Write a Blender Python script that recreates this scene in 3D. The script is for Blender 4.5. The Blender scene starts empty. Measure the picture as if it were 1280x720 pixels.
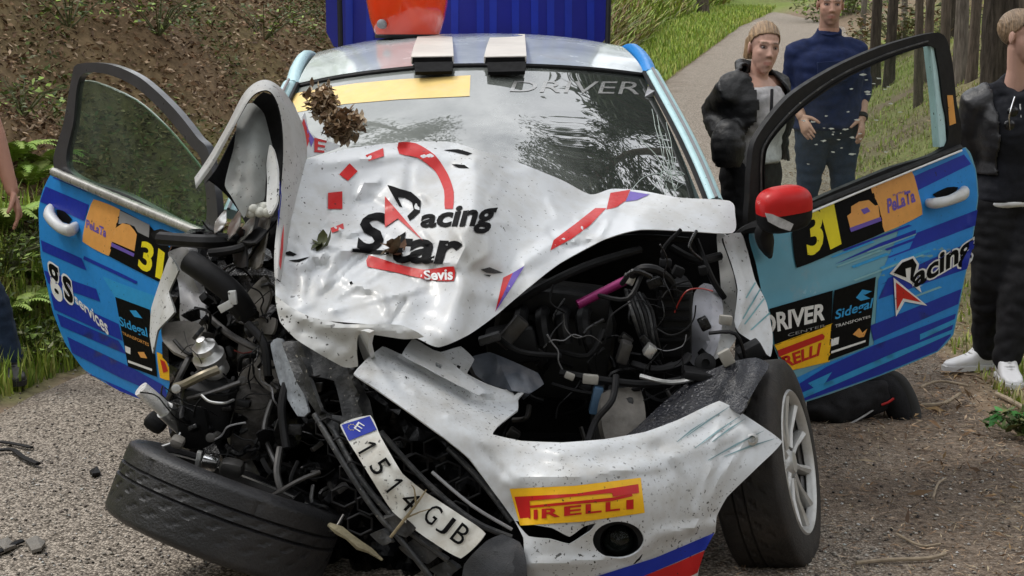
import bpy, bmesh, math, random
import numpy as np
from mathutils import Vector, Matrix, noise as mnoise
from mathutils.geometry import delaunay_2d_cdt
from mathutils.bvhtree import BVHTree
random.seed(7); np.random.seed(7)
SC = bpy.context.scene
COL = SC.collection
R = math.radians

# ------------------------------------------------------------------ camera, sky, sun, exposure
FPX = 2000.0
CAM = Vector((0, 0, 1.5))
PITCH = math.atan(315 / FPX)
cd = bpy.data.cameras.new('camera'); cam = bpy.data.objects.new('camera', cd); COL.objects.link(cam)
cam.location = CAM; cam.rotation_euler = (math.pi / 2 - PITCH, 0, 0)
cd.sensor_width = 36; cd.lens = 36 * FPX / 1280; cd.clip_start = 0.05; cd.clip_end = 3000
SC.camera = cam
SUN_EL, SUN_AZ = R(56), R(288)        # azimuth measured clockwise from +Y
W = bpy.data.worlds.new('World'); SC.world = W; W.use_nodes = True
nt = W.node_tree; nt.nodes.clear()
wo = nt.nodes.new('ShaderNodeOutputWorld'); bg = nt.nodes.new('ShaderNodeBackground')
sky = nt.nodes.new('ShaderNodeTexSky'); sky.sky_type = 'NISHITA'; sky.sun_disc = False
sky.sun_elevation = SUN_EL; sky.sun_rotation = SUN_AZ
sky.air_density = 1.0; sky.dust_density = 3.0; sky.ozone_density = 1.0
tc = nt.nodes.new('ShaderNodeTexCoord'); cn = nt.nodes.new('ShaderNodeTexNoise')
cn.inputs['Scale'].default_value = 2.6; cn.inputs['Detail'].default_value = 7; cn.inputs['Roughness'].default_value = 0.6
cr = nt.nodes.new('ShaderNodeMapRange'); cr.inputs[1].default_value = 0.36; cr.inputs[2].default_value = 0.56
cr.inputs[3].default_value = 0.5; cr.inputs[4].default_value = 1.0
cm = nt.nodes.new('ShaderNodeMix'); cm.data_type = 'RGBA'
cm.inputs['B'].default_value = (22.0, 22.4, 23.0, 1)
L = nt.links
L.new(tc.outputs['Generated'], cn.inputs['Vector']); L.new(cn.outputs['Fac'], cr.inputs[0])
L.new(cr.outputs[0], cm.inputs['Factor']); L.new(sky.outputs[0], cm.inputs['A'])
L.new(cm.outputs['Result'], bg.inputs['Color']); L.new(bg.outputs[0], wo.inputs['Surface'])
bg.inputs['Strength'].default_value = 0.12
sd = bpy.data.lights.new('sun', 'SUN'); sun = bpy.data.objects.new('sun', sd); COL.objects.link(sun)
sd.energy = 1.9; sd.angle = R(12); sd.color = (1, 0.96, 0.89)
sdir = Vector((math.sin(SUN_AZ) * math.cos(SUN_EL), math.cos(SUN_AZ) * math.cos(SUN_EL), math.sin(SUN_EL)))
sun.rotation_euler = (-sdir).to_track_quat('-Z', 'Y').to_euler(); sun.location = sdir * 60
SC.view_settings.view_transform = 'Standard'; SC.view_settings.look = 'None'
SC.view_settings.exposure = -0.5; SC.view_settings.gamma = 1.0
SC.cycles.max_bounces = 8; SC.cycles.transparent_max_bounces = 12

# ------------------------------------------------------------------ picture point -> place (a point at real distance y)
cp, sp_ = math.cos(PITCH), math.sin(PITCH)
def ray(u, v):
    a = (u - 640) / FPX; b = (360 - v) / FPX
    return Vector((a, cp + b * sp_, -sp_ + b * cp))
def P(u, v, y):
    d = ray(u, v); return CAM + d * (y / d.y)
def PP(lst): return [P(*q) for q in lst]
def G(u, v, z=0.0):
    d = ray(u, v); return CAM + d * ((z - CAM.z) / d.z)

# ------------------------------------------------------------------ materials
MATS = {}
def mat(name, col, rough=0.5, metal=0.0, var=0.15, vs=8.0, bump=0.0, bs=60.0, dirt=0.0, dcol=(0.16, 0.13, 0.10), ds=5.0,
        speck=0.0, ss=90.0, scol=(0.02, 0.018, 0.015), coat=0.0, stretch=None, attr=None, spec=0.5, sheen=0.0, col2=None):
    if name in MATS: return MATS[name]
    m = bpy.data.materials.new(name); m.use_nodes = True; MATS[name] = m
    n = m.node_tree.nodes; l = m.node_tree.links; b = n['Principled BSDF']
    b.inputs['Roughness'].default_value = rough; b.inputs['Metallic'].default_value = metal
    b.inputs['Coat Weight'].default_value = coat; b.inputs['Coat Roughness'].default_value = 0.08
    b.inputs['Specular IOR Level'].default_value = spec
    if sheen: b.inputs['Sheen Weight'].default_value = sheen
    t = n.new('ShaderNodeTexCoord'); vec = t.outputs['Object']
    if stretch:
        mp = n.new('ShaderNodeMapping'); mp.inputs['Scale'].default_value = stretch; l.new(vec, mp.inputs['Vector']); vec = mp.outputs[0]
    def noise_(scale, det=5, ro=0.6):
        q = n.new('ShaderNodeTexNoise'); q.inputs['Scale'].default_value = scale; q.inputs['Detail'].default_value = det
        q.inputs['Roughness'].default_value = ro; l.new(vec, q.inputs['Vector']); return q.outputs['Fac']
    def rng(x, a, c, o0=0.0, o1=1.0):
        q = n.new('ShaderNodeMapRange'); q.inputs[1].default_value = a; q.inputs[2].default_value = c
        q.inputs[3].default_value = o0; q.inputs[4].default_value = o1; l.new(x, q.inputs[0]); return q.outputs[0]
    def mix(f, A, B, mode='MIX'):
        q = n.new('ShaderNodeMix'); q.data_type = 'RGBA'; q.blend_type = mode
        for s, x in (('A', A), ('B', B)):
            if isinstance(x, tuple): q.inputs[s].default_value = (x[0], x[1], x[2], 1)
            else: l.new(x, q.inputs[s])
        if isinstance(f, float): q.inputs['Factor'].default_value = f
        else: l.new(f, q.inputs['Factor'])
        return q.outputs['Result']
    if attr:
        a = n.new('ShaderNodeAttribute'); a.attribute_name = attr; c = a.outputs['Color']
    else:
        c = None
    nf = noise_(vs)
    if c is None:
        lo = tuple(max(0, x * (1 - var)) for x in col); hi = tuple(min(1, x * (1 + var)) for x in (col2 or col))
        c = mix(rng(nf, 0.3, 0.7), lo, hi)
    elif var:
        c = mix(1.0, c, mix(rng(nf, 0.3, 0.7), (1 - var,) * 3, (1 + var,) * 3), 'MULTIPLY')
    if dirt:
        nd = noise_(ds, 8, 0.68)
        c = mix(rng(nd, 0.62 - 0.3 * dirt, 0.95 - 0.25 * dirt, 0, 0.85), c, dcol)
    if speck:
        for sc_, thr in ((ss, 0.72 - 0.08 * speck), (ss * 0.42, 0.76 - 0.07 * speck)):
            s_ = noise_(sc_, 2, 0.5); msk = noise_(3.0, 3)
            q = n.new('ShaderNodeMath'); q.operation = 'MULTIPLY'; l.new(rng(s_, thr, thr + 0.03), q.inputs[0]); l.new(rng(msk, 0.38, 0.6), q.inputs[1])
            c = mix(q.outputs[0], c, scol)
    l.new(c, b.inputs['Base Color'])
    if rough > 0.12:
        l.new(rng(noise_(vs * 2.3), 0.25, 0.75, max(0.03, rough - 0.12), min(1, rough + 0.12)), b.inputs['Roughness'])
    if bump:
        bp = n.new('ShaderNodeBump'); bp.inputs['Strength'].default_value = bump; bp.inputs['Distance'].default_value = 0.01
        l.new(noise_(bs, 6), bp.inputs['Height']); l.new(bp.outputs[0], b.inputs['Normal'])
    return m

# ------------------------------------------------------------------ objects
ORG = {}                      # thing root -> world position its meshes are relative to
def org(o):
    while o is not None:
        if o in ORG: return ORG[o]
        o = o.parent
    return Vector((0, 0, 0))
def thing(name, loc, label, cat, group=None):
    o = bpy.data.objects.new(name, None); COL.objects.link(o); o.location = loc; ORG[o] = Vector(loc)
    o.empty_display_size = 0.1
    o['label'] = label; o['category'] = cat
    if group: o['group'] = group
    return o
def tag(o, label=None, cat=None, group=None, kind=None):
    if label: o['label'] = label
    if cat: o['category'] = cat
    if group: o['group'] = group
    if kind: o['kind'] = kind
    return o
def mesh_obj(name, verts, faces, m, parent=None, ang=40, mats=None, fm=None, at=None, colors=None):
    b = org(parent) if parent is not None else (Vector(at) if at is not None else Vector((0, 0, 0)))
    V = np.asarray([tuple(v) for v in verts], dtype=float).reshape(-1, 3) - np.array(b)
    me = bpy.data.meshes.new(name); me.from_pydata(V.tolist(), [], [tuple(f) for f in faces])
    for x in (mats or [m]): me.materials.append(x)
    if fm is not None: me.polygons.foreach_set('material_index', np.asarray(fm, dtype=np.int32))
    if colors is not None:
        ca = me.color_attributes.new('Col', 'FLOAT_COLOR', 'POINT'); c = np.ones((len(V), 4)); c[:, :3] = colors
        ca.data.foreach_set('color', c.ravel())
    me.polygons.foreach_set('use_smooth', np.ones(len(me.polygons), dtype=bool))
    me.update()
    if ang is not None: me.set_sharp_from_angle(angle=R(ang))
    o = bpy.data.objects.new(name, me); COL.objects.link(o)
    if parent is not None: o.parent = parent
    elif at is not None: o.location = b; ORG[o] = b
    return o
def copy_tree(o, parent=None):
    c = o.copy(); COL.objects.link(c); c.parent = parent
    for ch in list(o.children): copy_tree(ch, c)
    return c

def frame_of(d, hint=Vector((0, 0, 1))):
    d = d.normalized()
    if abs(d.dot(hint)) > 0.95: hint = Vector((1, 0, 0))
    x = hint.cross(d).normalized(); return x, d.cross(x).normalized(), d
class MB:
    def __init__(s): s.v = []; s.f = []
    def add(s, vs, fs):
        k = len(s.v); s.v += list(vs); s.f += [tuple(i + k for i in f) for f in fs]; return s
    def tube(s, pts, r, n=10, cap=True, flat=1.0, hint=Vector((0, 0, 1)), sm=0, round_=False):
        pts = [Vector(p) for p in pts]
        rs = [r] * len(pts) if not isinstance(r, (list, tuple)) else list(r)
        if sm: pts, rs = cr_curve(pts, rs, sm)
        if round_:
            d0 = (pts[0] - pts[1]).normalized(); d1 = (pts[-1] - pts[-2]).normalized()
            pre = [(pts[0] + d0 * rs[0] * a, rs[0] * b) for a, b in ((0.95, 0.3), (0.75, 0.66), (0.4, 0.91))]
            post = [(pts[-1] + d1 * rs[-1] * a, rs[-1] * b) for a, b in ((0.4, 0.91), (0.75, 0.66), (0.95, 0.3))]
            pts = [q[0] for q in pre] + pts + [q[0] for q in post]; rs = [q[1] for q in pre] + rs + [q[1] for q in post]
        V = []; F_ = []; x = None
        for i, p in enumerate(pts):
            d = (pts[min(i + 1, len(pts) - 1)] - pts[max(i - 1, 0)])
            if d.length < 1e-9: d = Vector((0, 0, 1))
            d.normalize()
            if x is None: x, y, _ = frame_of(d, hint)
            else:
                x = (x - d * x.dot(d)); x = x.normalized() if x.length > 1e-6 else frame_of(d, hint)[0]; y = d.cross(x)
            for k in range(n):
                a = 2 * math.pi * k / n; V.append(p + x * (math.cos(a) * rs[i]) + y * (math.sin(a) * rs[i] * flat))
        for i in range(len(pts) - 1):
            for k in range(n):
                k2 = (k + 1) % n; F_.append((i * n + k, i * n + k2, (i + 1) * n + k2, (i + 1) * n + k))
        if cap: F_.append(tuple(range(n - 1, -1, -1))); F_.append(tuple((len(pts) - 1) * n + k for k in range(n)))
        return s.add(V, F_)
    def rings(s, rings):
        n = len(rings[0]); V = [p for r_ in rings for p in r_]; F_ = []
        for i in range(len(rings) - 1):
            for k in range(n):
                k2 = (k + 1) % n; F_.append((i * n + k, i * n + k2, (i + 1) * n + k2, (i + 1) * n + k))
        F_.append(tuple(range(n - 1, -1, -1))); F_.append(tuple((len(rings) - 1) * n + k for k in range(n)))
        return s.add(V, F_)
    def box(s, c, half, axes=None, bev=0.12):
        bm = bmesh.new(); bmesh.ops.create_cube(bm, size=2)
        for v in bm.verts: v.co = Vector((v.co.x * half[0], v.co.y * half[1], v.co.z * half[2]))
        if bev: bmesh.ops.bevel(bm, geom=list(bm.edges), offset=min(half) * bev * 2, segments=2, profile=0.5, affect='EDGES')
        A = axes or Matrix.Identity(3); bm.verts.index_update()
        V = [Vector(c) + A @ v.co for v in bm.verts]; F_ = [tuple(v.index for v in f.verts) for f in bm.faces]; bm.free()
        return s.add(V, F_)
    def lathe(s, o, axis, prof, n=24, cap=True):
        x, y, d = frame_of(Vector(axis)); o = Vector(o); V = []; F_ = []
        for (r_, h) in prof:
            for k in range(n):
                a = 2 * math.pi * k / n; V.append(o + d * h + x * (math.cos(a) * r_) + y * (math.sin(a) * r_))
        for i in range(len(prof) - 1):
            for k in range(n):
                k2 = (k + 1) % n; F_.append((i * n + k, i * n + k2, (i + 1) * n + k2, (i + 1) * n + k))
        if cap: F_.append(tuple(range(n - 1, -1, -1))); F_.append(tuple((len(prof) - 1) * n + k for k in range(n)))
        return s.add(V, F_)
    def blob(s, c, rad, axes=None, n=14, m=9, sq=1.0):
        A = axes or Matrix.Identity(3); c = Vector(c); V = []; F_ = []
        for j in range(1, m):
            t = math.pi * j / m
            for k in range(n):
                a = 2 * math.pi * k / n
                g_ = lambda q: math.copysign(abs(q) ** sq, q); V.append(c + A @ Vector((rad[0] * g_(math.sin(t)) * g_(math.cos(a)), rad[1] * g_(math.sin(t)) * g_(math.sin(a)), rad[2] * g_(math.cos(t)))))
        for j in range(m - 2):
            for k in range(n):
                k2 = (k + 1) % n; F_.append((j * n + k, (j + 1) * n + k, (j + 1) * n + k2, j * n + k2))
        top = len(V); V.append(c + A @ Vector((0, 0, rad[2]))); V.append(c - A @ Vector((0, 0, rad[2])))
        for k in range(n):
            k2 = (k + 1) % n; F_.append((top, k, k2)); F_.append((top + 1, (m - 2) * n + k2, (m - 2) * n + k))
        return s.add(V, F_)
    def build(s, name, m, parent=None, ang=40, **kw): return mesh_obj(name, s.v, s.f, m, parent, ang, **kw)
def axes_from(x, y):
    x = Vector(x).normalized(); y = Vector(y); y = (y - x * y.dot(x)).normalized(); z = x.cross(y)
    return Matrix((x, y, z)).transposed()
def cr_pt(p0, p1, p2, p3, t):
    return 0.5 * ((2 * p1) + (p2 - p0) * t + (2 * p0 - 5 * p1 + 4 * p2 - p3) * t * t + (3 * p1 - p0 - 3 * p2 + p3) * t ** 3)
def cr_curve(pts, rs, k):
    o = []; q = []
    for i in range(len(pts) - 1):
        a = pts[max(i - 1, 0)]; b = pts[i]; c = pts[i + 1]; d = pts[min(i + 2, len(pts) - 1)]
        for j in range(k):
            t = j / k; o.append(cr_pt(a, b, c, d, t)); q.append(rs[i] * (1 - t) + rs[i + 1] * t)
    o.append(pts[-1]); q.append(rs[-1]); return o, q

# ------------------------------------------------------------------ sheet metal: outline + depth measured at points -> real curved shell
def dens(poly, step, sm):
    p = [np.array(q[:2], float) for q in poly]; n = len(p); out = []
    for i in range(n):
        a, b, c, d = p[i - 1], p[i], p[(i + 1) % n], p[(i + 2) % n]
        k = max(1, int(round(np.linalg.norm(c - b) / step)))
        for j in range(k):
            t = j / k; out.append(cr_pt(a, b, c, d, t) * sm + (b * (1 - t) + c * t) * (1 - sm))
    return np.array(out)
def inside(pts, poly):
    x, y = pts[:, 0], pts[:, 1]; r = np.zeros(len(pts), bool); j = len(poly) - 1
    for i in range(len(poly)):
        xi, yi = poly[i]; xj, yj = poly[j]
        if yi != yj:
            r ^= ((yi > y) != (yj > y)) & (x < (xj - xi) * (y - yi) / (yj - yi) + xi)
        j = i
    return r
def pdist(pts, line):
    L_ = np.asarray(line, float); best = np.full(len(pts), 1e9)
    for a, b in zip(L_[:-1], L_[1:]):
        ab = b - a; t = np.clip(((pts - a) @ ab) / (ab @ ab + 1e-9), 0, 1)
        best = np.minimum(best, np.linalg.norm(pts - (a + t[:, None] * ab), axis=1))
    return best
def rbf(ctrl):
    c = np.array(ctrl, float); X = c[:, :2] / 100; n = len(X)
    def phi(r): return np.where(r > 1e-9, r * r * np.log(r + 1e-12), 0)
    K = phi(np.linalg.norm(X[:, None] - X[None], axis=2)) + np.eye(n) * 1e-3
    Q = np.hstack([np.ones((n, 1)), X]); A = np.block([[K, Q], [Q.T, np.zeros((3, 3))]])
    w = np.linalg.lstsq(A, np.concatenate([c[:, 2], np.zeros(3)]), rcond=None)[0]
    def f(p):
        p = np.asarray(p, float) / 100
        return phi(np.linalg.norm(p[:, None] - X[None], axis=2)) @ w[:n] + w[n] + p @ w[n + 1:]
    return f
def plane_D(p1, p2, p3, bulge=None):
    nrm = (p2 - p1).cross(p3 - p1).normalized()
    def f(p):
        out = np.empty(len(p))
        for i, (u, v) in enumerate(p):
            d = ray(u, v); t = (p1 - CAM).dot(nrm) / d.dot(nrm); out[i] = d.y * t
        return out if bulge is None else out - bulge(np.asarray(p, float))
    return f
def with_creases(D, creases, noise_):
    def f(p):
        p = np.asarray(p, float); y = D(p)
        for line, amp, w, kind in creases:
            d = pdist(p, line)
            y = y - amp * (np.exp(-(d / w) ** 2) if kind == 'g' else np.clip(1 - d / w, 0, None))
        if noise_:
            amp, sc = noise_
            y = y + np.array([amp * (mnoise.noise(Vector((u / sc, v / sc, 3.1))) + 0.5 * mnoise.noise(Vector((u / sc * 2.3, v / sc * 2.3, 8.7)))) for u, v in p])
        return y
    return f
def tri2d(poly, step, holes=()):
    loops = [poly] + [np.asarray(h) for h in holes]; V = []; E = []
    for lp in loops:
        k = len(V); V += list(lp); E += [(k + i, k + (i + 1) % len(lp)) for i in range(len(lp))]
    lo, hi = poly.min(0), poly.max(0); gx = np.arange(lo[0], hi[0] + step, step); gy = np.arange(lo[1], hi[1] + step, step)
    g = np.array([(x + (step / 2 if k % 2 else 0), y) for k, y in enumerate(gy) for x in gx])
    if len(g):
        g = g[inside(g, poly)]
        for lp in loops:
            if len(g): g = g[pdist(g, np.vstack([lp, lp[:1]])) > step * 0.45]
        for h in loops[1:]:
            if len(g): g = g[~inside(g, h)]
        V += list(g)
    r = delaunay_2d_cdt([Vector((float(a), float(b))) for a, b in V], E, [], 0, 1e-4)
    pts = np.array([(q.x, q.y) for q in r[0]]); F_ = [tuple(f) for f in r[2]]
    cen = np.array([pts[list(f)].mean(0) for f in F_]); ok = inside(cen, poly)
    for h in loops[1:]: ok &= ~inside(cen, h)
    F_ = [f for f, o in zip(F_, ok) if o]
    used = sorted({i for f in F_ for i in f}); mp = {a: i for i, a in enumerate(used)}
    return pts[used], [tuple(mp[i] for i in f) for f in F_]
def shell(name, V, F_, thick, m, parent, mback=None, ang=40, mrim=None):
    V = np.asarray([tuple(v) for v in V]); n = len(V)
    N = np.zeros((n, 3))
    for f in F_:
        a, b, c = V[f[0]], V[f[1]], V[f[2]]; q = np.cross(b - a, c - a)
        for i in f: N[i] += q
    N /= np.linalg.norm(N, axis=1)[:, None] + 1e-12
    if ((np.array(CAM) - V) * N).sum() < 0: N = -N; F_ = [f[::-1] for f in F_]
    if not thick: return mesh_obj(name, V, F_, m, parent, ang)
    B = V - N * thick; cnt = {}
    for f in F_:
        for a, b in zip(f, f[1:] + f[:1]): cnt[(a, b)] = 1
    rim = [(b, a, a + n, b + n) for (a, b) in cnt if (b, a) not in cnt]
    faces = list(F_) + [tuple(i + n for i in f[::-1]) for f in F_] + rim
    fm = [0] * len(F_) + [1] * len(F_) + [2] * len(rim)
    return mesh_obj(name, np.vstack([V, B]), faces, m, parent, ang, mats=[m, mback or m, mrim or mback or m], fm=fm)
def patch(name, outline, ctrl, m, parent, step=9, sm=0.6, creases=(), noise_=None, thick=0.004, mback=None, holes=(), D=None, ang=40, mrim=None):
    D0 = D or rbf(ctrl); Df = with_creases(D0, creases, noise_) if (creases or noise_) else D0
    poly = dens(outline, step, sm); hs = [dens(h, step, sm) for h in holes]
    pts, F_ = tri2d(poly, step, hs); Y = Df(pts)
    V = [P(u, v, y) for (u, v), y in zip(pts, Y)]
    return shell(name, V, F_, thick, m, parent, mback, ang, mrim)
def loft(name, rows, m, parent, nu=24, nv=16, thick=0.004, mback=None, ang=40):
    rows = [[np.array(P(*q) if not isinstance(q, Vector) else q) for q in r_] for r_ in rows]
    def res(lst, k):
        o = []; n = len(lst) - 1
        for i in range(k + 1):
            t = i / k * n; j = min(int(t), n - 1); f = t - j
            o.append(cr_pt(lst[max(j - 1, 0)], lst[j], lst[j + 1], lst[min(j + 2, n)], f))
        return o
    R1 = [res(r_, nu) for r_ in rows]; cols = [res([r_[i] for r_ in R1], nv) for i in range(nu + 1)]
    V = [cols[i][j] for j in range(nv + 1) for i in range(nu + 1)]; w = nu + 1
    F_ = [(j * w + i, j * w + i + 1, (j + 1) * w + i + 1, (j + 1) * w + i) for j in range(nv) for i in range(nu)]
    return shell(name, V, F_, thick, m, parent, mback, ang)
# ------------------------------------------------------------------ flat print laid on a surface
BV = {}
def bvh(o):
    if o not in BV:
        b = org(o); me = o.data
        BV[o] = BVHTree.FromPolygons([v.co + b for v in me.vertices], [tuple(p.vertices) for p in me.polygons])
    return BV[o]
def on(o, pts, off):
    t = bvh(o); out = []; last = None; miss = []
    for i, (u, v) in enumerate(pts):
        d = ray(float(u), float(v)).normalized(); h = t.ray_cast(CAM, d)
        if h[0] is None:
            out.append(None); miss.append(i)
        else: out.append((h[3], d))
    good = [q[0] for q in out if q]
    for i in miss:
        d = ray(float(pts[i][0]), float(pts[i][1])).normalized()
        js = [j for j in range(len(pts)) if out[j] is not None and j not in miss]
        k = min(js, key=lambda j: (pts[j][0] - pts[i][0]) ** 2 + (pts[j][1] - pts[i][1]) ** 2) if js else None
        out[i] = (out[k][0] if k is not None else 5.0, d)
    return [CAM + d * (t_ - off) for t_, d in out]
def decal(name, surf, poly, m, parent, off=0.003, step=10, sm=0.0):
    pts, F_ = tri2d(dens(poly, step, sm), step)
    return mesh_obj(name, on(surf, pts, off), F_, m, parent, 60)
def text_mesh(txt, bold=0.0, shear=0.0, space=1.0):
    cu = bpy.data.curves.new('lettering', 'FONT'); cu.body = txt; cu.offset = bold; cu.shear = shear; cu.space_character = space; cu.resolution_u = 3
    o = bpy.data.objects.new('lettering', cu); COL.objects.link(o)
    me = bpy.data.meshes.new_from_object(o.evaluated_get(bpy.context.evaluated_depsgraph_get()))
    bpy.data.objects.remove(o); bpy.data.curves.remove(cu)
    bm = bmesh.new(); bm.from_mesh(me); bpy.data.meshes.remove(me)
    bmesh.ops.triangulate(bm, faces=bm.faces)
    bmesh.ops.remove_doubles(bm, verts=bm.verts, dist=1e-4)
    bm.verts.index_update(); v = np.array([(q.co.x, q.co.y) for q in bm.verts]); F_ = [tuple(q.index for q in f.verts) for f in bm.faces]; bm.free()
    return v, F_
def text(name, txt, quad, surf, m, parent, off=0.005, bold=0.02, shear=0.0, grow=0.0, space=1.0):
    """fit the lettering's box to the quad TL, TR, BR, BL and lay it on surf"""
    bpy.context.view_layer.update()
    v, F_ = text_mesh(txt, bold + grow, shear, space); v0, _ = text_mesh(txt, bold, shear, space) if grow else (v, F_)
    lo, hi = v0.min(0), v0.max(0); s = (v - lo) / (hi - lo)
    q = np.array(quad, float)
    def px(s):
        a, b = s[:, :1], 1 - s[:, 1:]
        return (q[0] * (1 - a) + q[1] * a) * (1 - b) + (q[3] * (1 - a) + q[2] * a) * b
    pts = px(s)
    bm = bmesh.new(); bv = [bm.verts.new((x, y, 0)) for x, y in pts]
    for f in F_:
        try: bm.faces.new([bv[i] for i in f])
        except ValueError: pass
    for _ in range(2):
        le = [e for e in bm.edges if e.calc_length() > 9]
        if le: bmesh.ops.subdivide_edges(bm, edges=le, cuts=1); bmesh.ops.triangulate(bm, faces=bm.faces)
    bm.verts.index_update(); pts = [(w.co.x, w.co.y) for w in bm.verts]; F2 = [tuple(w.index for w in f.verts) for f in bm.faces]; bm.free()
    return mesh_obj(name, on(surf, pts, off), F2, m, parent, None)
# ================================================================== SETTING
def Lx(y): return np.interp(y, [-30, 5, 7, 9, 12, 18.8, 25.8, 45, 64, 90, 200], [-2.9, -2.4, -2.0, -1.35, -0.4, 1.36, 2.45, 6.3, 10.8, 17.5, 45])
def Rx(y): return np.interp(y, [-30, 4.5, 6, 7.4, 12.4, 18, 26, 45, 64, 90, 200], [2.9, 1.95, 1.97, 2.05, 2.5, 3.6, 5.2, 9.4, 14.3, 22, 52])
def base_z(y):
    y = np.asarray(y, float); s = np.clip(y - 9, 0, None); return 0.05 * s * s / (s + 1.2)
def nz(x, y, sc, seed=0.0): return mnoise.noise(Vector((x / sc, y / sc, seed)))
def terrain(x, y, rough=True):
    z = float(base_z(y)); dl = float(Lx(y)) - x; dr = x - float(Rx(y))
    if dl > 0:
        vw = float(np.interp(y, [7, 9, 14, 26, 45], [0.25, 0.35, 0.6, 0.95, 2.2])); e = max(0, dl - vw)
        h = 0.95 * e if e < 4 else 3.8 + 0.35 * (e - 4)
        if rough: h *= 1 + 0.18 * nz(x, y, 1.7, 4)
        z += h + 0.04 * min(dl, vw) / vw
        if rough: z += min(1, e / 0.6) * (0.22 * nz(x, y, 1.3, 1) + 0.09 * nz(x, y, 0.4, 2)) + 0.02 * nz(x, y, 0.3, 6)
    elif dr > 0:
        z += 0.05 * min(dr, 0.4) + (float(np.interp(y, [6, 9, 14], [0.1, 0.25, 0.6])) * min(max(0, dr - 0.4), 2.0) + 0.3 * max(0, min(dr, 30) - 2.4))
        if rough: z += min(1, dr / 1.0) * (0.06 * nz(x, y, 1.1, 3) + 0.03 * nz(x, y, 0.35, 5))
    else:
        m_ = min(-dl, -dr)
        z -= 0.05 * min(1, m_ / 0.2)
    return z
def axis_vals(lo, a, b, hi, fine, coarse):
    return np.unique(np.round(np.concatenate([np.linspace(lo, a, coarse), np.arange(a, b, fine), np.linspace(b, hi, coarse)]), 4))
m_ground = mat('forest_floor', (0.5, 0.5, 0.5), 0.95, var=0.35, vs=14, bump=0.7, bs=25, attr='Col', dirt=0.3, dcol=(0.06, 0.04, 0.022), ds=3.0, spec=0.2)
gx = axis_vals(-90, -9, 9, 90, 0.16, 14); gy = np.unique(np.round(np.concatenate([np.linspace(-40, 3, 10), np.arange(3, 16, 0.16), np.arange(16, 40, 0.4), np.linspace(40, 220, 40)]), 4))
V = []; C = []
LIT = np.array([0.17, 0.108, 0.066]); GRS = np.array([0.18, 0.24, 0.05]); DRT = np.array([0.21, 0.155, 0.11]); MOS = np.array([0.15, 0.15, 0.05])
for y in gy:
    for x in gx:
        V.append((x, y, terrain(x, y))); dl = float(Lx(y)) - x; dr = x - float(Rx(y)); k = 0.5 + 0.9 * nz(x, y, 1.6, 9)
        k2 = min(1, max(0, k))
        if dl > 0:
            vw = float(np.interp(y, [7, 9, 14, 26, 45], [0.25, 0.35, 0.6, 0.95, 2.2]))
            g = min(1, max(0, 1 - (dl - vw) / 0.8)); c = LIT * (1 - 0.5 * k2) + MOS * 0.5 * k2
            if y > 28: c = c * 0.55 + GRS * 0.3 * k2 + MOS * 0.45 * (1 - k2)
            c = c * (1 - g) + GRS * g; 
            if dl < 0.25: c = c * 0.5 + DRT * 0.5
        elif dr > 0:
            c = DRT * (1 - k2) * 0.8 + (GRS * 0.75 + LIT * 0.25) * k2
            if dr < 0.4: c = c * (dr / 0.4) + DRT * (1 - dr / 0.4)
            if dr > 2.2: c = LIT * 0.6 + c * 0.4
        else: c = DRT
        C.append(c)
w = len(gx); F_ = [(j * w + i, j * w + i + 1, (j + 1) * w + i + 1, (j + 1) * w + i) for j in range(len(gy) - 1) for i in range(w - 1)]
ground = tag(mesh_obj('ground', V, F_, m_ground, ang=None, colors=np.array(C)), 'brown leaf-littered bank and grassy roadside ground', kind='structure')

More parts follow.
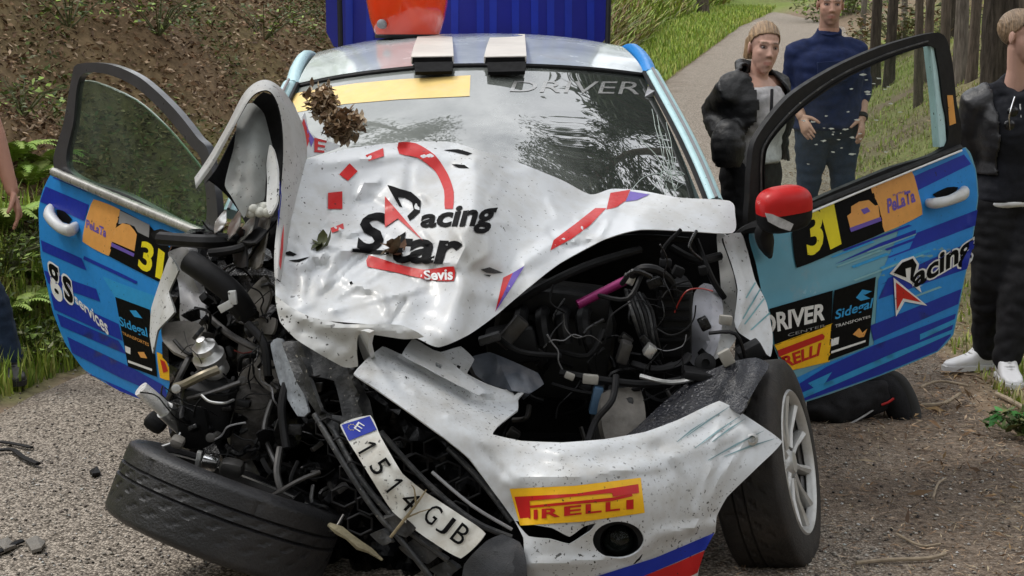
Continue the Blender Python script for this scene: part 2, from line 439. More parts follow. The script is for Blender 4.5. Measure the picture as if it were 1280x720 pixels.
def road_material():
    m = bpy.data.materials.new('worn_chip_asphalt'); m.use_nodes = True; n = m.node_tree.nodes; l = m.node_tree.links; b = n['Principled BSDF']
    t = n.new('ShaderNodeTexCoord').outputs['Object']
    def nod(tp, **k):
        q = n.new(tp)
        for a, x in k.items(): q.inputs[a.replace('_', ' ')].default_value = x
        return q
    vo = nod('ShaderNodeTexVoronoi', Scale=120.0); l.new(t, vo.inputs['Vector'])
    r1 = n.new('ShaderNodeValToRGB'); e = r1.color_ramp.elements; e[0].position = 0.12; e[0].color = (0.15, 0.125, 0.10, 1); e[1].position = 0.9; e[1].color = (0.62, 0.54, 0.45, 1)
    e2 = e.new(0.5); e2.color = (0.37, 0.315, 0.26, 1)
    sx = n.new('ShaderNodeSeparateColor'); l.new(vo.outputs['Color'], sx.inputs[0]); l.new(sx.outputs[0], r1.inputs[0])
    gap = n.new('ShaderNodeMapRange'); gap.inputs[1].default_value = 0.35; gap.inputs[2].default_value = 0.75; gap.inputs[3].default_value = 1; gap.inputs[4].default_value = 0.5
    l.new(vo.outputs['Distance'], gap.inputs[0])
    mx = n.new('ShaderNodeMix'); mx.data_type = 'RGBA'; mx.blend_type = 'MULTIPLY'; mx.inputs['Factor'].default_value = 1; l.new(r1.outputs[0], mx.inputs['A']); l.new(gap.outputs[0], mx.inputs['B'])
    no = nod('ShaderNodeTexNoise', Scale=1.7, Detail=8.0, Roughness=0.65); l.new(t, no.inputs['Vector'])
    at = n.new('ShaderNodeAttribute'); at.attribute_name = 'Col'; sa = n.new('ShaderNodeSeparateColor'); l.new(at.outputs['Color'], sa.inputs[0])
    ad = n.new('ShaderNodeMath'); ad.operation = 'ADD'; l.new(no.outputs['Fac'], ad.inputs[0]); l.new(sa.outputs[0], ad.inputs[1])
    mr = n.new('ShaderNodeMapRange'); mr.inputs[1].default_value = 0.60; mr.inputs[2].default_value = 0.95; mr.inputs[4].default_value = 0.8; l.new(ad.outputs[0], mr.inputs[0])
    n2 = nod('ShaderNodeTexNoise', Scale=45.0, Detail=4.0); l.new(t, n2.inputs['Vector'])
    dr = n.new('ShaderNodeValToRGB'); q = dr.color_ramp.elements; q[0].position = 0.35; q[0].color = (0.065, 0.043, 0.03, 1); q[1].position = 0.7; q[1].color = (0.24, 0.18, 0.13, 1); l.new(n2.outputs['Fac'], dr.inputs[0])
    m2 = n.new('ShaderNodeMix'); m2.data_type = 'RGBA'; l.new(mr.outputs[0], m2.inputs['Factor']); l.new(mx.outputs['Result'], m2.inputs['A']); l.new(dr.outputs[0], m2.inputs['B'])
    # far off the chips blend to an even grey
    l.new(m2.outputs['Result'], b.inputs['Base Color']); b.inputs['Roughness'].default_value = 0.9; b.inputs['Specular IOR Level'].default_value = 0.25
    bp = n.new('ShaderNodeBump'); bp.inputs['Strength'].default_value = 0.9; bp.inputs['Distance'].default_value = 0.008; bp.invert = True
    l.new(vo.outputs['Distance'], bp.inputs['Height']); l.new(bp.outputs[0], b.inputs['Normal'])
    return m
m_road = road_material()
V = []; C = []; ys = np.concatenate([np.arange(-30, 3, 1.5), np.arange(3, 16, 0.2), np.arange(16, 150, 1.0)]); nc = 17
for y in ys:
    a, b = float(Lx(y)), float(Rx(y)); a -= 0.06 + 0.12 * nz(0, y, 0.5, 2); b += 0.05 + 0.2 * nz(5, y, 0.6, 3)
    for i in range(nc):
        t = i / (nc - 1); x = a * (1 - t) + b * t; e = min(t, 1 - t) * (b - a)
        V.append((x, y, float(base_z(y)) + 0.008 - (0.03 if i in (0, nc - 1) else 0)))
        d = max(0, 0.22 - e * 0.35) + (0.42 * np.clip((x + 0.2 + 0.25 * nz(x, y, 0.5, 7)) / 1.3, 0, 1) * np.clip((8.5 - y) / 2.5, 0, 1) if x > -0.2 else 0); C.append((d, d, d))
F_ = [(j * nc + i, j * nc + i + 1, (j + 1) * nc + i + 1, (j + 1) * nc + i) for j in range(len(ys) - 1) for i in range(nc - 1)]
road = tag(mesh_obj('road', V, F_, m_road, ang=None, colors=np.array(C)), 'narrow grey chip asphalt lane', kind='structure')
def gz(x, y): return max(terrain(x, y), float(base_z(y)) + 0.008 if float(Lx(y)) < x < float(Rx(y)) else -9)

# ------------------------------------------------------------------ scattered small stuff (uncountable)
RN = np.random.default_rng(5)
def cards(name, pts, size, cols, m, label, droop=None, aspect=(0.35, 0.8), flatness=0.5, kind='stuff', parent=None, ls=None):
    """many small bent leaf faces, two triangles each"""
    n = len(pts); pts = np.asarray(pts); th = RN.uniform(0, 2 * np.pi, n)
    nrm = RN.normal(size=(n, 3)) * (1 - flatness); nrm[:, 2] += flatness * 1.5; nrm /= np.linalg.norm(nrm, axis=1)[:, None]
    a = np.stack([np.cos(th), np.sin(th), RN.uniform(-0.3, 0.3, n)], 1); a -= nrm * (a * nrm).sum(1)[:, None]; a /= np.linalg.norm(a, axis=1)[:, None]
    b = np.cross(nrm, a); s = np.asarray(size) * np.ones(n); asp = RN.uniform(*aspect, n)
    a = a * s[:, None]; b = b * (s * asp)[:, None]; lift = nrm * (s * RN.uniform(-0.25, 0.35, n))[:, None]
    V = np.stack([pts - a, pts - b * 0.6 + lift, pts + a, pts + b * 0.6 + lift], 1).reshape(-1, 3)
    F_ = [(4 * i, 4 * i + 1, 4 * i + 2, 4 * i + 3) for i in range(n)]
    C = np.repeat(np.asarray(cols), 4, axis=0)
    o = mesh_obj(name, V, F_, m, parent, None, colors=C)
    if parent is None: tag(o, label, kind=kind)
    return o
m_leaf = mat('leaf_litter', (1, 1, 1), 0.8, var=0.25, vs=30, attr='Col', spec=0.3)
m_green = mat('green_leaf', (1, 1, 1), 0.55, var=0.25, vs=20, attr='Col', spec=0.4)
def pick(pal, n, jit=0.25):
    pal = np.asarray(pal); c = pal[RN.integers(0, len(pal), n)] * RN.uniform(1 - jit, 1 + jit, (n, 1)); return np.clip(c, 0, 1)
BROWN = [(0.24, 0.145, 0.08), (0.15, 0.09, 0.055), (0.33, 0.22, 0.135), (0.11, 0.07, 0.045), (0.42, 0.31, 0.21)]
n = 85000; y = 6.2 + RN.random(n) ** 1.3 * 10; x = np.array([float(Lx(q)) for q in y]) - 0.1 - RN.random(n) * 6.0
pts = np.array([(a, b, terrain(a, b) + 0.015) for a, b in zip(x, y)])
cards('leaf_litter', pts, RN.uniform(0.012, 0.034, n), pick(BROWN, n), m_leaf, 'dry brown leaf litter covering the steep bank')
n = 60000; y = 5.8 + RN.random(n) ** 1.2 * 12; x = np.array([float(Lx(q)) for q in y]) - 0.15 - RN.random(n) * 5.0
keep = np.array([nz(a, b, 1.3, 11) + .4 * nz(a, b, .4, 3) > 0.02 for a, b in zip(x, y)]); x, y = x[keep], y[keep]; n = len(x)
pts = np.array([(a, b, terrain(a, b) + random.uniform(0.02, 0.13)) for a, b in zip(x, y)])
GREEN = [(0.075, 0.12, 0.025), (0.11, 0.15, 0.03), (0.05, 0.08, 0.02), (0.13, 0.14, 0.045)]
cards('ground_ivy_undergrowth', pts, RN.uniform(0.010, 0.028, n), pick(GREEN, n), m_green, 'small green creeping plants scattered over the brown bank')
# right-hand roadside: dead leaves, twigs of straw and grass
n = 26000; y = 3.2 + RN.random(n) * 16; x = np.array([float(Rx(q)) for q in y]) - 0.1 - np.abs(RN.normal(0, .35, n)) + RN.random(n) ** 1.5 * 4
keep = np.array([nz(a, b, 0.45, 21) > -0.25 for a, b in zip(x, y)]); x, y = x[keep], y[keep]; n = len(x)
pts = np.array([(a, b, gz(a, b) + 0.012) for a, b in zip(x, y)])
cards('dead_leaves', pts, RN.uniform(0.006, 0.024, n) * np.where(RN.random(n) < .08, 1.9, 1), pick(BROWN + [(0.34, 0.27, 0.18), (0.3, 0.2, 0.1)], n), m_leaf, 'dead leaves and straw on the right verge', aspect=(0.10, 0.45))

n = 30000; y = 3.2 + RN.random(n) ** 1.2 * 6; x = 0.2 + RN.random(n) ** .8 * 3.2
pts = np.array([(a, b, gz(a, b) + 0.008) for a, b in zip(x, y)])
cards('pine_needles', pts, RN.uniform(0.006, 0.02, n), pick(BROWN + [(0.40, 0.33, 0.22)], n), m_leaf, 'fine brown pine needles and bark crumbs on the right side of the lane', aspect=(0.05, 0.3), flatness=.8)
def grass(name, pts, h, cols, label, lean=0.5, wid=0.006):
    n = len(pts); pts = np.asarray(pts); th = RN.uniform(0, 2 * np.pi, n); d = np.stack([np.cos(th), np.sin(th), np.zeros(n)], 1); s = np.stack([-np.sin(th), np.cos(th), np.zeros(n)], 1)
    h = np.asarray(h) * np.ones(n); ln = RN.uniform(0.1, lean, n) * h; up = np.array([0, 0, 1.0]); wd = np.asarray(wid) * np.ones(n)
    A = pts - s * wd[:, None]; B = pts + s * wd[:, None]; M_ = pts + up * (h * 0.6)[:, None] + d * (ln * 0.35)[:, None]; T = pts + up * h[:, None] + d * ln[:, None]
    V = np.stack([A, B, M_ + s * wd[:, None] * 0.7, M_ - s * wd[:, None] * 0.7, T], 1).reshape(-1, 3); F_ = []
    for i in range(n): k = 5 * i; F_ += [(k, k + 1, k + 2, k + 3), (k + 3, k + 2, k + 4)]
    return tag(mesh_obj(name, V, F_, m_green, None, None, colors=np.repeat(np.asarray(cols), 5, axis=0)), label, kind='stuff')
GR = [(0.24, 0.35, 0.045), (0.33, 0.42, 0.06), (0.17, 0.26, 0.035), (0.38, 0.40, 0.10)]
n = 30000; y = 9 + RN.random(n) ** 1.4 * 50; dl = RN.random(n) ** 1.1 * np.interp(y, [9, 14, 26, 45], [0.5, 0.75, 1.15, 2.5]); x = np.array([float(Lx(q)) for q in y]) - dl
grass('verge_grass', np.array([(a, b, terrain(a, b)) for a, b in zip(x, y)]), RN.uniform(0.05, 0.16, n) * np.interp(y, [9, 40], [0.8, 1.5]), pick(GR, n), 'bright green grass verge along the lane', wid=np.interp(y, [9, 40], [0.006, 0.02]))
n = 46000; y = 5.4 + RN.random(n) ** 1.3 * 24; x = np.array([float(Rx(q)) for q in y]) + 0.05 + RN.random(n) ** 1.2 * 4.2
keep = np.array([nz(a, b, 0.55, 31) > -0.1 for a, b in zip(x, y)]); x, y = x[keep], y[keep]; n = len(x)
grass('roadside_grass', np.array([(a, b, terrain(a, b)) for a, b in zip(x, y)]), RN.uniform(0.02, 0.065, n), pick(GR + [(0.36, 0.33, 0.16)] * 3, n), 'short mixed grass under the pines')
n = 5200; y = 6.1 + RN.random(n) * 3.4; x = np.array([float(Lx(q)) for q in y]) - 0.02 - RN.random(n) ** 1.3 * 1.0
grass('bank_foot_grass', np.array([(a, b, terrain(a, b)) for a, b in zip(x, y)]), RN.uniform(0.05, 0.17, n), pick(GR, n), 'rough grass at the foot of the bank')
# dry bracken curtain on the far bank, left of the lane
n = 34000; y = 15.5 + RN.random(n) ** 1.25 * 47; x = np.array([float(Lx(q)) for q in y]) - np.interp(y, [12, 14, 26, 45], [0.5, 0.62, 0.95, 2.1]) - RN.random(n) ** 1.4 * np.interp(y, [12, 30, 60], [3, 4, 9])
grass('dry_bracken_slope', np.array([(a, b, terrain(a, b)) for a, b in zip(x, y)]), RN.uniform(0.10, 0.32, n) * np.interp(y, [12, 60], [1, 2.2]), np.where((RN.random(n) < np.interp(y, [24, 45], [.12, .8]))[:, None], pick(GR, n), pick([(0.36, 0.24, 0.12), (0.24, 0.15, 0.07), (0.16, 0.10, 0.05), (0.14, 0.15, 0.05)], n)), 'dry brown bracken hanging on the far bank', lean=1.6, wid=np.interp(y, [12, 60], [.010, .05]))

# loose chippings on the lane (tiny stones, one object)
def stones(name, pts, size, cols, label):
    base = np.array([(1, 0, 0), (-1, 0, 0), (0, 1, 0), (0, -1, 0), (0, 0, 0.8), (0, 0, -0.8)], float); fs = [(0, 2, 4), (2, 1, 4), (1, 3, 4), (3, 0, 4), (2, 0, 5), (1, 2, 5), (3, 1, 5), (0, 3, 5)]
    V = []; F_ = []
    for i, (p, s) in enumerate(zip(pts, size)):
        b = base * RN.uniform(0.6, 1.2, (6, 3)) * s; a = RN.uniform(0, 6.28); c, q = math.cos(a), math.sin(a)
        V.append(np.stack([b[:, 0] * c - b[:, 1] * q, b[:, 0] * q + b[:, 1] * c, b[:, 2] * 0.7], 1) + p); F_ += [tuple(6 * i + k for k in f) for f in fs]
    return tag(mesh_obj(name, np.concatenate(V), F_, m_leaf, None, None, colors=np.repeat(cols, 6, axis=0)), label, kind='stuff')
n = 9000; y = 3.4 + RN.random(n) ** 1.3 * 6; x = RN.uniform(-0.36, 0.36, n) * y
keep = np.array([float(Lx(b)) - 0.2 < a < float(Rx(b)) + 0.7 for a, b in zip(x, y)]); x, y = x[keep], y[keep]; n = len(x)
stones('gravel', np.array([(a, b, gz(a, b) + 0.003) for a, b in zip(x, y)]), RN.uniform(0.003, 0.009, n) , pick([(0.35, 0.32, 0.28), (0.22, 0.2, 0.17), (0.12, 0.10, 0.09), (0.45, 0.42, 0.38)], n), 'loose grey and beige chippings on the lane')

# ------------------------------------------------------------------ plants at the foot of the bank
def fern(loc, nf, ln, label, cols, group='ferns and plants at the foot of the bank', cat='fern', upr=0.9):
    t = thing('fern', loc, label, cat, group)
    for k in range(nf):
        a = k / nf * 6.283 + random.uniform(-0.3, 0.3); l_ = ln * random.uniform(0.75, 1.15); d = Vector((math.cos(a), math.sin(a), 0)); s = Vector((-d.y, d.x, 0)); m_ = 16
        V = []; F_ = []; C = []; col = np.array(cols[k % len(cols)]) * random.uniform(0.8, 1.2)
        spine = [Vector(loc) + d * (l_ * 0.75 * (i / m_) ** 0.9) + Vector((0, 0, l_ * upr * (i / m_) - l_ * 0.62 * (i / m_) ** 2.2)) for i in range(m_ + 1)]
        for i in range(1, m_ + 1):
            wl = l_ * 0.26 * (1 - i / (m_ + 1)) * min(1, i / 3) + 0.008; dirn = (spine[i] - spine[i - 1]).normalized()
            for sg in (-1, 1):
                o = spine[i]; tip = o + s * sg * wl + dirn * wl * 0.35 + Vector((0, 0, -wl * 0.18)); hw = dirn * (l_ * 0.024); k0 = len(V)
                V += [o - hw, o + hw, (o + tip) / 2 + hw * 1.1 + Vector((0, 0, .006)), tip, (o + tip) / 2 - hw * 1.1 + Vector((0, 0, .006))]; F_.append((k0, k0 + 1, k0 + 2, k0 + 3, k0 + 4)); C += [col * random.uniform(0.85, 1.15)] * 5
        for i in range(m_):
            k0 = len(V); V += [spine[i] - s * 0.004, spine[i] + s * 0.004, spine[i + 1] + s * 0.003, spine[i + 1] - s * 0.003]; F_.append((k0, k0 + 1, k0 + 2, k0 + 3)); C += [col * 0.8] * 4
        mesh_obj('frond', V, F_, m_green, t, None, colors=np.array(C))
    return t
FG = [(0.24, 0.36, 0.06), (0.31, 0.43, 0.09), (0.18, 0.29, 0.045), (0.36, 0.44, 0.14)]
for (u, v, yy, nf, ln, lb) in ((8, 378, 7.9, 14, 0.42, 'large bright fern at the left edge behind the standing legs'), (52, 372, 8.3, 13, 0.40, 'pale green fern spreading beside the rear edge of the left door'),
                               (30, 425, 7.5, 11, 0.28, 'low fern just above the dark shoe'), (72, 425, 7.6, 10, 0.24, 'small fern tucked against the bottom of the left door'), (20, 330, 8.7, 11, 0.36, 'fern higher up the bank above the hanging hand'), (40, 345, 8.6, 12, 0.38, 'broad yellow green fern between the bare forearm and the left door'), (2, 440, 7.3, 10, 0.3, 'fern cut by the left edge just behind the dark shoe'), (62, 335, 8.9, 11, 0.34, 'fern touching the rear edge of the left door below its handle'), (50, 400, 7.8, 12, 0.32, 'dense bright fern at mid height beside the left door')):
    p = P(u, v, yy); fern((p.x, yy, terrain(p.x, yy) - 0.02), nf, ln, lb, FG)
def leafy(loc, n, rad, h, cols, label, ls=(0.014, 0.03), group=None, cat='plant', name='leafy_plant'):
    t = thing(name, loc, label, cat, group); L0 = Vector(loc); st = MB()
    for k in range(max(3, n // 22)):
        a = random.uniform(0, 6.28); r_ = rad * random.random() ** 0.5; st.tube([L0, L0 + Vector((math.cos(a) * r_ * .5, math.sin(a) * r_ * .5, h * .6)), L0 + Vector((math.cos(a) * r_, math.sin(a) * r_, h * random.uniform(.7, 1)))], [0.006, 0.004, 0.002], 5)
    st.build('stem', mat('stem_green', (0.09, 0.10, 0.04), 0.7), t)
    q = RN.normal(size=(n, 3)); q /= np.linalg.norm(q, axis=1)[:, None]; q *= RN.random((n, 1)) ** 0.4; pts = np.array(loc) + q * np.array([rad, rad, h * 0.5]) + np.array([0, 0, h * 0.52])
    keep = np.array([mnoise.noise(Vector(p) * (2.2 / rad)) > -0.22 for p in pts]); pts = pts[keep]
    cards('foliage', pts, RN.uniform(*ls, len(pts)), pick(cols, len(pts)), m_green, None, flatness=0.55, aspect=(0.5, 0.9), parent=t)
    return t
for (u, v, yy, n, rad, h, lb) in ((40, 455, 7.15, 420, 0.24, 0.2, 'leafy green weed right beside the dark shoe'), (78, 450, 7.25, 360, 0.2, 0.17, 'leafy weed at the road edge below the left door'), (60, 395, 8.0, 380, 0.25, 0.25, 'dense weed between the ferns and the left door'),
                                 (10, 415, 7.6, 340, 0.24, 0.22, 'leafy weed behind the jeans at the left edge'), (90, 120, 10.5, 300, 0.4, 0.3, 'small green shrub high on the bank above the left door'), (170, 75, 11.5, 420, 0.5, 0.35, 'spreading green bramble on the bank left of the folded bonnet'),
                                 (200, 95, 11, 360, 0.45, 0.3, 'bramble just above the curved left door frame'), (30, 205, 9.2, 300, 0.35, 0.25, 'straggly plant on the bank above the bare forearm'), (330, 45, 13, 300, 0.5, 0.3, 'bramble on the bank beside the car roof')):
    p = P(u, v, yy); leafy((p.x, yy, terrain(p.x, yy) - 0.02), n, rad, h, GREEN + FG[:2], lb, group='weeds and brambles on the bank')
for (u, v, yy, n, rad, h, lb) in (
                                 (1060, 8, 48, 1800, 1.8, 1.6, 'bush at the bend behind the man'), (1128, 40, 26, 1400, 0.9, 0.9, 'reddish bush between the pines'), (1010, -4, 75, 1800, 2.8, 2.0, 'pale bush closing the end of the lane')):
    p = P(u, v, yy); leafy((p.x, yy, terrain(p.x, yy) - 0.1), n, rad, h, FG + GREEN if 'red' not in lb else [(0.2, 0.11, 0.05), (0.14, 0.13, 0.05), (0.10, 0.12, 0.04)], lb, ls=(0.03, 0.07) if yy < 35 else (0.05, 0.12), group='bushes along the lane', cat='bush', name='bush')
leafy((P(1275, 360, 6).x, 5.9, gz(P(1275, 560, 5.9).x, 5.9)), 160, 0.14, 0.1, GREEN + [(0.05, 0.2, 0.04)], 'small green weed at the right edge of the gravel', group='weeds on the right verge', ls=(0.02, 0.04))

# ------------------------------------------------------------------ pines
m_bark = mat('pine_bark', (0.105, 0.085, 0.067), 0.95, var=0.55, vs=9, bump=1.0, bs=22, stretch=(3.5, 3.5, 0.55), dirt=0.5, dcol=(0.045, 0.036, 0.03), ds=12, spec=0.15)
m_bark2 = mat('pale_bark', (0.145, 0.125, 0.105), 0.95, var=0.55, vs=9, bump=1.0, bs=22, stretch=(3.5, 3.5, 0.55), dirt=0.5, dcol=(0.06, 0.05, 0.042), ds=12, spec=0.15)
m_bark3 = mat('dark_bark', (0.05, 0.041, 0.033), 0.95, var=0.6, vs=9, bump=1.0, bs=22, stretch=(3.5, 3.5, 0.55), dirt=0.4, dcol=(0.02, 0.017, 0.014), ds=12, spec=0.15)
m_needle = mat('pine_needles', (1, 1, 1), 0.6, var=0.2, vs=6, attr='Col')
def pine(x, y, dia, h, label, crown=True, fine=1, lean=(0, 0), bark=None, group='pine trees along the lane'):
    z0 = terrain(x, y) - 0.1; t = thing('pine_tree', (x, y, z0), label, 'tree', group); o = Vector((x, y, z0))
    zs = np.concatenate([np.linspace(0, 4.5, 60), np.linspace(5, h, 12)]); n = 28; rings = []; sd_ = random.uniform(0, 90)
    for z in zs:
        rr = dia / 2 * (1 + 0.28 * math.exp(-z / 0.35)) * (1 - 0.82 * z / h); ring = []
        for k in range(n):
            a = 6.283 * k / n; q = Vector((math.cos(a) * 4.5, math.sin(a) * 4.5, z * 1.6 + sd_))
            rd = rr * (1 + 0.20 * mnoise.noise(q) + 0.13 * abs(mnoise.noise(q * 2.3)))
            ring.append(o + Vector((math.cos(a) * rd + lean[0] * z + 0.03 * math.sin(z * 0.9 + sd_), math.sin(a) * rd + lean[1] * z, z)))
        rings.append(ring)
    MB().rings(rings).build('trunk', bark or m_bark, t, 60)
    if crown:
        lim = MB(); pts = []
        for k in range(16):
            z = h * random.uniform(0.5, 0.98); a = random.uniform(0, 6.28); ln = (1.15 - z / h) * random.uniform(2.2, 4.2) + 0.4; d = Vector((math.cos(a), math.sin(a), random.uniform(0.0, 0.35)))
            s = o + Vector((lean[0] * z, lean[1] * z, z)); lim.tube([s, s + d * ln * 0.5, s + d * ln + Vector((0, 0, 0.2))], [0.05, 0.03, 0.01], 5)
            for j in range(70 * fine):
                tt = random.uniform(0.3, 1.05); pts.append(s + d * ln * tt + Vector((random.gauss(0, .38), random.gauss(0, .38), random.gauss(0, .28))))
        lim.build('limbs', m_bark, t)
        cards('crown', [tuple(p) for p in pts], RN.uniform(0.12, 0.3, len(pts)) / fine ** .5, pick([(0.035, 0.06, 0.018), (0.05, 0.08, 0.022), (0.025, 0.045, 0.015)], len(pts)), m_needle, None, flatness=0.3, aspect=(0.3, 0.6), parent=t)
    return t
for (u, w, yy, lb, lean) in ((1244, 52, 15, 'thick dark pine trunk right behind the head of the woman at the right edge', (0.0, 0)), (1211, 15, 17, 'slim pine stem touching the thick trunk on its left side', (0.006, 0)), (1199, 16, 17.5, 'pale grey slim pine stem second left of the thick trunk', (0.008, 0)),
                             (1187, 11, 18.5, 'thin leaning pine stem between two pale stems above the open right door', (0.012, 0)), (1172, 15, 19, 'brownish pine stem above the rear top corner of the right door', (0.0, 0)), (1158, 13, 20, 'pine stem directly over the top of the right door frame', (0.0, 0)),
                             (1144, 13, 18, 'pine whose foot shows through the window of the right door', (0, 0)), (1109, 15, 22, 'right one of the close pair of dark trunks beside the man', (0, 0)), (1092, 16, 23, 'left one of the close pair of dark trunks beside the man', (0, 0)),
                             (1074, 9, 28, 'farthest thin dark trunk just right of the man', (0, 0)), (1276, 30, 16, 'pine cut by the right edge of the picture behind the woman', (0, 0)), (1228, 18, 19, 'pine half hidden behind the thick trunk', (0, 0)), (1180, 14, 24, 'dark pine deep in the wood behind the slim stems', (0, 0)), (1125, 9, 29, 'thin far pine between the pair of trunks and the door', (0, 0))):
    x = (u - 640) / FPX * yy; pine(x, yy, w * .8 / FPX * yy, random.uniform(12, 16), lb, lean=lean, bark=m_bark2 if 'pale' in lb or 'thin' in lb else m_bark3 if 'dark' in lb or 'half' in lb else m_bark)
pine((874 - 640) / FPX * 52, 52, 0.36, 12, 'lone dark trunk on the left bank above the grass verge')
for k in range(40):      # the wood behind
    yy = random.uniform(24, 48); x = float(Rx(yy)) + random.uniform(2.5, 14); pine(x, yy, random.uniform(0.15, 0.3), random.uniform(12, 17), 'pine standing deep in the wood behind the front row', crown=(k % 2 == 0), bark=m_bark3, group='pines deep in the wood')
for k, (x, yy) in enumerate([(3.2, 1.5), (4.6, -1.5), (3.4, -4.0), (1.2, -6.5), (5.5, 4.5), (-1.6, -8), (6.5, 1), (-4.2, -5.5), (6, 8.5), (2.5, -10), (-.5, -12)]): pine(x, yy, .3, random.uniform(11, 14), 'unseen pine added behind the viewer to keep sky light off the car front', bark=m_bark, group='unseen pines added behind the viewer')  # unseen pines, added to darken the faces turned to the viewer
for x, yy, hh in ((4.3, 8.0, 15), (4.9, 6.2, 14), (4.1, 10.6, 16), (5.6, 12.8, 17), (3.3, 7.0, 17)): pine(x if x > 3.5 else 4.0, yy, .34, hh, 'tall pine of the near wood whose crown hangs over the lane', lean=(-.03, 0), fine=3, group='pines hanging over the lane')
pine(-3.4, 12.2, .3, 13, 'unseen pine added high on the left bank for its windscreen reflection', lean=(.05, -.02), fine=3, group='unseen pines added above the left bank')  # unseen, added so its crown darkens the windscreen reflection
n = 7000; x = RN.uniform(-26, 26, n); y = RN.uniform(-26, -11, n); ok_ = np.abs(x) < 30
cards('added_sky_block_foliage', [(a, b, RN.uniform(0, 1) ** .8 * 13) for a, b in zip(x, y)], RN.uniform(0.3, 0.9, n), pick(GREEN, n), m_green, 'unseen leaf mass added behind the viewer to block the low sky', flatness=.2)  # unseen foliage added to block low sky in front of the car
n = 9000; yy_ = RN.uniform(9, 40, n); xx_ = np.array([float(Rx(q)) for q in yy_]) + 1.6 + RN.random(n) * 7
cards('undergrowth', [(a, b, terrain(a, b) + random.random() ** 2 * .9) for a, b in zip(xx_, yy_)], RN.uniform(0.02, 0.07, n), pick([(0.07, 0.09, 0.03), (0.10, 0.075, 0.035), (0.05, 0.065, 0.022), (0.16, 0.10, 0.05)], n), m_green, 'low dark undergrowth between the pine trunks', flatness=.4)
n = 16000; y = RN.uniform(60, 120, n); x = RN.uniform(-30, 70, n); z = np.array([terrain(a, b) for a, b in zip(x, y)]) + RN.random(n) ** 1.2 * 13
cards('far_woodland', np.stack([x, y, z], 1)[(x < np.array([Lx(b) for b in y]) - 1) | (x > np.array([Rx(b) for b in y]) + 1)], RN.uniform(0.35, 0.9, n)[:((x < np.array([Lx(b) for b in y]) - 1) | (x > np.array([Rx(b) for b in y]) + 1)).sum()], pick(GREEN + FG, n)[:((x < np.array([Lx(b) for b in y]) - 1) | (x > np.array([Rx(b) for b in y]) + 1)).sum()], m_green, 'green woodland closing off the view beyond the bend', flatness=0.3)
# ================================================================== THE CAR
MUD = (0.17, 0.14, 0.105)
m_white = mat('white_paint', (0.60, 0.62, 0.645), 0.40, var=0.04, vs=4, dirt=0.62, dcol=(0.37, 0.345, 0.29), ds=5, speck=0.45, ss=85, coat=0.12)
m_whited = mat('dirty_white_paint', (0.53, 0.54, 0.54), 0.46, var=0.06, vs=9, dirt=0.62, dcol=(0.40, 0.37, 0.31), ds=7, speck=0.9, ss=85, coat=0.1)
m_grey = mat('grey_primer', (0.20, 0.21, 0.20), 0.6, var=0.15, vs=9, dirt=0.4, dcol=(0.13, 0.11, 0.09), speck=0.4)
m_blk = mat('black_plastic', (0.007, 0.007, 0.008), 0.55, var=0.5, vs=15, spec=0.25, dirt=0.12, dcol=(0.04, 0.034, 0.028), ds=12)
m_blk2 = mat('matt_black', (0.006, 0.006, 0.0065), 0.8, var=0.4, vs=20, spec=0.15)
m_scuff = mat('scuffed_plastic', (0.022, 0.023, 0.025), 0.45, var=0.5, vs=18, dirt=0.42, dcol=(0.13, 0.127, 0.12), ds=16, bump=0.4, bs=70, speck=0.5, scol=(0.3, 0.28, 0.24))
m_rub = mat('tyre_rubber', (0.016, 0.016, 0.018), 0.42, var=0.3, vs=9, dirt=0.3, dcol=(0.05, 0.045, 0.04), ds=9, bump=0.35, bs=140)
m_rub2 = mat('dusty_tyre_rubber', (0.015, 0.013, 0.012), 0.75, var=0.3, vs=9, dirt=0.6, dcol=(0.055, 0.043, 0.033), ds=7, bump=0.35, bs=140)
m_oil = mat('oily_black_metal', (0.008, 0.008, 0.009), 0.16, 0.3, var=0.5, vs=20, bump=0.6, bs=60)
m_alu = mat('bare_aluminium', (0.55, 0.55, 0.54), 0.35, 0.85, var=0.2, vs=14, dirt=0.35, dcol=(0.2, 0.18, 0.15), ds=9)
m_steel = mat('greasy_steel', (0.085, 0.082, 0.08), 0.42, 0.7, var=0.4, vs=20, dirt=0.5, dcol=(0.05, 0.045, 0.04), ds=12)
m_dust = mat('dusty_grey_metal', (0.20, 0.185, 0.165), 0.7, 0.1, var=0.3, vs=14, dirt=0.5, dcol=(0.10, 0.085, 0.07), ds=10, bump=0.3)
m_rim = mat('brake_dusted_rim', (0.50, 0.50, 0.49), 0.4, 0.35, var=0.15, vs=10, dirt=0.55, dcol=(0.2, 0.175, 0.14), ds=10)
m_chrome = mat('bright_metal', (0.75, 0.75, 0.76), 0.15, 1.0, var=0.1)
def flat(name, c, rough=0.38, **k): return mat(name, c, rough, var=0.06, vs=30, speck=k.pop('speck', 0.25), coat=0.0, spec=0.3, **k)
m_red = flat('red_vinyl', (0.50, 0.014, 0.014)); m_bl = flat('blue_vinyl', (0.010, 0.028, 0.33)); m_lb = flat('sky_blue_vinyl', (0.022, 0.24, 0.64)); m_pur = flat('purple_vinyl', (0.14, 0.09, 0.40))
m_teal = flat('pale_teal_vinyl', (0.20, 0.42, 0.47)); m_yel = flat('yellow_vinyl', (0.85, 0.47, 0.015)); m_ora = flat('orange_vinyl', (0.72, 0.34, 0.09)); m_kv = mat('black_vinyl', (0.005, 0.005, 0.0055), 0.6, var=0.1, vs=30, spec=0.06)
m_wv = flat('white_vinyl', (0.75, 0.75, 0.75)); m_num = flat('number_yellow', (0.78, 0.66, 0.02)); m_gv = flat('grey_vinyl', (0.25, 0.25, 0.26)); m_sb = flat('sticker_blue', (0.03, 0.30, 0.62))
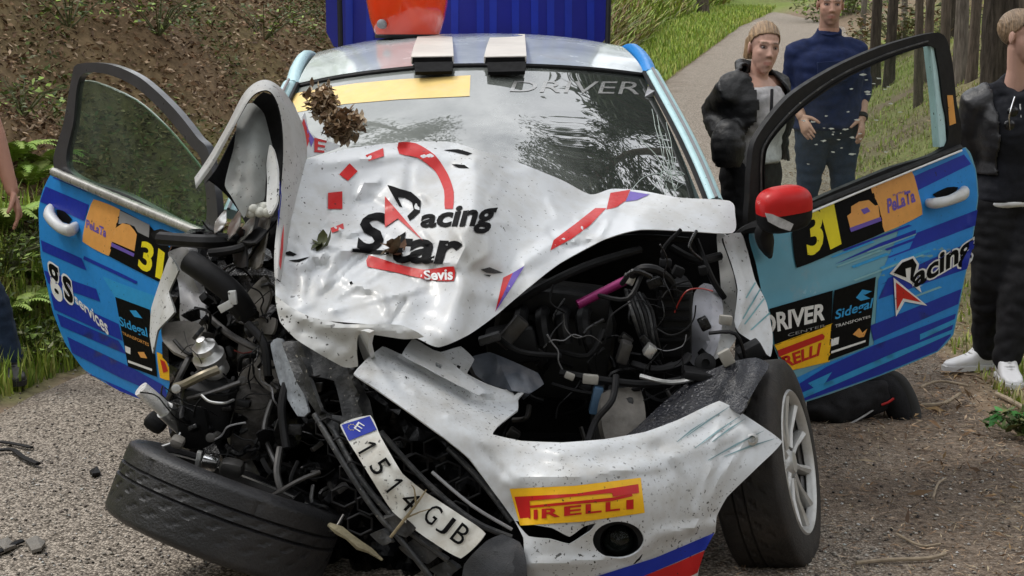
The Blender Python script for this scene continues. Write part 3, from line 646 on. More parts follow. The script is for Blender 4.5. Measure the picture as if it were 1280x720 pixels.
m_pale = flat('pale_blue_paint', (0.50, 0.72, 0.76))
def glass(name, tint, mixf, ior=1.5, rough=0.02, dust=0.0, side_dust_glare=False):
    m = bpy.data.materials.new(name); m.use_nodes = True; n = m.node_tree.nodes; l = m.node_tree.links; b = n['Principled BSDF']
    b.inputs['Base Color'].default_value = (0.02, 0.025, 0.022, 1); b.inputs['Roughness'].default_value = rough; b.inputs['IOR'].default_value = ior
    t = n.new('ShaderNodeBsdfTransparent'); t.inputs['Color'].default_value = (*tint, 1); mx = n.new('ShaderNodeMixShader')
    lw = n.new('ShaderNodeFresnel'); ge = n.new('ShaderNodeNewGeometry'); io = n.new('ShaderNodeMath'); io.operation = 'MULTIPLY_ADD'; io.inputs[1].default_value = 1 / ior - ior; io.inputs[2].default_value = ior
    l.new(ge.outputs['Backfacing'], io.inputs[0]); l.new(io.outputs[0], lw.inputs['IOR'])
    ma = n.new('ShaderNodeMath'); ma.operation = 'MULTIPLY_ADD'; ma.inputs[1].default_value = 1 - mixf; ma.inputs[2].default_value = mixf; ma.use_clamp = True
    l.new(lw.outputs[0], ma.inputs[0]); fac = ma.outputs[0]
    l.new(fac, mx.inputs[0]); l.new(t.outputs[0], mx.inputs[1]); l.new(b.outputs[0], mx.inputs[2])
    out = mx.outputs[0]
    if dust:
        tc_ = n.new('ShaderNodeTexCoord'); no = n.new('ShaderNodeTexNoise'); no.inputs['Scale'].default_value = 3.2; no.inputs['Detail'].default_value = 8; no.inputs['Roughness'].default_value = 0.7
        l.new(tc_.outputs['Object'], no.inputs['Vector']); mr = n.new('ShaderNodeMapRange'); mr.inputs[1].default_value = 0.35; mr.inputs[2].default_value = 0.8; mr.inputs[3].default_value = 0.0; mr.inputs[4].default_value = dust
        if side_dust_glare:  # paler to the left: dust colour doubles as the bright sky reflection
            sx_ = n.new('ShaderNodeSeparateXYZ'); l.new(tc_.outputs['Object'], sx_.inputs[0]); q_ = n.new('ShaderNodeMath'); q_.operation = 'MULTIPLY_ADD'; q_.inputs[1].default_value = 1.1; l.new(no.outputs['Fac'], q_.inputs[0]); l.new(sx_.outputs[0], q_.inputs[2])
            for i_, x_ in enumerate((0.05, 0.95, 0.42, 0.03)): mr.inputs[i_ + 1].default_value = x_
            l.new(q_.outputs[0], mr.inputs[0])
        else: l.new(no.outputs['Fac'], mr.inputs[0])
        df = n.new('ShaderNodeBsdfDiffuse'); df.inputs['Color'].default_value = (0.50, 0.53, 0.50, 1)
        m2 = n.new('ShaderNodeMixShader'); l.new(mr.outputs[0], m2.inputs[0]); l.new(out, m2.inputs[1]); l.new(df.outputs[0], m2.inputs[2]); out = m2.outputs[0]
    l.new(out, n['Material Output'].inputs['Surface']); return m
m_ws = glass('dusty_windscreen_painted_glare', (0.35, 0.38, 0.36), 0.92, 4.0, 0.015, 0.42, True)  # dust plus a sky reflection painted into the left half
m_dg = glass('door_glass', (0.94, 0.98, 0.95), 0.03, 1.45, 0.02, 0.05)
m_lens = glass('clear_lens', (0.6, 0.62, 0.63), 0.4, 1.6)

car = thing('rally_car', (-0.12, 5.7, 0), 'crashed white and blue rally car with crumpled bonnet and both doors open', 'car')
def xc(y): return -0.10 - 0.03 * (y - 5)
def sheet(name, outline, fn, m, parent, step=7, sm=0.3, holes=(), thick=0.004, mback=None):
    pts, F_ = tri2d(dens(outline, step, sm), step, [dens(h, step, sm) for h in holes]); V = [fn(a / 100, b / 100) for a, b in pts]
    return shell(name, V, F_, thick, m, parent, mback)

# --- body behind the doors, cabin, tailgate
def side(sgn):
    def fn(y, z):
        w = 0.80 + 0.05 * math.sin(max(0, min(1, z / 0.95)) * math.pi) if z < 0.95 else 0.80 - 0.2 * ((z - 0.95) / 0.45)
        w -= 0.10 * max(0, (y - 7.0)) ** 2
        return Vector((xc(y) + sgn * w, y, z))
    arch = [(672, 20), (673, 42), (682, 58), (700, 65), (718, 58), (727, 42), (728, 22)]
    sheet('quarter_panel', [(622, 20)] + arch + [(775, 30), (782, 60), (778, 92), (765, 100), (735, 138), (690, 142), (660, 140), (668, 100), (625, 97)], fn, m_lb, car, mback=m_blk)
    sheet('quarter_window', [(672, 103), (668, 134), (700, 135), (728, 130), (745, 105)], lambda y, z: fn(y, z) + Vector((sgn * 0.006, 0, 0)), m_blk, car)
    sheet('sill', [(495, 12), (625, 12), (625, 26), (495, 26)], fn, m_lb, car, mback=m_blk)
side(1); side(-1)
MB().box((xc(7.7), 7.72, 0.5), (0.72, 0.08, 0.30), bev=0.3).build('rear_bumper', m_bl, car)
MB().box((xc(6.3), 6.3, 0.20), (0.74, 1.35, 0.03)).build('floor_pan', m_blk2, car)
roofrows = [[(372, 104, 5.98), (420, 94, 5.88), (470, 87, 5.82), (530, 81, 5.77), (586, 79, 5.75), (642, 79, 5.77), (700, 81, 5.82), (755, 85, 5.88), (806, 91, 5.98)],
            [(382, 84, 6.25), (428, 72, 6.22), (480, 63, 6.2), (534, 58, 6.2), (586, 57, 6.2), (638, 57, 6.2), (690, 59, 6.2), (742, 64, 6.22), (793, 72, 6.25)],
            [(398, 65, 6.65), (440, 55, 6.65), (490, 47, 6.65), (540, 43, 6.65), (586, 42, 6.65), (632, 42, 6.65), (680, 44, 6.65), (728, 49, 6.65), (774, 57, 6.65)],
            [(410, 68, 7.3), (450, 60, 7.3), (500, 54, 7.3), (545, 51, 7.3), (586, 50, 7.3), (630, 50, 7.3), (675, 52, 7.3), (718, 57, 7.3), (757, 64, 7.3)]]
m_roof = mat('roof_paint', (0.62, 0.70, 0.73), 0.22, var=0.12, vs=2.5, coat=0.8, dirt=0.2, dcol=(0.45, 0.44, 0.4), col2=(0.62, 0.68, 0.70))
roof = loft('roof', roofrows, m_roof, car, 40, 24, 0.02, m_blk2)
RF = [[P(*q) for q in r_] for r_ in roofrows]
MB().tube([RF[0][8] + Vector((.02, 0, -.015)), RF[1][8] + Vector((.035, 0, -.015)), RF[2][8] + Vector((.05, 0, -.02)), RF[3][8] + Vector((.05, 0, -.03))], 0.03, 10, sm=5).build('roof_rail', m_lb, car)
MB().tube([RF[0][0] + Vector((-.02, 0, -.015)), RF[1][0] + Vector((-.035, 0, -.015)), RF[2][0] + Vector((-.05, 0, -.02)), RF[3][0] + Vector((-.05, 0, -.03))], 0.028, 10, sm=5).build('roof_rail', m_pale, car)
ws_rows = [[(v[0] + (4 if k < 4 else -2 if k > 4 else 0), v[1] + 4, v[2]) for k, v in enumerate(roofrows[0])],
           [(340, 175, 5.55), (400, 168, 5.42), (462, 163, 5.36), (525, 160, 5.32), (586, 160, 5.3), (648, 160, 5.32), (710, 162, 5.37), (775, 164, 5.43), (840, 166, 5.55)],
           [(300, 262, 5.2), (372, 262, 5.08), (444, 261, 5.0), (516, 260, 4.96), (586, 260, 4.95), (660, 260, 4.97), (735, 259, 5.01), (808, 257, 5.08), (876, 252, 5.2)]]
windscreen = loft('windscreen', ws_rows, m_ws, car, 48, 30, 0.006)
e0 = [P(*ws_rows[0][k]) for k in range(9)]
MB().tube([p + Vector((0, -.006, .004)) for p in e0], 0.008, 6, sm=3).build('seal', m_blk, windscreen)
for k_, side_ in ((8, [(811, 92, 5.98), (848, 160, 5.56), (872, 210, 5.33), (890, 254, 5.14)]), (0, [(366, 106, 5.98), (334, 172, 5.56), (312, 220, 5.33), (292, 268, 5.14)])):
    sx = 1 if k_ else -1; pp = PP(side_)
    MB().tube([p + Vector((sx * .012, 0.01, 0)) for p in pp], 0.028, 12, flat=0.75, sm=6).build('pillar', m_pale if sx > 0 else m_pale, car)
    MB().tube([p + Vector((sx * -.018, -0.004, 0.004)) for p in pp], 0.009, 6, sm=6).build('pillar_seal', m_blk, car)
    MB().tube([p + Vector((sx * .012, -0.022, 0.02)) for p in pp], 0.006, 6, sm=6).build('trim_strip', m_gv, car)
for x0 in (515, 606):
    v0 = MB(); a = [P(x0, 83, 5.72), P(x0 + 52, 83, 5.72), P(x0 + 52, 71, 5.74), P(x0 + 2, 71, 5.74)]
    base = [P(x0 - 1, 80, 5.76), P(x0 + 52, 79, 5.76), P(x0 + 50, 47, 6.6), P(x0 + 8, 47, 6.6)]
    up = Vector((0, 0, 1)); top = [base[0] + up * .026, base[1] + up * .026, base[2] + up * .014, base[3] + up * .014]
    v0.rings([[base[0], base[1], top[1], top[0]], [base[0].lerp(base[3], .3), base[1].lerp(base[2], .3), top[1].lerp(top[2], .3) + up * .008, top[0].lerp(top[3], .3) + up * .008],
              [base[0].lerp(base[3], .75), base[1].lerp(base[2], .75), top[1].lerp(top[2], .75) + up * .004, top[0].lerp(top[3], .75) + up * .004], [base[3], base[2], top[2], top[3]]])
    rv = v0.build('roof_vent', mat('vent_paint', (0.66, 0.62, 0.57), 0.5, var=0.12, vs=5, coat=0.0, spec=.3), car, 30)
    q = MB(); fr = [base[0].lerp(base[1], .02), base[0].lerp(base[1], .98), top[0].lerp(top[1], .96).lerp(base[1], .03) - up * .003, top[0].lerp(top[1], .04) - up * .003]
    q.rings([[p + Vector((0, -.012, 0)) for p in fr], [p + Vector((0, .01, 0)) for p in fr]]).build('vent_mouth', m_blk2, rv)
    fl = [P(x0 + 3, 82, 5.735), P(x0 + 52, 81, 5.735), P(x0 + 50, 93, 5.66), P(x0 + 4, 94, 5.66)]
    MB().rings([[p + Vector((0, -.012, .012)) for p in fl], fl]).build('vent_flap', m_blk2, rv)
    MB().tube([P(x0 + 1, 82, 5.715), P(x0 + 52, 81, 5.715)], 0.004, 8).build('vent_lip', m_blk, rv)
# tailgate swung up behind the roof
tg = patch('tailgate', [(408, 40), (407, -60), (412, -160), (758, -162), (764, -60), (763, 34), (750, 56), (715, 60), (586, 58), (450, 60), (417, 58)], [(408, 40, 7.48), (763, 40, 7.48), (586, 40, 7.38), (586, -160, 7.55), (412, -160, 7.62), (758, -160, 7.62)],
           mat('tailgate_blue', (0.004, 0.008, 0.20), 0.42, var=0.15, vs=3, coat=0.0, spec=.3), car, 14, 0.5, thick=0.05, mback=m_blk2)
for x0 in (432, 458, 486, 512, 564, 596, 612, 640, 664, 684, 706, 734):
    decal('stripe', tg, [(x0, 57), (x0 - 1, -155), (x0 + 9, -155), (x0 + 9, 57)], mat('tailgate_light_blue', (0.006, 0.022, 0.30), 0.42, var=0.2, vs=3, coat=0.0, spec=.3), tg, 0.003, 14)
for s in (-1, 1): MB().tube([Vector((xc(7.4) + s * .6, 7.3, 1.3)), Vector((xc(7.4) + s * .62, 7.45, 1.95))], 0.012, 8).build('gas_strut', m_blk, car)
# cabin
patch('dashboard', [(300, 285), (586, 272), (880, 275), (900, 330), (586, 345), (290, 345)], [(300, 285, 5.35), (586, 272, 5.2), (880, 275, 5.35), (586, 345, 5.5), (290, 345, 5.6), (900, 330, 5.6)], m_blk2, car, 24)
for s in (-.37, .37):
    x = xc(6.3) + s; st = MB().box((x, 6.35, 0.42), (0.22, 0.25, 0.09), bev=.3); st.box((x, 6.66, 0.80), (0.22, 0.07, 0.36), axes_from((1, 0, 0), (0, .97, -.2)), bev=.4); st.build('seat', m_blk2, car)
cage = [[(-.62, 5.6, .6), (-.6, 5.95, 1.3), (-.56, 6.7, 1.38), (-.6, 6.72, .3)], [(.62, 5.6, .6), (.6, 5.95, 1.3), (.56, 6.7, 1.38), (.6, 6.72, .3)], [(-.58, 6.7, 1.36), (.58, 6.7, 1.36)], [(-.58, 6.7, 1.36), (.6, 6.72, .4)], [(.58, 6.7, 1.36), (-.6, 6.72, .4)]]
for c in cage: MB().tube([Vector((xc(a[1]) + a[0], a[1], a[2])) for a in c], 0.02, 8).build('roll_cage_bar', mat('cage_grey', (0.3, 0.32, 0.33), 0.4), car)
# stickers on the windscreen
decal('sun_strip', windscreen, [(362, 118), (400, 111), (445, 104), (500, 99), (588, 94), (587, 120), (500, 124), (430, 130), (372, 140)], mat('pale_yellow_film', (0.86, 0.62, 0.22), 0.45, var=0.06, vs=14, dirt=0.3, dcol=(0.7, 0.6, 0.4)), windscreen, 0.004)
m_film = mat('white_film', (0.26, 0.26, 0.255), 0.3, var=0.25, vs=20, coat=1.0)
m_film2 = mat('grey_film', (0.12, 0.12, 0.11), 0.4, var=0.2)
text('lettering', 'DRIVER', [(636, 101), (797, 102), (799, 118), (637, 114)], windscreen, m_film, windscreen, 0.005, 0.0, 0.2)
decal('sticker', windscreen, [(806, 121), (810, 107), (819, 106), (817, 121)], m_film, windscreen, 0.004)
ck = MB(); c0 = np.array([838, 215])      # star of cracks, right side of the glass
for k in range(30):
    a = random.uniform(0, 6.28); ln = random.uniform(18, 60) * (1.3 if math.cos(a) < 0 else .7); q = [c0 + np.array([random.gauss(0, 6), random.gauss(0, 9)])]; st = 6
    for j in range(st): a += random.uniform(-.25, .25); q.append(q[-1] + np.array([math.cos(a) * .6, math.sin(a)]) * ln / st)
    q = [p for p in q if 600 < p[0] < 868 - (250 - p[1]) * .36 and 110 < p[1] < 252]
    if len(q) > 2: ck.tube(on(windscreen, q, 0.002), 0.0011, 3, cap=False)
tag(ck.build('crack', mat('cracked_glass_edge', (0.45, 0.52, 0.48), 0.3), windscreen, None), kind='stuff')

# --- bonnet
bon_ctrl = [(440, 185, 4.85), (560, 180, 4.92), (640, 200, 4.92), (740, 245, 4.97), (800, 246, 5.0), (915, 250, 4.97), (915, 290, 4.87), (800, 289, 4.7), (700, 330, 4.5), (620, 395, 4.3), (545, 432, 4.2), (480, 405, 4.2), (420, 400, 4.25), (345, 375, 4.3), (350, 280, 4.5), (375, 205, 4.72), (500, 300, 4.52), (580, 290, 4.45), (450, 255, 4.66), (680, 280, 4.66), (760, 270, 4.82)]
rc_ = random.Random(21); rcre = []
for k in range(34):
    u, v = (rc_.uniform(365, 590), rc_.uniform(215, 410)) if k < 26 else (rc_.uniform(600, 800), rc_.uniform(245, 330)); a = rc_.uniform(0, 6.28); l_ = rc_.uniform(14, 42)
    rcre.append(([(u, v), (u + math.cos(a) * l_, v + math.sin(a) * l_), (u + math.cos(a + .5) * l_ * 1.8, v + math.sin(a + .5) * l_ * 1.8)], rc_.uniform(.005, .015) * rc_.choice((-1, 1, 1)), rc_.uniform(5, 11), 'v'))
for k in range(12):
    a = -2.9 + k * .22 + rc_.uniform(-.08, .08); r0, r1 = rc_.uniform(25, 70), rc_.uniform(90, 190); c0_ = (372, 398); q_ = [(c0_[0] - math.cos(a) * r * (1 if k < 99 else 1), c0_[1] + math.sin(a) * r) for r in (r0, (r0 + r1) / 2 + 4, r1)]
    rcre.append((q_, rc_.uniform(.006, .013) * rc_.choice((-1, 1)), rc_.uniform(5, 9), 'v'))
bonnet = patch('bonnet', [(372, 205), (404, 194), (440, 185), (500, 178), (560, 177), (600, 188), (640, 200), (700, 224), (738, 243), (765, 236), (800, 238), (850, 247), (912, 251), (919, 268), (916, 291), (860, 289), (800, 287), (756, 299), (700, 329), (660, 360), (620, 394), (585, 419), (548, 434), (520, 422), (480, 408), (420, 402), (370, 400), (346, 382), (345, 340), (352, 285), (368, 240)],
               bon_ctrl, m_white, car, 3.7, 0.7, creases=rcre + [([(592, 186), (590, 250), (583, 300), (578, 365), (560, 420)], 0.060, 22, 'g'), ([(592, 186), (560, 215), (520, 235), (470, 250), (420, 262)], -0.03, 22, 'g'),
               ([(372, 330), (410, 315), (450, 310), (520, 322), (570, 330)], 0.022, 14, 'v'), ([(395, 206), (440, 200), (520, 192), (590, 205)], 0.02, 10, 'v'), ([(578, 330), (605, 348), (650, 342)], -0.025, 12, 'g'), ([(420, 290), (470, 270), (500, 235)], 0.018, 16, 'v'),
               ([(760, 262), (715, 292), (660, 325), (625, 372)], 0.02, 14, 'v'), ([(640, 215), (665, 260), (640, 320)], -0.03, 24, 'g'), ([(405, 345), (440, 380), (520, 395)], -0.02, 16, 'g'), ([(350, 368), (420, 385), (500, 390), (550, 414)], 0.010, 11, 'g')],
               noise_=(0.008, 55), thick=0.0025, mback=m_blk2, mrim=m_whited, ang=40)
D_ = lambda name, poly, m, off=0.004, surf=bonnet, par=None, sm=0.0: decal(name, surf, poly, m, par or surf, off, 7, sm)
D_('ring_segment', [(498, 178), (520, 179), (544, 194), (560, 218), (567, 239), (566, 261), (556, 261), (555, 238), (544, 214), (522, 197), (499, 192)], m_red, sm=0.7)
for q in ([(457, 194), (479, 185), (480, 195), (461, 201)], [(424, 218), (437, 204), (447, 214), (435, 226)], [(410, 241), (428, 239), (428, 261), (410, 261)], [(413, 285), (429, 279), (430, 286), (415, 291)]): D_('ring_segment', q, m_red)
D_('banner', [(461, 319), (500, 331), (531, 337), (567, 333), (567, 351), (537, 350), (493, 340), (459, 333)], m_red, sm=0.5)
text('lettering', 'Sevis', [(529, 338), (566, 335), (566, 350), (531, 350)], bonnet, m_wv, bonnet, 0.007, 0.03)
D_('lettering', [(484, 231), (500, 236), (514, 240), (526, 251), (525, 265), (512, 276), (509, 270), (517, 262), (515, 253), (506, 247), (497, 246), (503, 259), (499, 258)], m_kv, sm=0.3)
text('lettering', 'acing', [(524, 263), (624, 251), (616, 292), (526, 291)], bonnet, m_kv, bonnet, 0.005, 0.035, 0.15)
text('lettering', 'S', [(447, 268), (484, 264), (480, 314), (446, 314)], bonnet, m_kv, bonnet, 0.005, 0.03, 0.1)
D_('lettering', [(441, 311), (460, 312), (486, 313), (486, 318), (460, 317), (440, 315)], m_kv)
text('lettering', 'tar', [(486, 288), (580, 294), (575, 331), (488, 329)], bonnet, m_kv, bonnet, 0.005, 0.035, 0.15)
D_('arrow', [(481, 245), (529, 301), (497, 273), (481, 284)], m_red, 0.008)
D_('stripe', [(744, 260), (758, 260), (737, 282), (715, 298), (688, 313), (692, 300), (720, 279)], m_red); D_('stripe', [(763, 241), (788, 237), (782, 251), (770, 259), (758, 262)], m_red); D_('stripe', [(788, 239), (812, 243), (796, 250), (782, 252)], m_pur)
D_('stripe', [(629, 347), (641, 341), (630, 366), (619, 390)], m_red); D_('stripe', [(641, 341), (656, 332), (634, 368), (619, 390)], m_pur)
D_('smudge', [(601, 337), (612, 334), (622, 338), (629, 341), (618, 342), (608, 341)], m_scuff); D_('smudge', [(604, 343), (614, 344), (612, 346)], m_kv)
for q in ([(350, 316), (362, 311), (374, 318), (368, 322), (358, 320)], [(356, 326), (372, 324), (392, 318), (374, 330)], [(548, 186), (572, 184), (596, 193), (588, 197), (566, 190)], [(560, 203), (582, 205), (590, 212), (572, 211)], [(436, 352), (440, 350), (442, 355), (437, 357)], [(352, 300), (355, 296), (357, 312), (353, 312)]): cq = np.mean(q, 0); D_('scuff_mark', [tuple(cq + (np.array(p) - cq) * (.75, .6)) for p in q], m_kv, .003, sm=.5)
bedge = patch('bonnet_edge', [(344, 370), (362, 383), (388, 396), (430, 405), (500, 406), (530, 421), (505, 424), (450, 417), (446, 440), (447, 458), (430, 459), (402, 444), (370, 424), (350, 402)], [(344, 370, 4.25), (388, 396, 4.17), (500, 406, 4.12), (530, 421, 4.12), (450, 417, 4.10), (435, 458, 4.13), (370, 424, 4.16)],
              m_whited, car, 3.6, 0.5, creases=[([(355, 385), (400, 408), (450, 412), (520, 416)], 0.012, 8, 'g'), ([(380, 410), (430, 430)], -0.015, 10, 'g')], noise_=(0.006, 16), thick=0.003, mback=m_grey, ang=30)
patch('bonnet_bracket', [(448, 414), (462, 416), (460, 432), (464, 450), (456, 452), (449, 434)], [(448, 414, 4.2), (464, 450, 4.25), (456, 430, 4.18)], m_whited, car, 6, thick=0.012)
# left corner of the bonnet folded up into an arch
arch = [((243, 222, 4.6), (245, 236, 4.53)), ((261, 196, 4.61), (267, 206, 4.55)), ((284, 156, 4.66), (290, 164, 4.59)), ((306, 115, 4.72), (312, 124, 4.63)), ((328, 100, 4.74), (329, 113, 4.63)), ((348, 107, 4.74), (341, 118, 4.62)), ((366, 130, 4.75), (350, 140, 4.6)), ((381, 165, 4.76), (354, 175, 4.58)), ((383, 205, 4.74), (353, 215, 4.55)), ((371, 260, 4.6), (348, 265, 4.48)), ((358, 312, 4.45), (343, 312, 4.4)), ((351, 352, 4.36), (343, 346, 4.33))]
rows = [[a, tuple((np.array(a) * .55 + np.array(b) * .45) - np.array([0, 0, .03])), b] for a, b in arch]
m_dull = mat('dull_white_paint', (0.40, 0.40, 0.395), 0.5, var=0.08, vs=9, dirt=0.6, dcol=(0.27, 0.25, 0.21), ds=8, speck=0.8)
fold = loft('folded_bonnet_corner', rows, m_dull, car, 8, 66, 0.004, m_blk2)
patch('fold_lining', [(247, 240), (270, 212), (292, 170), (314, 130), (329, 115), (341, 119), (351, 142), (355, 178), (353, 218), (348, 268), (344, 312), (320, 300), (290, 250), (262, 225)], [(247, 240, 4.58), (314, 130, 4.8), (341, 119, 4.8), (353, 218, 4.7), (344, 312, 4.5), (290, 250, 4.72), (320, 190, 4.85)], m_blk2, car, 9, thick=0.004)
patch('bonnet_underside', [(297, 150), (307, 131), (317, 129), (330, 142), (338, 172), (341, 188), (334, 202), (332, 230), (330, 250), (312, 257), (305, 272), (290, 247), (281, 231), (286, 207), (292, 185)], [(297, 150, 4.7), (317, 129, 4.74), (338, 172, 4.66), (330, 250, 4.52), (290, 247, 4.5), (312, 190, 4.60), (286, 207, 4.58)], m_grey, car, 6, creases=[([(322, 140), (318, 200), (315, 250)], 0.02, 12, 'g'), ([(296, 160), (300, 220), (296, 250)], 0.015, 6, 'v')], noise_=(0.006, 20), thick=0.005)
patch('torn_flange', [(337, 181), (343, 192), (347, 216), (346, 252), (337, 268), (333, 256), (334, 230), (333, 205)], [(337, 181, 4.6), (347, 216, 4.52), (337, 268, 4.42), (333, 225, 4.55)], m_whited, car, 5, noise_=(0.008, 12), thick=0.006)
cst = patch('bonnet_stripe_panel', [(374, 160), (381, 140), (386, 162), (396, 172), (426, 182), (408, 190), (388, 196), (374, 200), (370, 188)], [(374, 160, 4.8), (386, 162, 4.83), (426, 182, 4.9), (374, 200, 4.74), (396, 192, 4.8)], m_white, car, 5, thick=0.004)
decal('stripe', cst, [(374, 162), (380, 148), (388, 172), (379, 198), (371, 195)], m_red, cst, 0.003); decal('stripe', cst, [(381, 150), (386, 164), (393, 174), (389, 184), (385, 170)], m_pur, cst, 0.003)
text('lettering', 'E', [(393, 172), (409, 176), (405, 191), (393, 190)], cst, m_red, cst, 0.004, 0.02)
decal('stripe', fold, [(349, 330), (352, 296), (355, 280), (354, 310), (351, 338)], m_red, fold, 0.004); decal('stripe', fold, [(347, 240), (350, 225), (352, 245), (348, 285)], m_bl, fold, 0.004)

# --- front bumper
bump_ctrl = [(442, 467, 4.15), (478, 433, 4.3), (516, 424, 4.36), (593, 449, 4.38), (655, 489, 4.32), (622, 533, 4.1), (500, 503, 4.05), (560, 500, 4.12), (560, 548, 3.98), (642, 649, 3.95), (700, 553, 4.03), (700, 620, 3.9), (806, 540, 4.12), (806, 620, 3.95), (899, 501, 4.27), (978, 552, 4.24), (944, 587, 4.16), (896, 645, 4.1), (885, 676, 4.09), (870, 740, 4.08), (760, 710, 3.92), (655, 690, 3.9), (650, 760, 3.95), (770, 675, 3.92)]
bumper = patch('front_bumper', [(442, 467), (458, 449), (478, 433), (491, 438), (503, 443), (516, 424), (533, 434), (551, 440), (576, 433), (593, 449), (584, 467), (609, 480), (631, 487), (651, 482), (655, 490), (647, 499), (647, 512), (622, 533), (616, 543), (652, 551), (703, 553), (755, 549), (806, 540), (847, 525), (899, 501), (930, 518), (978, 552), (944, 587), (909, 621), (896, 645), (894, 666), (884, 678), (876, 700), (872, 722), (868, 775), (740, 785), (655, 775), (658, 720), (655, 690), (654, 672), (642, 649), (613, 609), (587, 573), (555, 547), (511, 515), (467, 484)],
               bump_ctrl, mat('bumper_white', (0.58, 0.60, 0.62), 0.40, var=0.04, vs=4, dirt=0.60, dcol=(0.34, 0.31, 0.26), ds=7, speck=1.0, ss=120, coat=0.1), car, 4.0, 0.3, creases=[([(455, 462), (490, 470), (520, 490)], .012, 6, 'v'), ([(480, 445), (500, 480)], -.010, 6, 'v'), ([(560, 520), (600, 515), (640, 525)], .010, 7, 'v'), ([(820, 560), (850, 600), (850, 650)], -.012, 12, 'v'), ([(700, 570), (760, 590), (830, 585)], .006, 8, 'v'), ([(900, 530), (890, 580), (870, 640)], .010, 9, 'v'), ([(600, 560), (640, 600)], -.008, 8, 'v'), ([(662, 706), (740, 702), (795, 690), (822, 668), (894, 656)], 0.014, 8, 'g'), ([(612, 552), (703, 562), (806, 549), (899, 509)], 0.012, 10, 'g'), ([(640, 598), (740, 594), (840, 572), (935, 535)], 0.014, 16, 'v'), ([(494, 446), (540, 474), (585, 500), (640, 504)], -0.03, 7, 'g'), ([(516, 432), (556, 462), (610, 492)], 0.02, 7, 'v'), ([(470, 475), (530, 515), (590, 545)], 0.02, 20, 'g'), ([(868, 660), (905, 590), (940, 540)], 0.012, 10, 'v')],
               noise_=(0.0035, 30), thick=0.005, mback=m_blk, mrim=m_white, holes=[[(644, 651), (666, 656), (690, 660), (712, 671), (730, 658), (745, 654), (738, 664), (712, 680), (688, 674), (660, 670)], [(773 + 32 * math.cos(a), 675 + 23 * math.sin(a)) for a in np.linspace(0, 6.2832, 28, endpoint=False)]], ang=28)
DB = lambda name, poly, m, off=0.004, sm=0.0: decal(name, bumper, poly, m, bumper, off, 8, sm)
DB('stripe', [(741, 722), (820, 697), (893, 666), (882, 687), (845, 703), (800, 722)], m_bl); DB('stripe', [(800, 722), (845, 704), (881, 688), (872, 716), (855, 724)], m_red)
DB('sticker', [(637, 611), (720, 607), (801, 597), (806, 641), (730, 652), (650, 657)], m_yel, 0.003)
DB('lettering', [(643, 621), (720, 617), (798, 605), (799, 616), (766, 621), (765, 616), (662, 626), (663, 648), (650, 648)], m_red, 0.005); DB('lettering', [(662, 632), (766, 622), (790, 617), (791, 620), (766, 626), (663, 635)], m_red, 0.005)
for ch, a, b, t in (('I', 667, 672, 0), ('R', 677, 700, 1), ('E', 705, 727, 2), ('L', 732, 752, 3), ('L', 757, 775, 4), ('I', 783, 792, 5)):
    f = lambda u, top: (640 + (u - 640), (638 if top else 650) - (u - 660) * 0.105)
    text('lettering', ch, [f(a, 1), f(b, 1), f(b, 0), f(a, 0)], bumper, m_red, bumper, 0.005, 0.03)
for k, (a, b) in enumerate((((858, 545), (912, 508)), ((868, 560), (925, 520)), ((890, 552), (930, 524)), ((885, 575), (955, 538)), ((905, 570), (968, 548)), ((846, 552), (880, 527)))): DB('pinstripe', [a, ((a[0] + b[0]) / 2, (a[1] + b[1]) / 2 - 2), b, (b[0] - .3, b[1] + .7), (a[0] + .3, a[1] + .7)], mat('grey_teal_line', (0.16, 0.26, 0.28), .4, var=.2))
for q in ([(534, 455), (539, 457), (538, 461), (533, 459)], [(552, 461), (557, 464), (555, 468), (551, 465)], [(566, 467), (573, 471), (571, 475), (565, 471)], [(572, 456), (576, 458), (574, 462), (570, 460)], [(506, 470), (509, 471), (508, 474)], [(641, 490), (646, 487), (647, 491), (643, 494)]): DB('slot', q, m_blk2)
patch('bumper_flange', [(502, 444), (516, 423), (534, 433), (556, 446), (584, 470), (606, 488), (598, 494), (566, 478), (530, 459)], [(502, 444, 4.24), (516, 423, 4.30), (556, 446, 4.26), (606, 488, 4.2), (566, 478, 4.17)], m_white, bumper, 5, .3, creases=[([(508, 440), (550, 462), (600, 490)], .012, 6, 'v')], holes=[[(545, 452), (553, 456), (551, 461), (544, 457)]], thick=.004)
fc = P(773, 676, 3.99); ax = (CAM + Vector((.2, 0, -.9)) - fc).normalized()
fl = MB().lathe(fc, ax, [(0.085, -0.03), (0.078, 0.012), (0.066, 0.03), (0.050, 0.028), (0.044, -0.01), (0.03, -0.03)], 28).build('fog_light', m_blk, car)
MB().blob(fc + ax * -0.005, (0.042, 0.042, 0.018), axes_from(frame_of(ax)[0], frame_of(ax)[1])).build('lens', m_lens, fl)
tw = on(bumper, [(940, 549)], .004)[0]; MB().lathe(tw, (CAM - tw), [(0.004, -.01), (0.017, -.004), (0.017, 0.006), (0.010, 0.008), (0.008, -0.004)], 18).build('tow_hole_ring', m_alu, bumper)
patch('bumper_backing', [(630, 640), (700, 640), (760, 640), (820, 645), (830, 700), (760, 720), (640, 700)], [(630, 640, 4.02), (760, 640, 4.04), (830, 700, 4.1), (640, 700, 4.02)], m_blk2, car, 14)

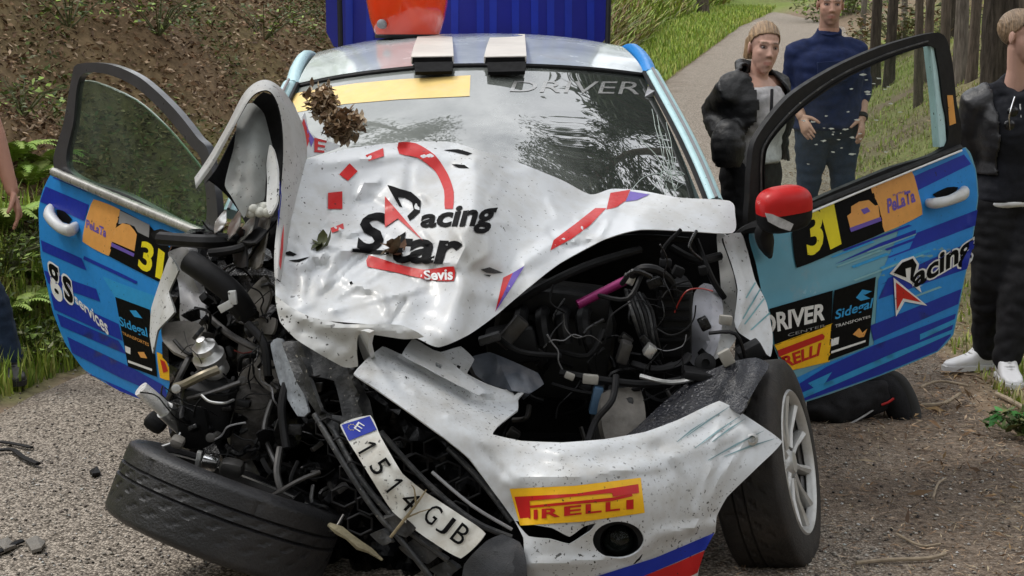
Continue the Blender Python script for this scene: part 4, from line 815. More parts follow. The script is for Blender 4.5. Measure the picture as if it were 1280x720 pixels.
# --- right front corner (under the picture's right)
fen_ctrl = [(903, 295, 4.95), (925, 290, 5.0), (945, 350, 4.95), (965, 420, 4.88), (925, 415, 4.8), (922, 360, 4.86)]
fender = patch('front_fender', [(904, 297), (926, 291), (934, 312), (944, 350), (958, 378), (966, 420), (963, 446), (945, 430), (924, 416), (918, 402), (922, 362), (915, 332)], fen_ctrl, m_white, car, 6, 0.6, creases=[([(915, 310), (930, 360), (925, 410)], 0.02, 8, 'v')], thick=0.008, mback=m_blk, noise_=(0.006, 18))
for a, b in (((928, 398), (950, 360)), ((930, 405), (955, 372)), ((938, 412), (962, 390)), ((932, 372), (944, 352))): decal('pinstripe', fender, [a, b, (b[0] + 1, b[1] + 2), (a[0] + 1.4, a[1] + 1)], m_teal, fender, 0.003)
patch('hinge_pillar', [(896, 292), (912, 298), (916, 330), (922, 362), (917, 404), (905, 402), (900, 345)], [(896, 292, 5.02), (912, 298, 5.0), (922, 362, 4.93), (905, 402, 4.95)], m_whited, car, 7, noise_=(0.008, 15), thick=0.02)
def wheel(c, axis, mt, rot=0.0, RR=0.305, WW=0.2, ns=11):
    c = Vector(c); x, y, d = frame_of(Vector(axis)); n = 168
    prof = [(.66, -.46), (.72, -.5), (.86, -.5), (.95, -.47), (.985, -.43)] + [(.992 + .008 * (1 - (2 * t / 36 - 1) ** 2), -.4 + .8 * t / 36) for t in range(37)] + [(.985, .43), (.95, .47), (.86, .5), (.72, .5), (.66, .46), (.66, .3), (.66, -.3)]
    V = []; F_ = []
    for i, (r_, h) in enumerate(prof):
        for k in range(n):
            a = 6.2832 * k / n + rot; q = r_ * RR; t = i - 5
            if t in (9, 16): q -= 0.008
            if t in (11, 12, 13, 14) and k % 6 == (t - 11) // 2: q -= 0.006
            if t in (19, 20, 21, 22) and k % 6 == 3 + (t - 19) // 2: q -= 0.006
            if t in (26, 27, 28, 29) and k % 6 == (t - 26) // 2: q -= 0.005
            if 0 < t < 9 and k % 28 == 0: q -= 0.005
            if i in (2, 44) and k % 3 == 0 and (k // 24) % 2: q += 0.003
            V.append(c + d * (h * WW) + x * (math.cos(a) * q) + y * (math.sin(a) * q))
    m_ = len(prof)
    for i in range(m_):
        for k in range(n): k2 = (k + 1) % n; j = (i + 1) % m_; F_.append((i * n + k, i * n + k2, j * n + k2, j * n + k))
    hub = MB().lathe(c, d, [(.02, -.02), (.075, -.01), (.07, .055), (.035, .075), (.03, .085), (.001, .086)], 24).build('wheel', m_rim, car)
    MB().lathe(c, d, [(RR * .655, -.09), (RR * .62, .0), (RR * .64, .07), (RR * .60, .06), (RR * .58, -.09)], 40, cap=False).build('rim_barrel', m_steel, hub)
    mesh_obj('tyre', V, F_, mt, hub, 35)
    rr = RR * .67
    MB().lathe(c, d, [(rr * .93, -.09), (rr * 1.0, -.095), (rr * .97, -.05), (rr * 1.0, .0), (rr * 1.0, .05), (rr * 1.0, .078), (rr * 1.02, .090), (rr * 1.035, .096), (rr * 1.01, .101), (rr * .97, .096), (rr * .935, .085), (rr * .93, .075), (rr * .99, .07), (rr * .99, -.09)], 48, cap=False).build('rim', m_rim, hub)
    MB().lathe(c - d * .03, d, [(.05, -.01), (.135, -.008), (.135, .008), (.05, .01)], 32).build('brake_disc', m_steel, hub)
    for k in range(ns):
        a = 6.2832 * k / ns + rot; e = x * math.cos(a) + y * math.sin(a); s_ = d.cross(e)
        MB().tube([c + e * .05 + d * .058, c + e * (rr * .55) + d * .064, c + e * (rr * .95) + d * .07], [.021, .015, .024], 8, flat=.7, hint=s_).build('spoke', m_rim, hub)
    for k in range(5):
        a = 6.2832 * k / 5 + rot + .3; MB().lathe(c + (x * math.cos(a) + y * math.sin(a)) * .052 + d * .05, d, [(.009, 0), (.009, .02), (.005, .024)], 6).build('wheel_nut', m_steel, hub)
    return hub
ax_r = Vector((0.925, -0.325, 0.20)).normalized(); wc = P(1000, 577, 4.5) - ax_r * 0.1
wheel(wc, ax_r, m_rub2, 0.2)
for s in (-1, 1): wheel((xc(7.0) + s * .74, 7.0, .3), (s, 0, 0), m_rub, 0.1)
patch('wheel_arch_liner', [(770, 556), (800, 530), (835, 498), (872, 470), (915, 452), (945, 447), (962, 456), (950, 476), (936, 500), (925, 517), (899, 503), (850, 527), (806, 544)], [(770, 556, 4.3), (835, 498, 4.42), (915, 452, 4.44), (960, 456, 4.42), (936, 500, 4.25), (899, 505, 4.29), (806, 544, 4.2), (870, 500, 4.32)], mat('wet_liner', (0.014, 0.015, 0.02), 0.25, var=0.4, vs=9, dirt=0.2, dcol=(0.08, 0.075, 0.07), ds=10, speck=1.1, ss=120, scol=(0.2, 0.2, 0.21), bump=0.5, bs=90), car, 7, 0.6, creases=[([(905, 462), (895, 490), (880, 515)], 0.02, 8, 'v'), ([(925, 455), (918, 480), (905, 500)], 0.025, 7, 'v'), ([(945, 452), (945, 478), (930, 505)], 0.02, 6, 'v')], thick=0.005)
MB().tube(PP([(880, 470, 4.75), (930, 520, 4.6), (955, 575, 4.52)]), 0.03, 10).build('suspension_strut', m_steel, car)
MB().tube(PP([(760, 640, 4.6), (860, 640, 4.6), (940, 600, 4.52)]), 0.025, 8).build('control_arm', m_steel, car)

# --- engine bay behind the hole
patch('firewall', [(330, 255), (586, 262), (918, 268), (915, 310), (905, 420), (900, 520), (900, 700), (640, 720), (340, 640), (300, 430)], [(330, 255, 5.05), (915, 262, 5.1), (905, 420, 5.02), (900, 700, 5.0), (340, 640, 5.0), (586, 400, 5.1)], m_blk2, car, 30, noise_=(0.03, 60))
MB().box(P(720, 640, 4.55), (0.28, 0.35, 0.015)).build('undertray', m_blk2, car)
def bx(name, u, v, y, hu, hv, hd, m, rz=0.0, tilt=0.0, bev=.15):
    k = y / FPX; A = Matrix.Rotation(rz, 3, 'Y') @ Matrix.Rotation(tilt, 3, 'X'); return MB().box(P(u, v, y), (hu * k, hd, hv * k), A, bev).build(name, m, car)
def tb(name, pts, r, m, sm=5, n=8, par=None): return MB().tube(PP(pts), r, n, sm=sm).build(name, m, par or car)
eng = bx('engine_block', 690, 430, 4.85, 75, 60, .16, mat('engine_dark', (0.010, 0.010, 0.010), 0.5, 0.2, var=0.6, vs=25, dirt=0.2, dcol=(0.04, 0.036, 0.03), ds=20), 0.1)
bx('cam_cover', 690, 372, 4.8, 70, 16, .13, m_blk, 0.12); bx('intake_manifold', 640, 430, 4.62, 32, 22, .08, m_blk, -0.2)
for k in range(4): tb('intake_runner', [(655 + 26 * k, 385, 4.72), (650 + 26 * k, 400, 4.6), (655 + 26 * k, 430, 4.58)], 0.022, m_blk)
bx('air_box', 842, 395, 4.74, 20, 48, .09, m_blk); 
for k in range(6): bx('air_box_rib', 842, 360 + 13 * k, 4.645, 20, 2.2, .008, m_blk2)
bx('battery', 765, 520, 4.5, 26, 34, .09, m_scuff)
patch('battery_cover', [(752, 492), (800, 486), (806, 540), (758, 552)], [(752, 492, 4.4), (800, 486, 4.45), (806, 540, 4.38), (758, 552, 4.34)], m_dust, car, 8, creases=[([(766, 488), (770, 550)], .01, 4, 'v'), ([(784, 488), (788, 545)], .01, 4, 'v')], thick=0.03)
tb('strut_brace', [(722, 381, 4.56), (785, 349, 4.60)], 0.014, mat('anodised_pink', (0.24, 0.012, 0.11), 0.35, 0.3, var=0.15), 1, 12)
bx('brace_clamp', 786, 349, 4.6, 7, 6, .018, m_alu, 0.4)
tb('hose', [(788, 346, 4.6), (802, 336, 4.55), (822, 338, 4.55), (838, 352, 4.6), (842, 372, 4.66)], 0.013, m_blk)
for k in range(6): tb('cable', [(782 + 4 * k, 362 + k, 4.62), (790 + 5 * k, 390, 4.54 + .01 * k), (800 + 4 * k, 420, 4.56), (812 + 3 * k, 448, 4.6)], 0.006, m_blk if k % 2 else m_scuff)
patch('strut_tower', [(858, 440), (864, 400), (868, 366), (880, 354), (897, 360), (904, 386), (900, 422), (886, 458), (866, 456)], [(858, 440, 4.78), (868, 366, 4.86), (880, 354, 4.9), (904, 386, 4.84), (886, 458, 4.7), (882, 405, 4.74)], mat('lilac_grey_metal', (0.42, 0.42, 0.46), 0.5, var=0.12, vs=8, dirt=0.4, dcol=(0.2, 0.18, 0.15), speck=0.5), car, 6, creases=[([(890, 360), (892, 400), (878, 455)], 0.02, 5, 'v')], thick=0.012)
patch('inner_fender', [(897, 360), (910, 380), (918, 402), (922, 420), (908, 440), (890, 450), (900, 420), (904, 386)], [(897, 360, 4.9), (918, 402, 4.88), (908, 440, 4.78), (890, 450, 4.74)], m_whited, car, 6, thick=0.01, noise_=(.01, 14))
for (u, v, hu, hv, rz) in ((907, 400, 8, 6, .1), (908, 447, 8, 10, -.5), (738, 474, 10, 6, .1), (712, 470, 6, 4, .4)): bx('connector', u, v, 4.62 if v < 440 else 4.42, hu, hv, .012, mat('pale_plastic', (0.36, 0.345, 0.31), 0.5, var=0.1, dirt=0.3), rz)
for pts, r in (([(700, 466, 4.45), (760, 476, 4.42), (820, 480, 4.44), (880, 468, 4.5)], .011), ([(790, 455, 4.5), (820, 462, 4.48), (850, 455, 4.52), (860, 445, 4.6)], .012), ([(690, 480, 4.5), (740, 492, 4.46), (800, 486, 4.44)], .006), ([(770, 470, 4.42), (765, 500, 4.36), (745, 525, 4.34), (735, 552, 4.3)], .010), ([(640, 380, 4.6), (690, 352, 4.62), (740, 330, 4.7), (800, 312, 4.8)], .013), ([(620, 420, 4.45), (650, 440, 4.42), (700, 445, 4.5)], .009), ([(870, 300, 4.9), (882, 330, 4.85), (892, 352, 4.85), (905, 372, 4.88)], .010), ([(840, 310, 4.95), (870, 325, 4.9), (900, 320, 4.95)], .014)): tb('hose', pts, r, m_blk)
tb('pipe', [(800, 470, 4.42), (840, 478, 4.4), (890, 468, 4.46)], .007, m_alu); tb('pipe', [(740, 300, 4.9), (800, 296, 4.85), (860, 300, 4.9)], .010, m_blk)
patch('headlight_housing', [(586, 447), (612, 440), (642, 452), (672, 466), (680, 480), (662, 492), (640, 488), (610, 480), (594, 468)], [(586, 447, 4.4), (642, 452, 4.42), (680, 480, 4.4), (610, 480, 4.36), (640, 470, 4.33)], mat('blue_grey_plastic', (0.075, 0.085, 0.105), 0.35, var=0.4, vs=20, dirt=0.3), car, 6, 0.2, creases=[([(620, 442), (640, 488)], .015, 8, 'v'), ([(650, 456), (662, 492)], .015, 8, 'v')], thick=0.03)
bx('bracket', 640, 415, 4.5, 10, 22, .02, m_steel, 0.7); bx('bracket', 612, 423, 4.42, 14, 5, .02, m_scuff, -0.3); bx('bracket', 745, 500, 4.42, 6, 18, .02, mat('blue_fitting', (0.06, 0.12, 0.2), 0.4), 0.2); bx('bracket', 780, 440, 4.5, 7, 14, .03, m_steel, 0.3); bx('bracket', 812, 438, 4.5, 6, 8, .03, m_alu, 0.6); bx('bracket', 875, 468, 4.46, 22, 5, .05, m_blk, 0.15); bx('bracket', 938, 440, 4.66, 16, 10, .04, m_blk, -.5)
MB().lathe(P(882, 454, 4.5), (0, -1, .3), [(.03, -.02), (.03, .0), (.012, .004), (.012, -.01)], 18).build('mount_eye', m_blk, car)
rr_ = random.Random(3)
for k in range(70):
    u, v = rr_.uniform(600, 890), rr_.uniform(320, 545)
    if v > 560 - 0.1 * abs(u - 700) or v < 470 - (u - 560) * 0.55: continue
    y = rr_.uniform(4.48, 4.75); a = rr_.uniform(0, 6.28); l_ = rr_.uniform(14, 40); m_ = rr_.choice([m_blk, m_oil, m_blk2, m_blk, m_oil, m_steel])
    if k % 3: tb('wire', [(u, v, y), (u + math.cos(a) * l_, v + math.sin(a) * l_, y - .03), (u + math.cos(a + .6) * l_ * 1.7, v + math.sin(a + .6) * l_ * 1.7, y)], rr_.uniform(.003, .008), m_, 4, 6)
    else: bx('fitting', u, v, y, rr_.uniform(4, 10), rr_.uniform(4, 11), .02, m_, a)

# --- destroyed left front corner
patch('crushed_rail', [(210, 320), (245, 290), (330, 300), (345, 350), (352, 420), (420, 455), (470, 500), (560, 560), (640, 650), (655, 730), (420, 730), (380, 640), (300, 590), (225, 560), (212, 480)], [(210, 320, 4.95), (330, 300, 4.85), (352, 420, 4.5), (470, 500, 4.4), (640, 650, 4.2), (655, 730, 4.2), (420, 730, 4.4), (300, 590, 4.6), (212, 480, 4.8), (300, 450, 4.75)], m_oil, car, 9, noise_=(0.12, 26), thick=0.02, ang=20)
patch('fender_blade', [(212, 320), (223, 338), (211, 365), (218, 390), (197, 413), (191, 442), (187, 420), (189, 385), (201, 348)], [(212, 320, 4.62), (223, 338, 4.55), (211, 365, 4.6), (218, 390, 4.5), (191, 442, 4.56), (189, 385, 4.66)], m_whited, car, 5, 0.3, creases=[([(215, 330), (205, 365), (205, 400)], .02, 7, 'v')], thick=0.006, mback=m_grey)
patch('torn_inner_fender', [(210, 316), (243, 306), (248, 322), (260, 357), (257, 374), (255, 404), (226, 402), (225, 374), (222, 350)], [(210, 316, 4.72), (243, 306, 4.7), (260, 357, 4.62), (255, 404, 4.58), (226, 402, 4.66), (222, 350, 4.72), (240, 350, 4.66)], mat('pale_lilac_primer', (0.40, 0.40, 0.42), 0.5, var=0.12, vs=10, dirt=0.4, dcol=(0.2, 0.18, 0.15), speck=0.8), car, 5, creases=[([(235, 310), (240, 350), (250, 372)], .02, 6, 'v'), ([(228, 350), (246, 370), (258, 360)], -.03, 8, 'g')], noise_=(.012, 18), thick=0.005)
patch('bulkhead_plate', [(205, 404), (258, 402), (256, 440), (250, 452), (218, 440), (203, 425)], [(205, 404, 4.62), (258, 402, 4.6), (250, 452, 4.5), (218, 440, 4.52)], m_dust, car, 6, noise_=(.01, 16), thick=0.01)
patch('dusty_plate', [(300, 425), (345, 420), (352, 450), (345, 490), (320, 500), (298, 470)], [(300, 425, 4.5), (345, 420, 4.48), (345, 490, 4.4), (298, 470, 4.46)], m_dust, car, 6, holes=[[(317, 432), (325, 428), (328, 437), (319, 441)]], noise_=(.012, 14), thick=0.008)
patch('dusty_plate', [(306, 372), (330, 345), (338, 370), (330, 395), (345, 398), (340, 418), (312, 410)], [(306, 372, 4.55), (338, 370, 4.5), (340, 418, 4.42), (312, 410, 4.5)], m_dust, car, 6, noise_=(.012, 14), thick=0.008)
tb('hose', [(236, 326, 4.45), (262, 344, 4.42), (290, 366, 4.42), (308, 392, 4.45)], .034, m_blk, 6, 12)
tb('hose', [(200, 298, 4.6), (225, 300, 4.55), (262, 302, 4.5), (300, 300, 4.55)], .020, m_blk); tb('hose', [(262, 316, 4.48), (300, 310, 4.46), (335, 290, 4.5)], .012, m_blk)
patch('torn_trim', [(188, 292), (200, 286), (232, 298), (262, 306), (256, 312), (222, 306), (198, 303)], [(188, 292, 4.75), (232, 298, 4.65), (262, 306, 4.58)], m_blk2, car, 6, noise_=(.01, 12), thick=.01)
for (p0, p1, r) in (((310, 300), (340, 275), 9), ((300, 330), (296, 290), 8), ((318, 330), (330, 270), 7)): patch('twisted_bracket', [(p0[0] - r, p0[1]), (p1[0] - r * .6, p1[1]), (p1[0] + r, p1[1] - 4), (p0[0] + r, p0[1] + 3)], [(p0[0], p0[1], 4.45), (p1[0], p1[1], 4.55), (p1[0] + 8, p1[1], 4.5), (p0[0] + r, p0[1] + 3, 4.4)], m_blk if r > 7 else m_dust, car, 5, noise_=(.02, 10), thick=.006)
for (a, b) in (((284, 300), (300, 262)), ((296, 305), (318, 268)), ((268, 292), (282, 262))): patch('silver_shard', [a, ((a[0] + b[0]) / 2 - 6, (a[1] + b[1]) / 2), b, ((a[0] + b[0]) / 2 + 7, (a[1] + b[1]) / 2 + 2)], [(*a, 4.5), (*b, 4.55), (a[0] + 15, b[1] + 20, 4.47)], m_alu, car, 4, noise_=(.02, 9), thick=.003)
fm_ = MB()
for k in range(9): fm_.blob(P(310 + k * 3.1, 262 + 4 * math.sin(k * 1.7), 4.5 + .01 * math.cos(k * 2)), (.018, .018, .016), n=8, m=6)
fm_.build('foam_lump', mat('off_white_foam', (0.55, 0.55, 0.50), 0.9, var=0.2, vs=30), car)
lb_ = bx('white_bracket', 291, 372, 4.38, 5, 9, .008, m_whited, -.1); bx('white_bracket', 282, 383, 4.38, 9, 5, .008, m_whited, -.5)
# strut top, link, upright, axle end
so = P(262, 448, 4.36); sax = Vector((-.25, -.45, .85))
MB().lathe(so, sax, [(.030, -.06), (.040, -.05), (.040, -.03), (.032, -.02), (.044, -.012), (.046, .01), (.036, .018), (.030, .028), (.036, .034), (.034, .046), (.018, .056), (.012, .07), (.004, .072)], 28).build('strut_top', m_alu, car)
tb('link_arm', [(272, 462, 4.3), (252, 470, 4.28), (232, 480, 4.3), (220, 484, 4.32)], .013, mat('tarnished_brass', (0.25, 0.22, 0.16), 0.45, 0.6, var=0.25), 4)
for (u, v, y) in ((220, 486, 4.29), (303, 476, 4.32), (263, 547, 4.2)):
    o_ = P(u, v, y); MB().lathe(o_, CAM - o_, [(.013, -.02), (.013, .0), (.013, .004), (.008, .005), (.008, .011), (.001, .011)], 14).build('bolt', m_steel if u > 230 else m_alu, car)
tb('link_arm', [(235, 498, 4.3), (260, 492, 4.28), (300, 478, 4.3)], .007, m_steel, 3); tb('wire', [(252, 494, 4.25), (262, 502, 4.23), (280, 504, 4.23), (292, 500, 4.27)], .004, m_alu, 5)
bx('brake_caliper', 262, 510, 4.36, 34, 38, .06, m_blk, .05, .2, .3); bx('gearbox_housing', 318, 525, 4.42, 30, 46, .1, mat('greasy_casing', (0.05, 0.046, 0.042), 0.5, 0.3, var=0.5, vs=25, dirt=0.5, dcol=(0.12, 0.105, 0.09), ds=22, bump=.5), .1, .1, .4)
bx('upright', 245, 530, 4.33, 22, 30, .05, m_blk2, -.1, .1, .3)
tb('drive_shaft_end', [(176, 486, 4.28), (196, 503, 4.30), (222, 527, 4.34)], .022, mat('bright_shaft', (0.72, 0.72, 0.72), 0.3, 0.3, var=0.15, dirt=.3), 1, 18); tb('drive_shaft_sleeve', [(206, 512, 4.31), (228, 532, 4.35)], .027, m_alu, 1, 18)
tb('wire', [(228, 536, 4.3), (218, 552, 4.27), (196, 560, 4.25)], .004, m_alu)
bx('rubber_boot', 195, 528, 4.42, 14, 10, .04, m_blk, .6, 0, .4)
bx('bright_valve', 263, 577, 4.12, 10, 9, .02, m_chrome, .3, .2); bx('steel_tab', 248, 575, 4.14, 3, 12, .01, m_alu, .2); bx('stone_lump', 222, 552, 4.25, 9, 7, .02, m_dust, .4, .3, .4)
bx('ball_joint', 290, 585, 4.2, 16, 12, .03, m_steel, .2, .1, .4)
for pts, r, m_ in (([(350, 560, 4.2), (346, 590, 4.15), (352, 615, 4.12)], .010, m_steel), ([(340, 620, 4.1), (375, 600, 4.08), (400, 590, 4.1)], .006, m_steel), ([(360, 470, 4.3), (352, 510, 4.25), (358, 560, 4.2)], .012, m_blk), ([(240, 440, 4.45), (225, 470, 4.4), (210, 500, 4.42)], .009, m_steel), ([(310, 405, 4.4), (330, 430, 4.35), (335, 470, 4.32)], .012, m_blk), ([(260, 395, 4.5), (290, 420, 4.42), (330, 440, 4.38)], .010, m_steel), ([(340, 500, 4.3), (330, 540, 4.26), (345, 580, 4.2)], .008, m_steel)): tb('hose', pts, r, m_)
for k in range(150):
    u, v = rr_.uniform(225, 430), rr_.uniform(330, 650)
    if u - 225 > (v - 250) * 1.1 or v > 540 + (u - 225) * .6: continue
    y = 4.62 - (v - 330) / 700 + rr_.uniform(-.08, .05); a = rr_.uniform(0, 6.28); l_ = rr_.uniform(8, 26); m_ = rr_.choice([m_blk, m_oil, m_blk2, m_steel, m_oil, m_scuff, m_blk])
    if k % 3 == 0: tb('wire', [(u, v, y), (u + math.cos(a) * l_, v + math.sin(a) * l_, y - .04), (u + math.cos(a + .7) * l_ * 1.7, v + math.sin(a + .7) * l_ * 1.7, y)], rr_.uniform(.003, .008), m_, 4, 6)
    elif k % 3 == 1: bx('fitting', u, v, y, rr_.uniform(2, 7), rr_.uniform(2, 8), .018, m_, a, a)
    else: patch('shard', [(u + math.cos(a + q) * l_ * rr_.uniform(.3, .8), v + math.sin(a + q) * l_ * rr_.uniform(.3, .8)) for q in (0, 1.3, 2.5, 3.6, 5)], [(u, v, y - .03), (u + 20, v, y + .02), (u, v + 20, y)], m_, car, 6, .2, noise_=(.02, 10), thick=.004)

for k in range(90):
    if k < 55: u, v, y = rr_.uniform(225, 420), rr_.uniform(310, 620), 0
    else: u, v, y = rr_.uniform(610, 890), rr_.uniform(330, 540), rr_.uniform(4.42, 4.6)
    if k < 55 and (u - 225 > (v - 250) * 1.1 or v > 530 + (u - 225) * .6) or k >= 55 and (v > 545 - 0.1 * abs(u - 700) or v < 480 - (u - 560) * 0.55): continue
    y = y or 4.56 - (v - 330) / 700; a = rr_.uniform(0, 6.28); st_ = rr_.uniform(8, 22); q = [(u, v, y)]
    for j_ in range(4): a += rr_.uniform(-.9, .9); q.append((q[-1][0] + math.cos(a) * st_, q[-1][1] + math.sin(a) * st_, q[-1][2] + rr_.uniform(-.03, .02)))
    tb('wire', q, rr_.uniform(.0014, .003), rr_.choice([m_blk, m_oil, m_blk, m_steel, m_gv, mat('red_wire', (0.25, 0.02, 0.015), .4)] if k % 3 == 0 else [m_blk, m_oil, m_blk2]), 4, 5)
# --- radiator support, grille, number plate
patch('radiator_support', [(352, 428), (374, 426), (408, 446), (440, 462), (462, 500), (470, 540), (440, 548), (418, 540), (398, 520), (372, 480)], [(352, 428, 4.28), (408, 446, 4.22), (462, 500, 4.18), (440, 548, 4.12), (372, 480, 4.2)], m_scuff, car, 7, .2, creases=[([(374, 428), (395, 500), (418, 540)], .03, 7, 'v'), ([(440, 462), (455, 540)], .02, 6, 'v')], holes=[[(386, 470), (418, 476), (428, 520), (402, 514)]], noise_=(.006, 20), thick=.01)
patch('scraped_panel', [(338, 430), (352, 424), (372, 470), (386, 515), (372, 520), (350, 480)], [(338, 430, 4.34), (372, 470, 4.24), (372, 520, 4.22)], mat('scraped_blue_white', (0.33, 0.36, 0.40), 0.5, var=0.3, vs=25, dirt=0.6, dcol=(0.08, 0.08, 0.08), ds=16, speck=0.9), car, 6, noise_=(.01, 14), thick=.006)
gr = bx('grille', 540, 640, 4.12, 6, 4, .01, m_blk2)
for q in ([(393, 518, 4.12), (430, 580, 4.02), (470, 640, 3.95), (505, 680, 3.92), (540, 724, 3.9)], [(418, 540, 4.1), (452, 600, 4.0), (500, 655, 3.94), (560, 700, 3.9)], [(476, 540, 4.1), (530, 600, 4.02), (590, 650, 3.96), (640, 672, 3.93)], [(560, 560, 4.08), (600, 600, 4.03), (640, 652, 3.97)]): tb('grille_bar', q, .008, m_scuff, 6, 8, gr)
tb('trim_strip', [(540, 590, 3.97), (590, 632, 3.93), (640, 662, 3.92)], .0045, m_gv, 4, 6, gr)
for (u, v, y) in ((425, 560, 4.06), (452, 552, 4.08), (440, 590, 4.02), (462, 630, 3.98), (410, 535, 4.1), (500, 560, 4.1), (520, 580, 4.08), (545, 560, 4.12), (560, 590, 4.08), (585, 610, 4.05), (540, 630, 4.05), (570, 640, 4.03), (430, 620, 4.02), (450, 655, 3.98)):
    s_ = 17; pts = [(u + s_ * math.cos(a + .5), v + s_ * .8 * math.sin(a + .5), y) for a in np.linspace(0, 6.2832, 7)]
    MB().tube(PP(pts), .0035, 5, cap=False).build('grille_cell', m_blk, gr)
for q in ([(478, 650), (500, 643), (520, 660), (508, 672), (488, 664)], [(498, 684), (525, 672), (552, 690), (535, 705), (512, 697)], [(536, 712), (560, 700), (572, 712), (556, 724)], [(462, 668), (478, 662), (490, 676), (478, 682)]): patch('scraped_vent', q, [(q[0][0], q[0][1], 3.94), (q[2][0], q[2][1], 3.9), (q[1][0], q[1][1], 3.92)], m_scuff, gr, 5, .3, noise_=(.008, 10), thick=.02)
patch('bumper_lower_corner', [(608, 676), (628, 668), (650, 678), (658, 700), (658, 770), (575, 770), (580, 706)], [(608, 676, 3.93), (650, 678, 3.9), (658, 770, 3.88), (575, 770, 3.9), (615, 715, 3.85)], mat('grained_black_plastic', (0.035, 0.037, 0.042), 0.55, var=0.2, vs=40, bump=0.5, bs=260, dirt=0.25), car, 7, .4, creases=[([(612, 690), (640, 684), (648, 770)], .012, 6, 'v')], thick=.03)
plate = patch('number_plate', [(425, 531), (463, 519), (476, 546), (503, 592), (530, 614), (570, 640), (607, 667), (576, 698), (532, 672), (491, 640), (456, 585)], [(425, 531, 4.02), (463, 519, 4.04), (503, 592, 3.93), (456, 585, 3.94), (530, 614, 3.93), (491, 640, 3.92), (607, 667, 3.86), (576, 698, 3.86)], mat('plate_white', (0.66, 0.66, 0.62), 0.4, var=0.05, dirt=0.6, dcol=(0.34, 0.28, 0.2), ds=9, speck=1.0), car, 6, .4, creases=[([(480, 600), (510, 625), (500, 650)], .012, 12, 'v')], noise_=(.004, 16), thick=.004, mback=m_alu)
decal('blue_band', plate, [(427, 531), (462, 520), (471, 537), (436, 551)], m_bl, plate, .003, 6)
text('lettering', 'E', [(448, 527), (456, 532), (450, 540), (442, 535)], plate, m_wv, plate, .005, .0)
st_ = MB()
for k in range(10):
    a = k * .628; u, v = 440 + 4.5 * math.cos(a), 534 + 4.5 * math.sin(a) * .8; st_.lathe(on(plate, [(u, v)], .004)[0], ray(u, v) * -1, [(.0016, 0), (.0012, .0005)], 5)
tag(st_.build('star', m_num, plate), kind='stuff')
def one(u, v, ang_, w_, h_):
    d = np.array([math.cos(R(ang_)), math.sin(R(ang_))]); up = np.array([d[1], -d[0]]); L2 = lambda x, y: tuple(np.array([u, v]) + d * w_ * x + up * h_ * y)
    decal('lettering', plate, [L2(.05, -.5), L2(.32, -.5), L2(.32, .5), L2(.08, .5), L2(-.35, .28), L2(-.35, .14), L2(.05, .3)], m_kv, plate, .005, 5)
one(458, 559, 60, 11, 25); one(492, 606, 52, 11, 25)
for ch, u, v, ang_, w_, h_ in (('5', 475, 583, 57, 15, 25), ('4', 512, 626, 45, 17, 26), ('G', 541, 643, 40, 16, 26), ('J', 557, 656, 38, 14, 26), ('B', 576, 668, 38, 16, 26)):
    d = np.array([math.cos(R(ang_)), math.sin(R(ang_))]); up = np.array([d[1], -d[0]]); c_ = np.array([u, v]); q = [c_ - d * w_ / 2 + up * h_ / 2, c_ + d * w_ / 2 + up * h_ / 2, c_ + d * w_ / 2 - up * h_ / 2, c_ - d * w_ / 2 - up * h_ / 2]
    text('lettering', ch, q, plate, m_kv, plate, .005, .0)
ax_l = Vector((0.35, 0.235, 0.90)).normalized(); lw = P(282, 640, 4.2); wheel(lw, -ax_l, m_rub, 1.3, .31, .21)

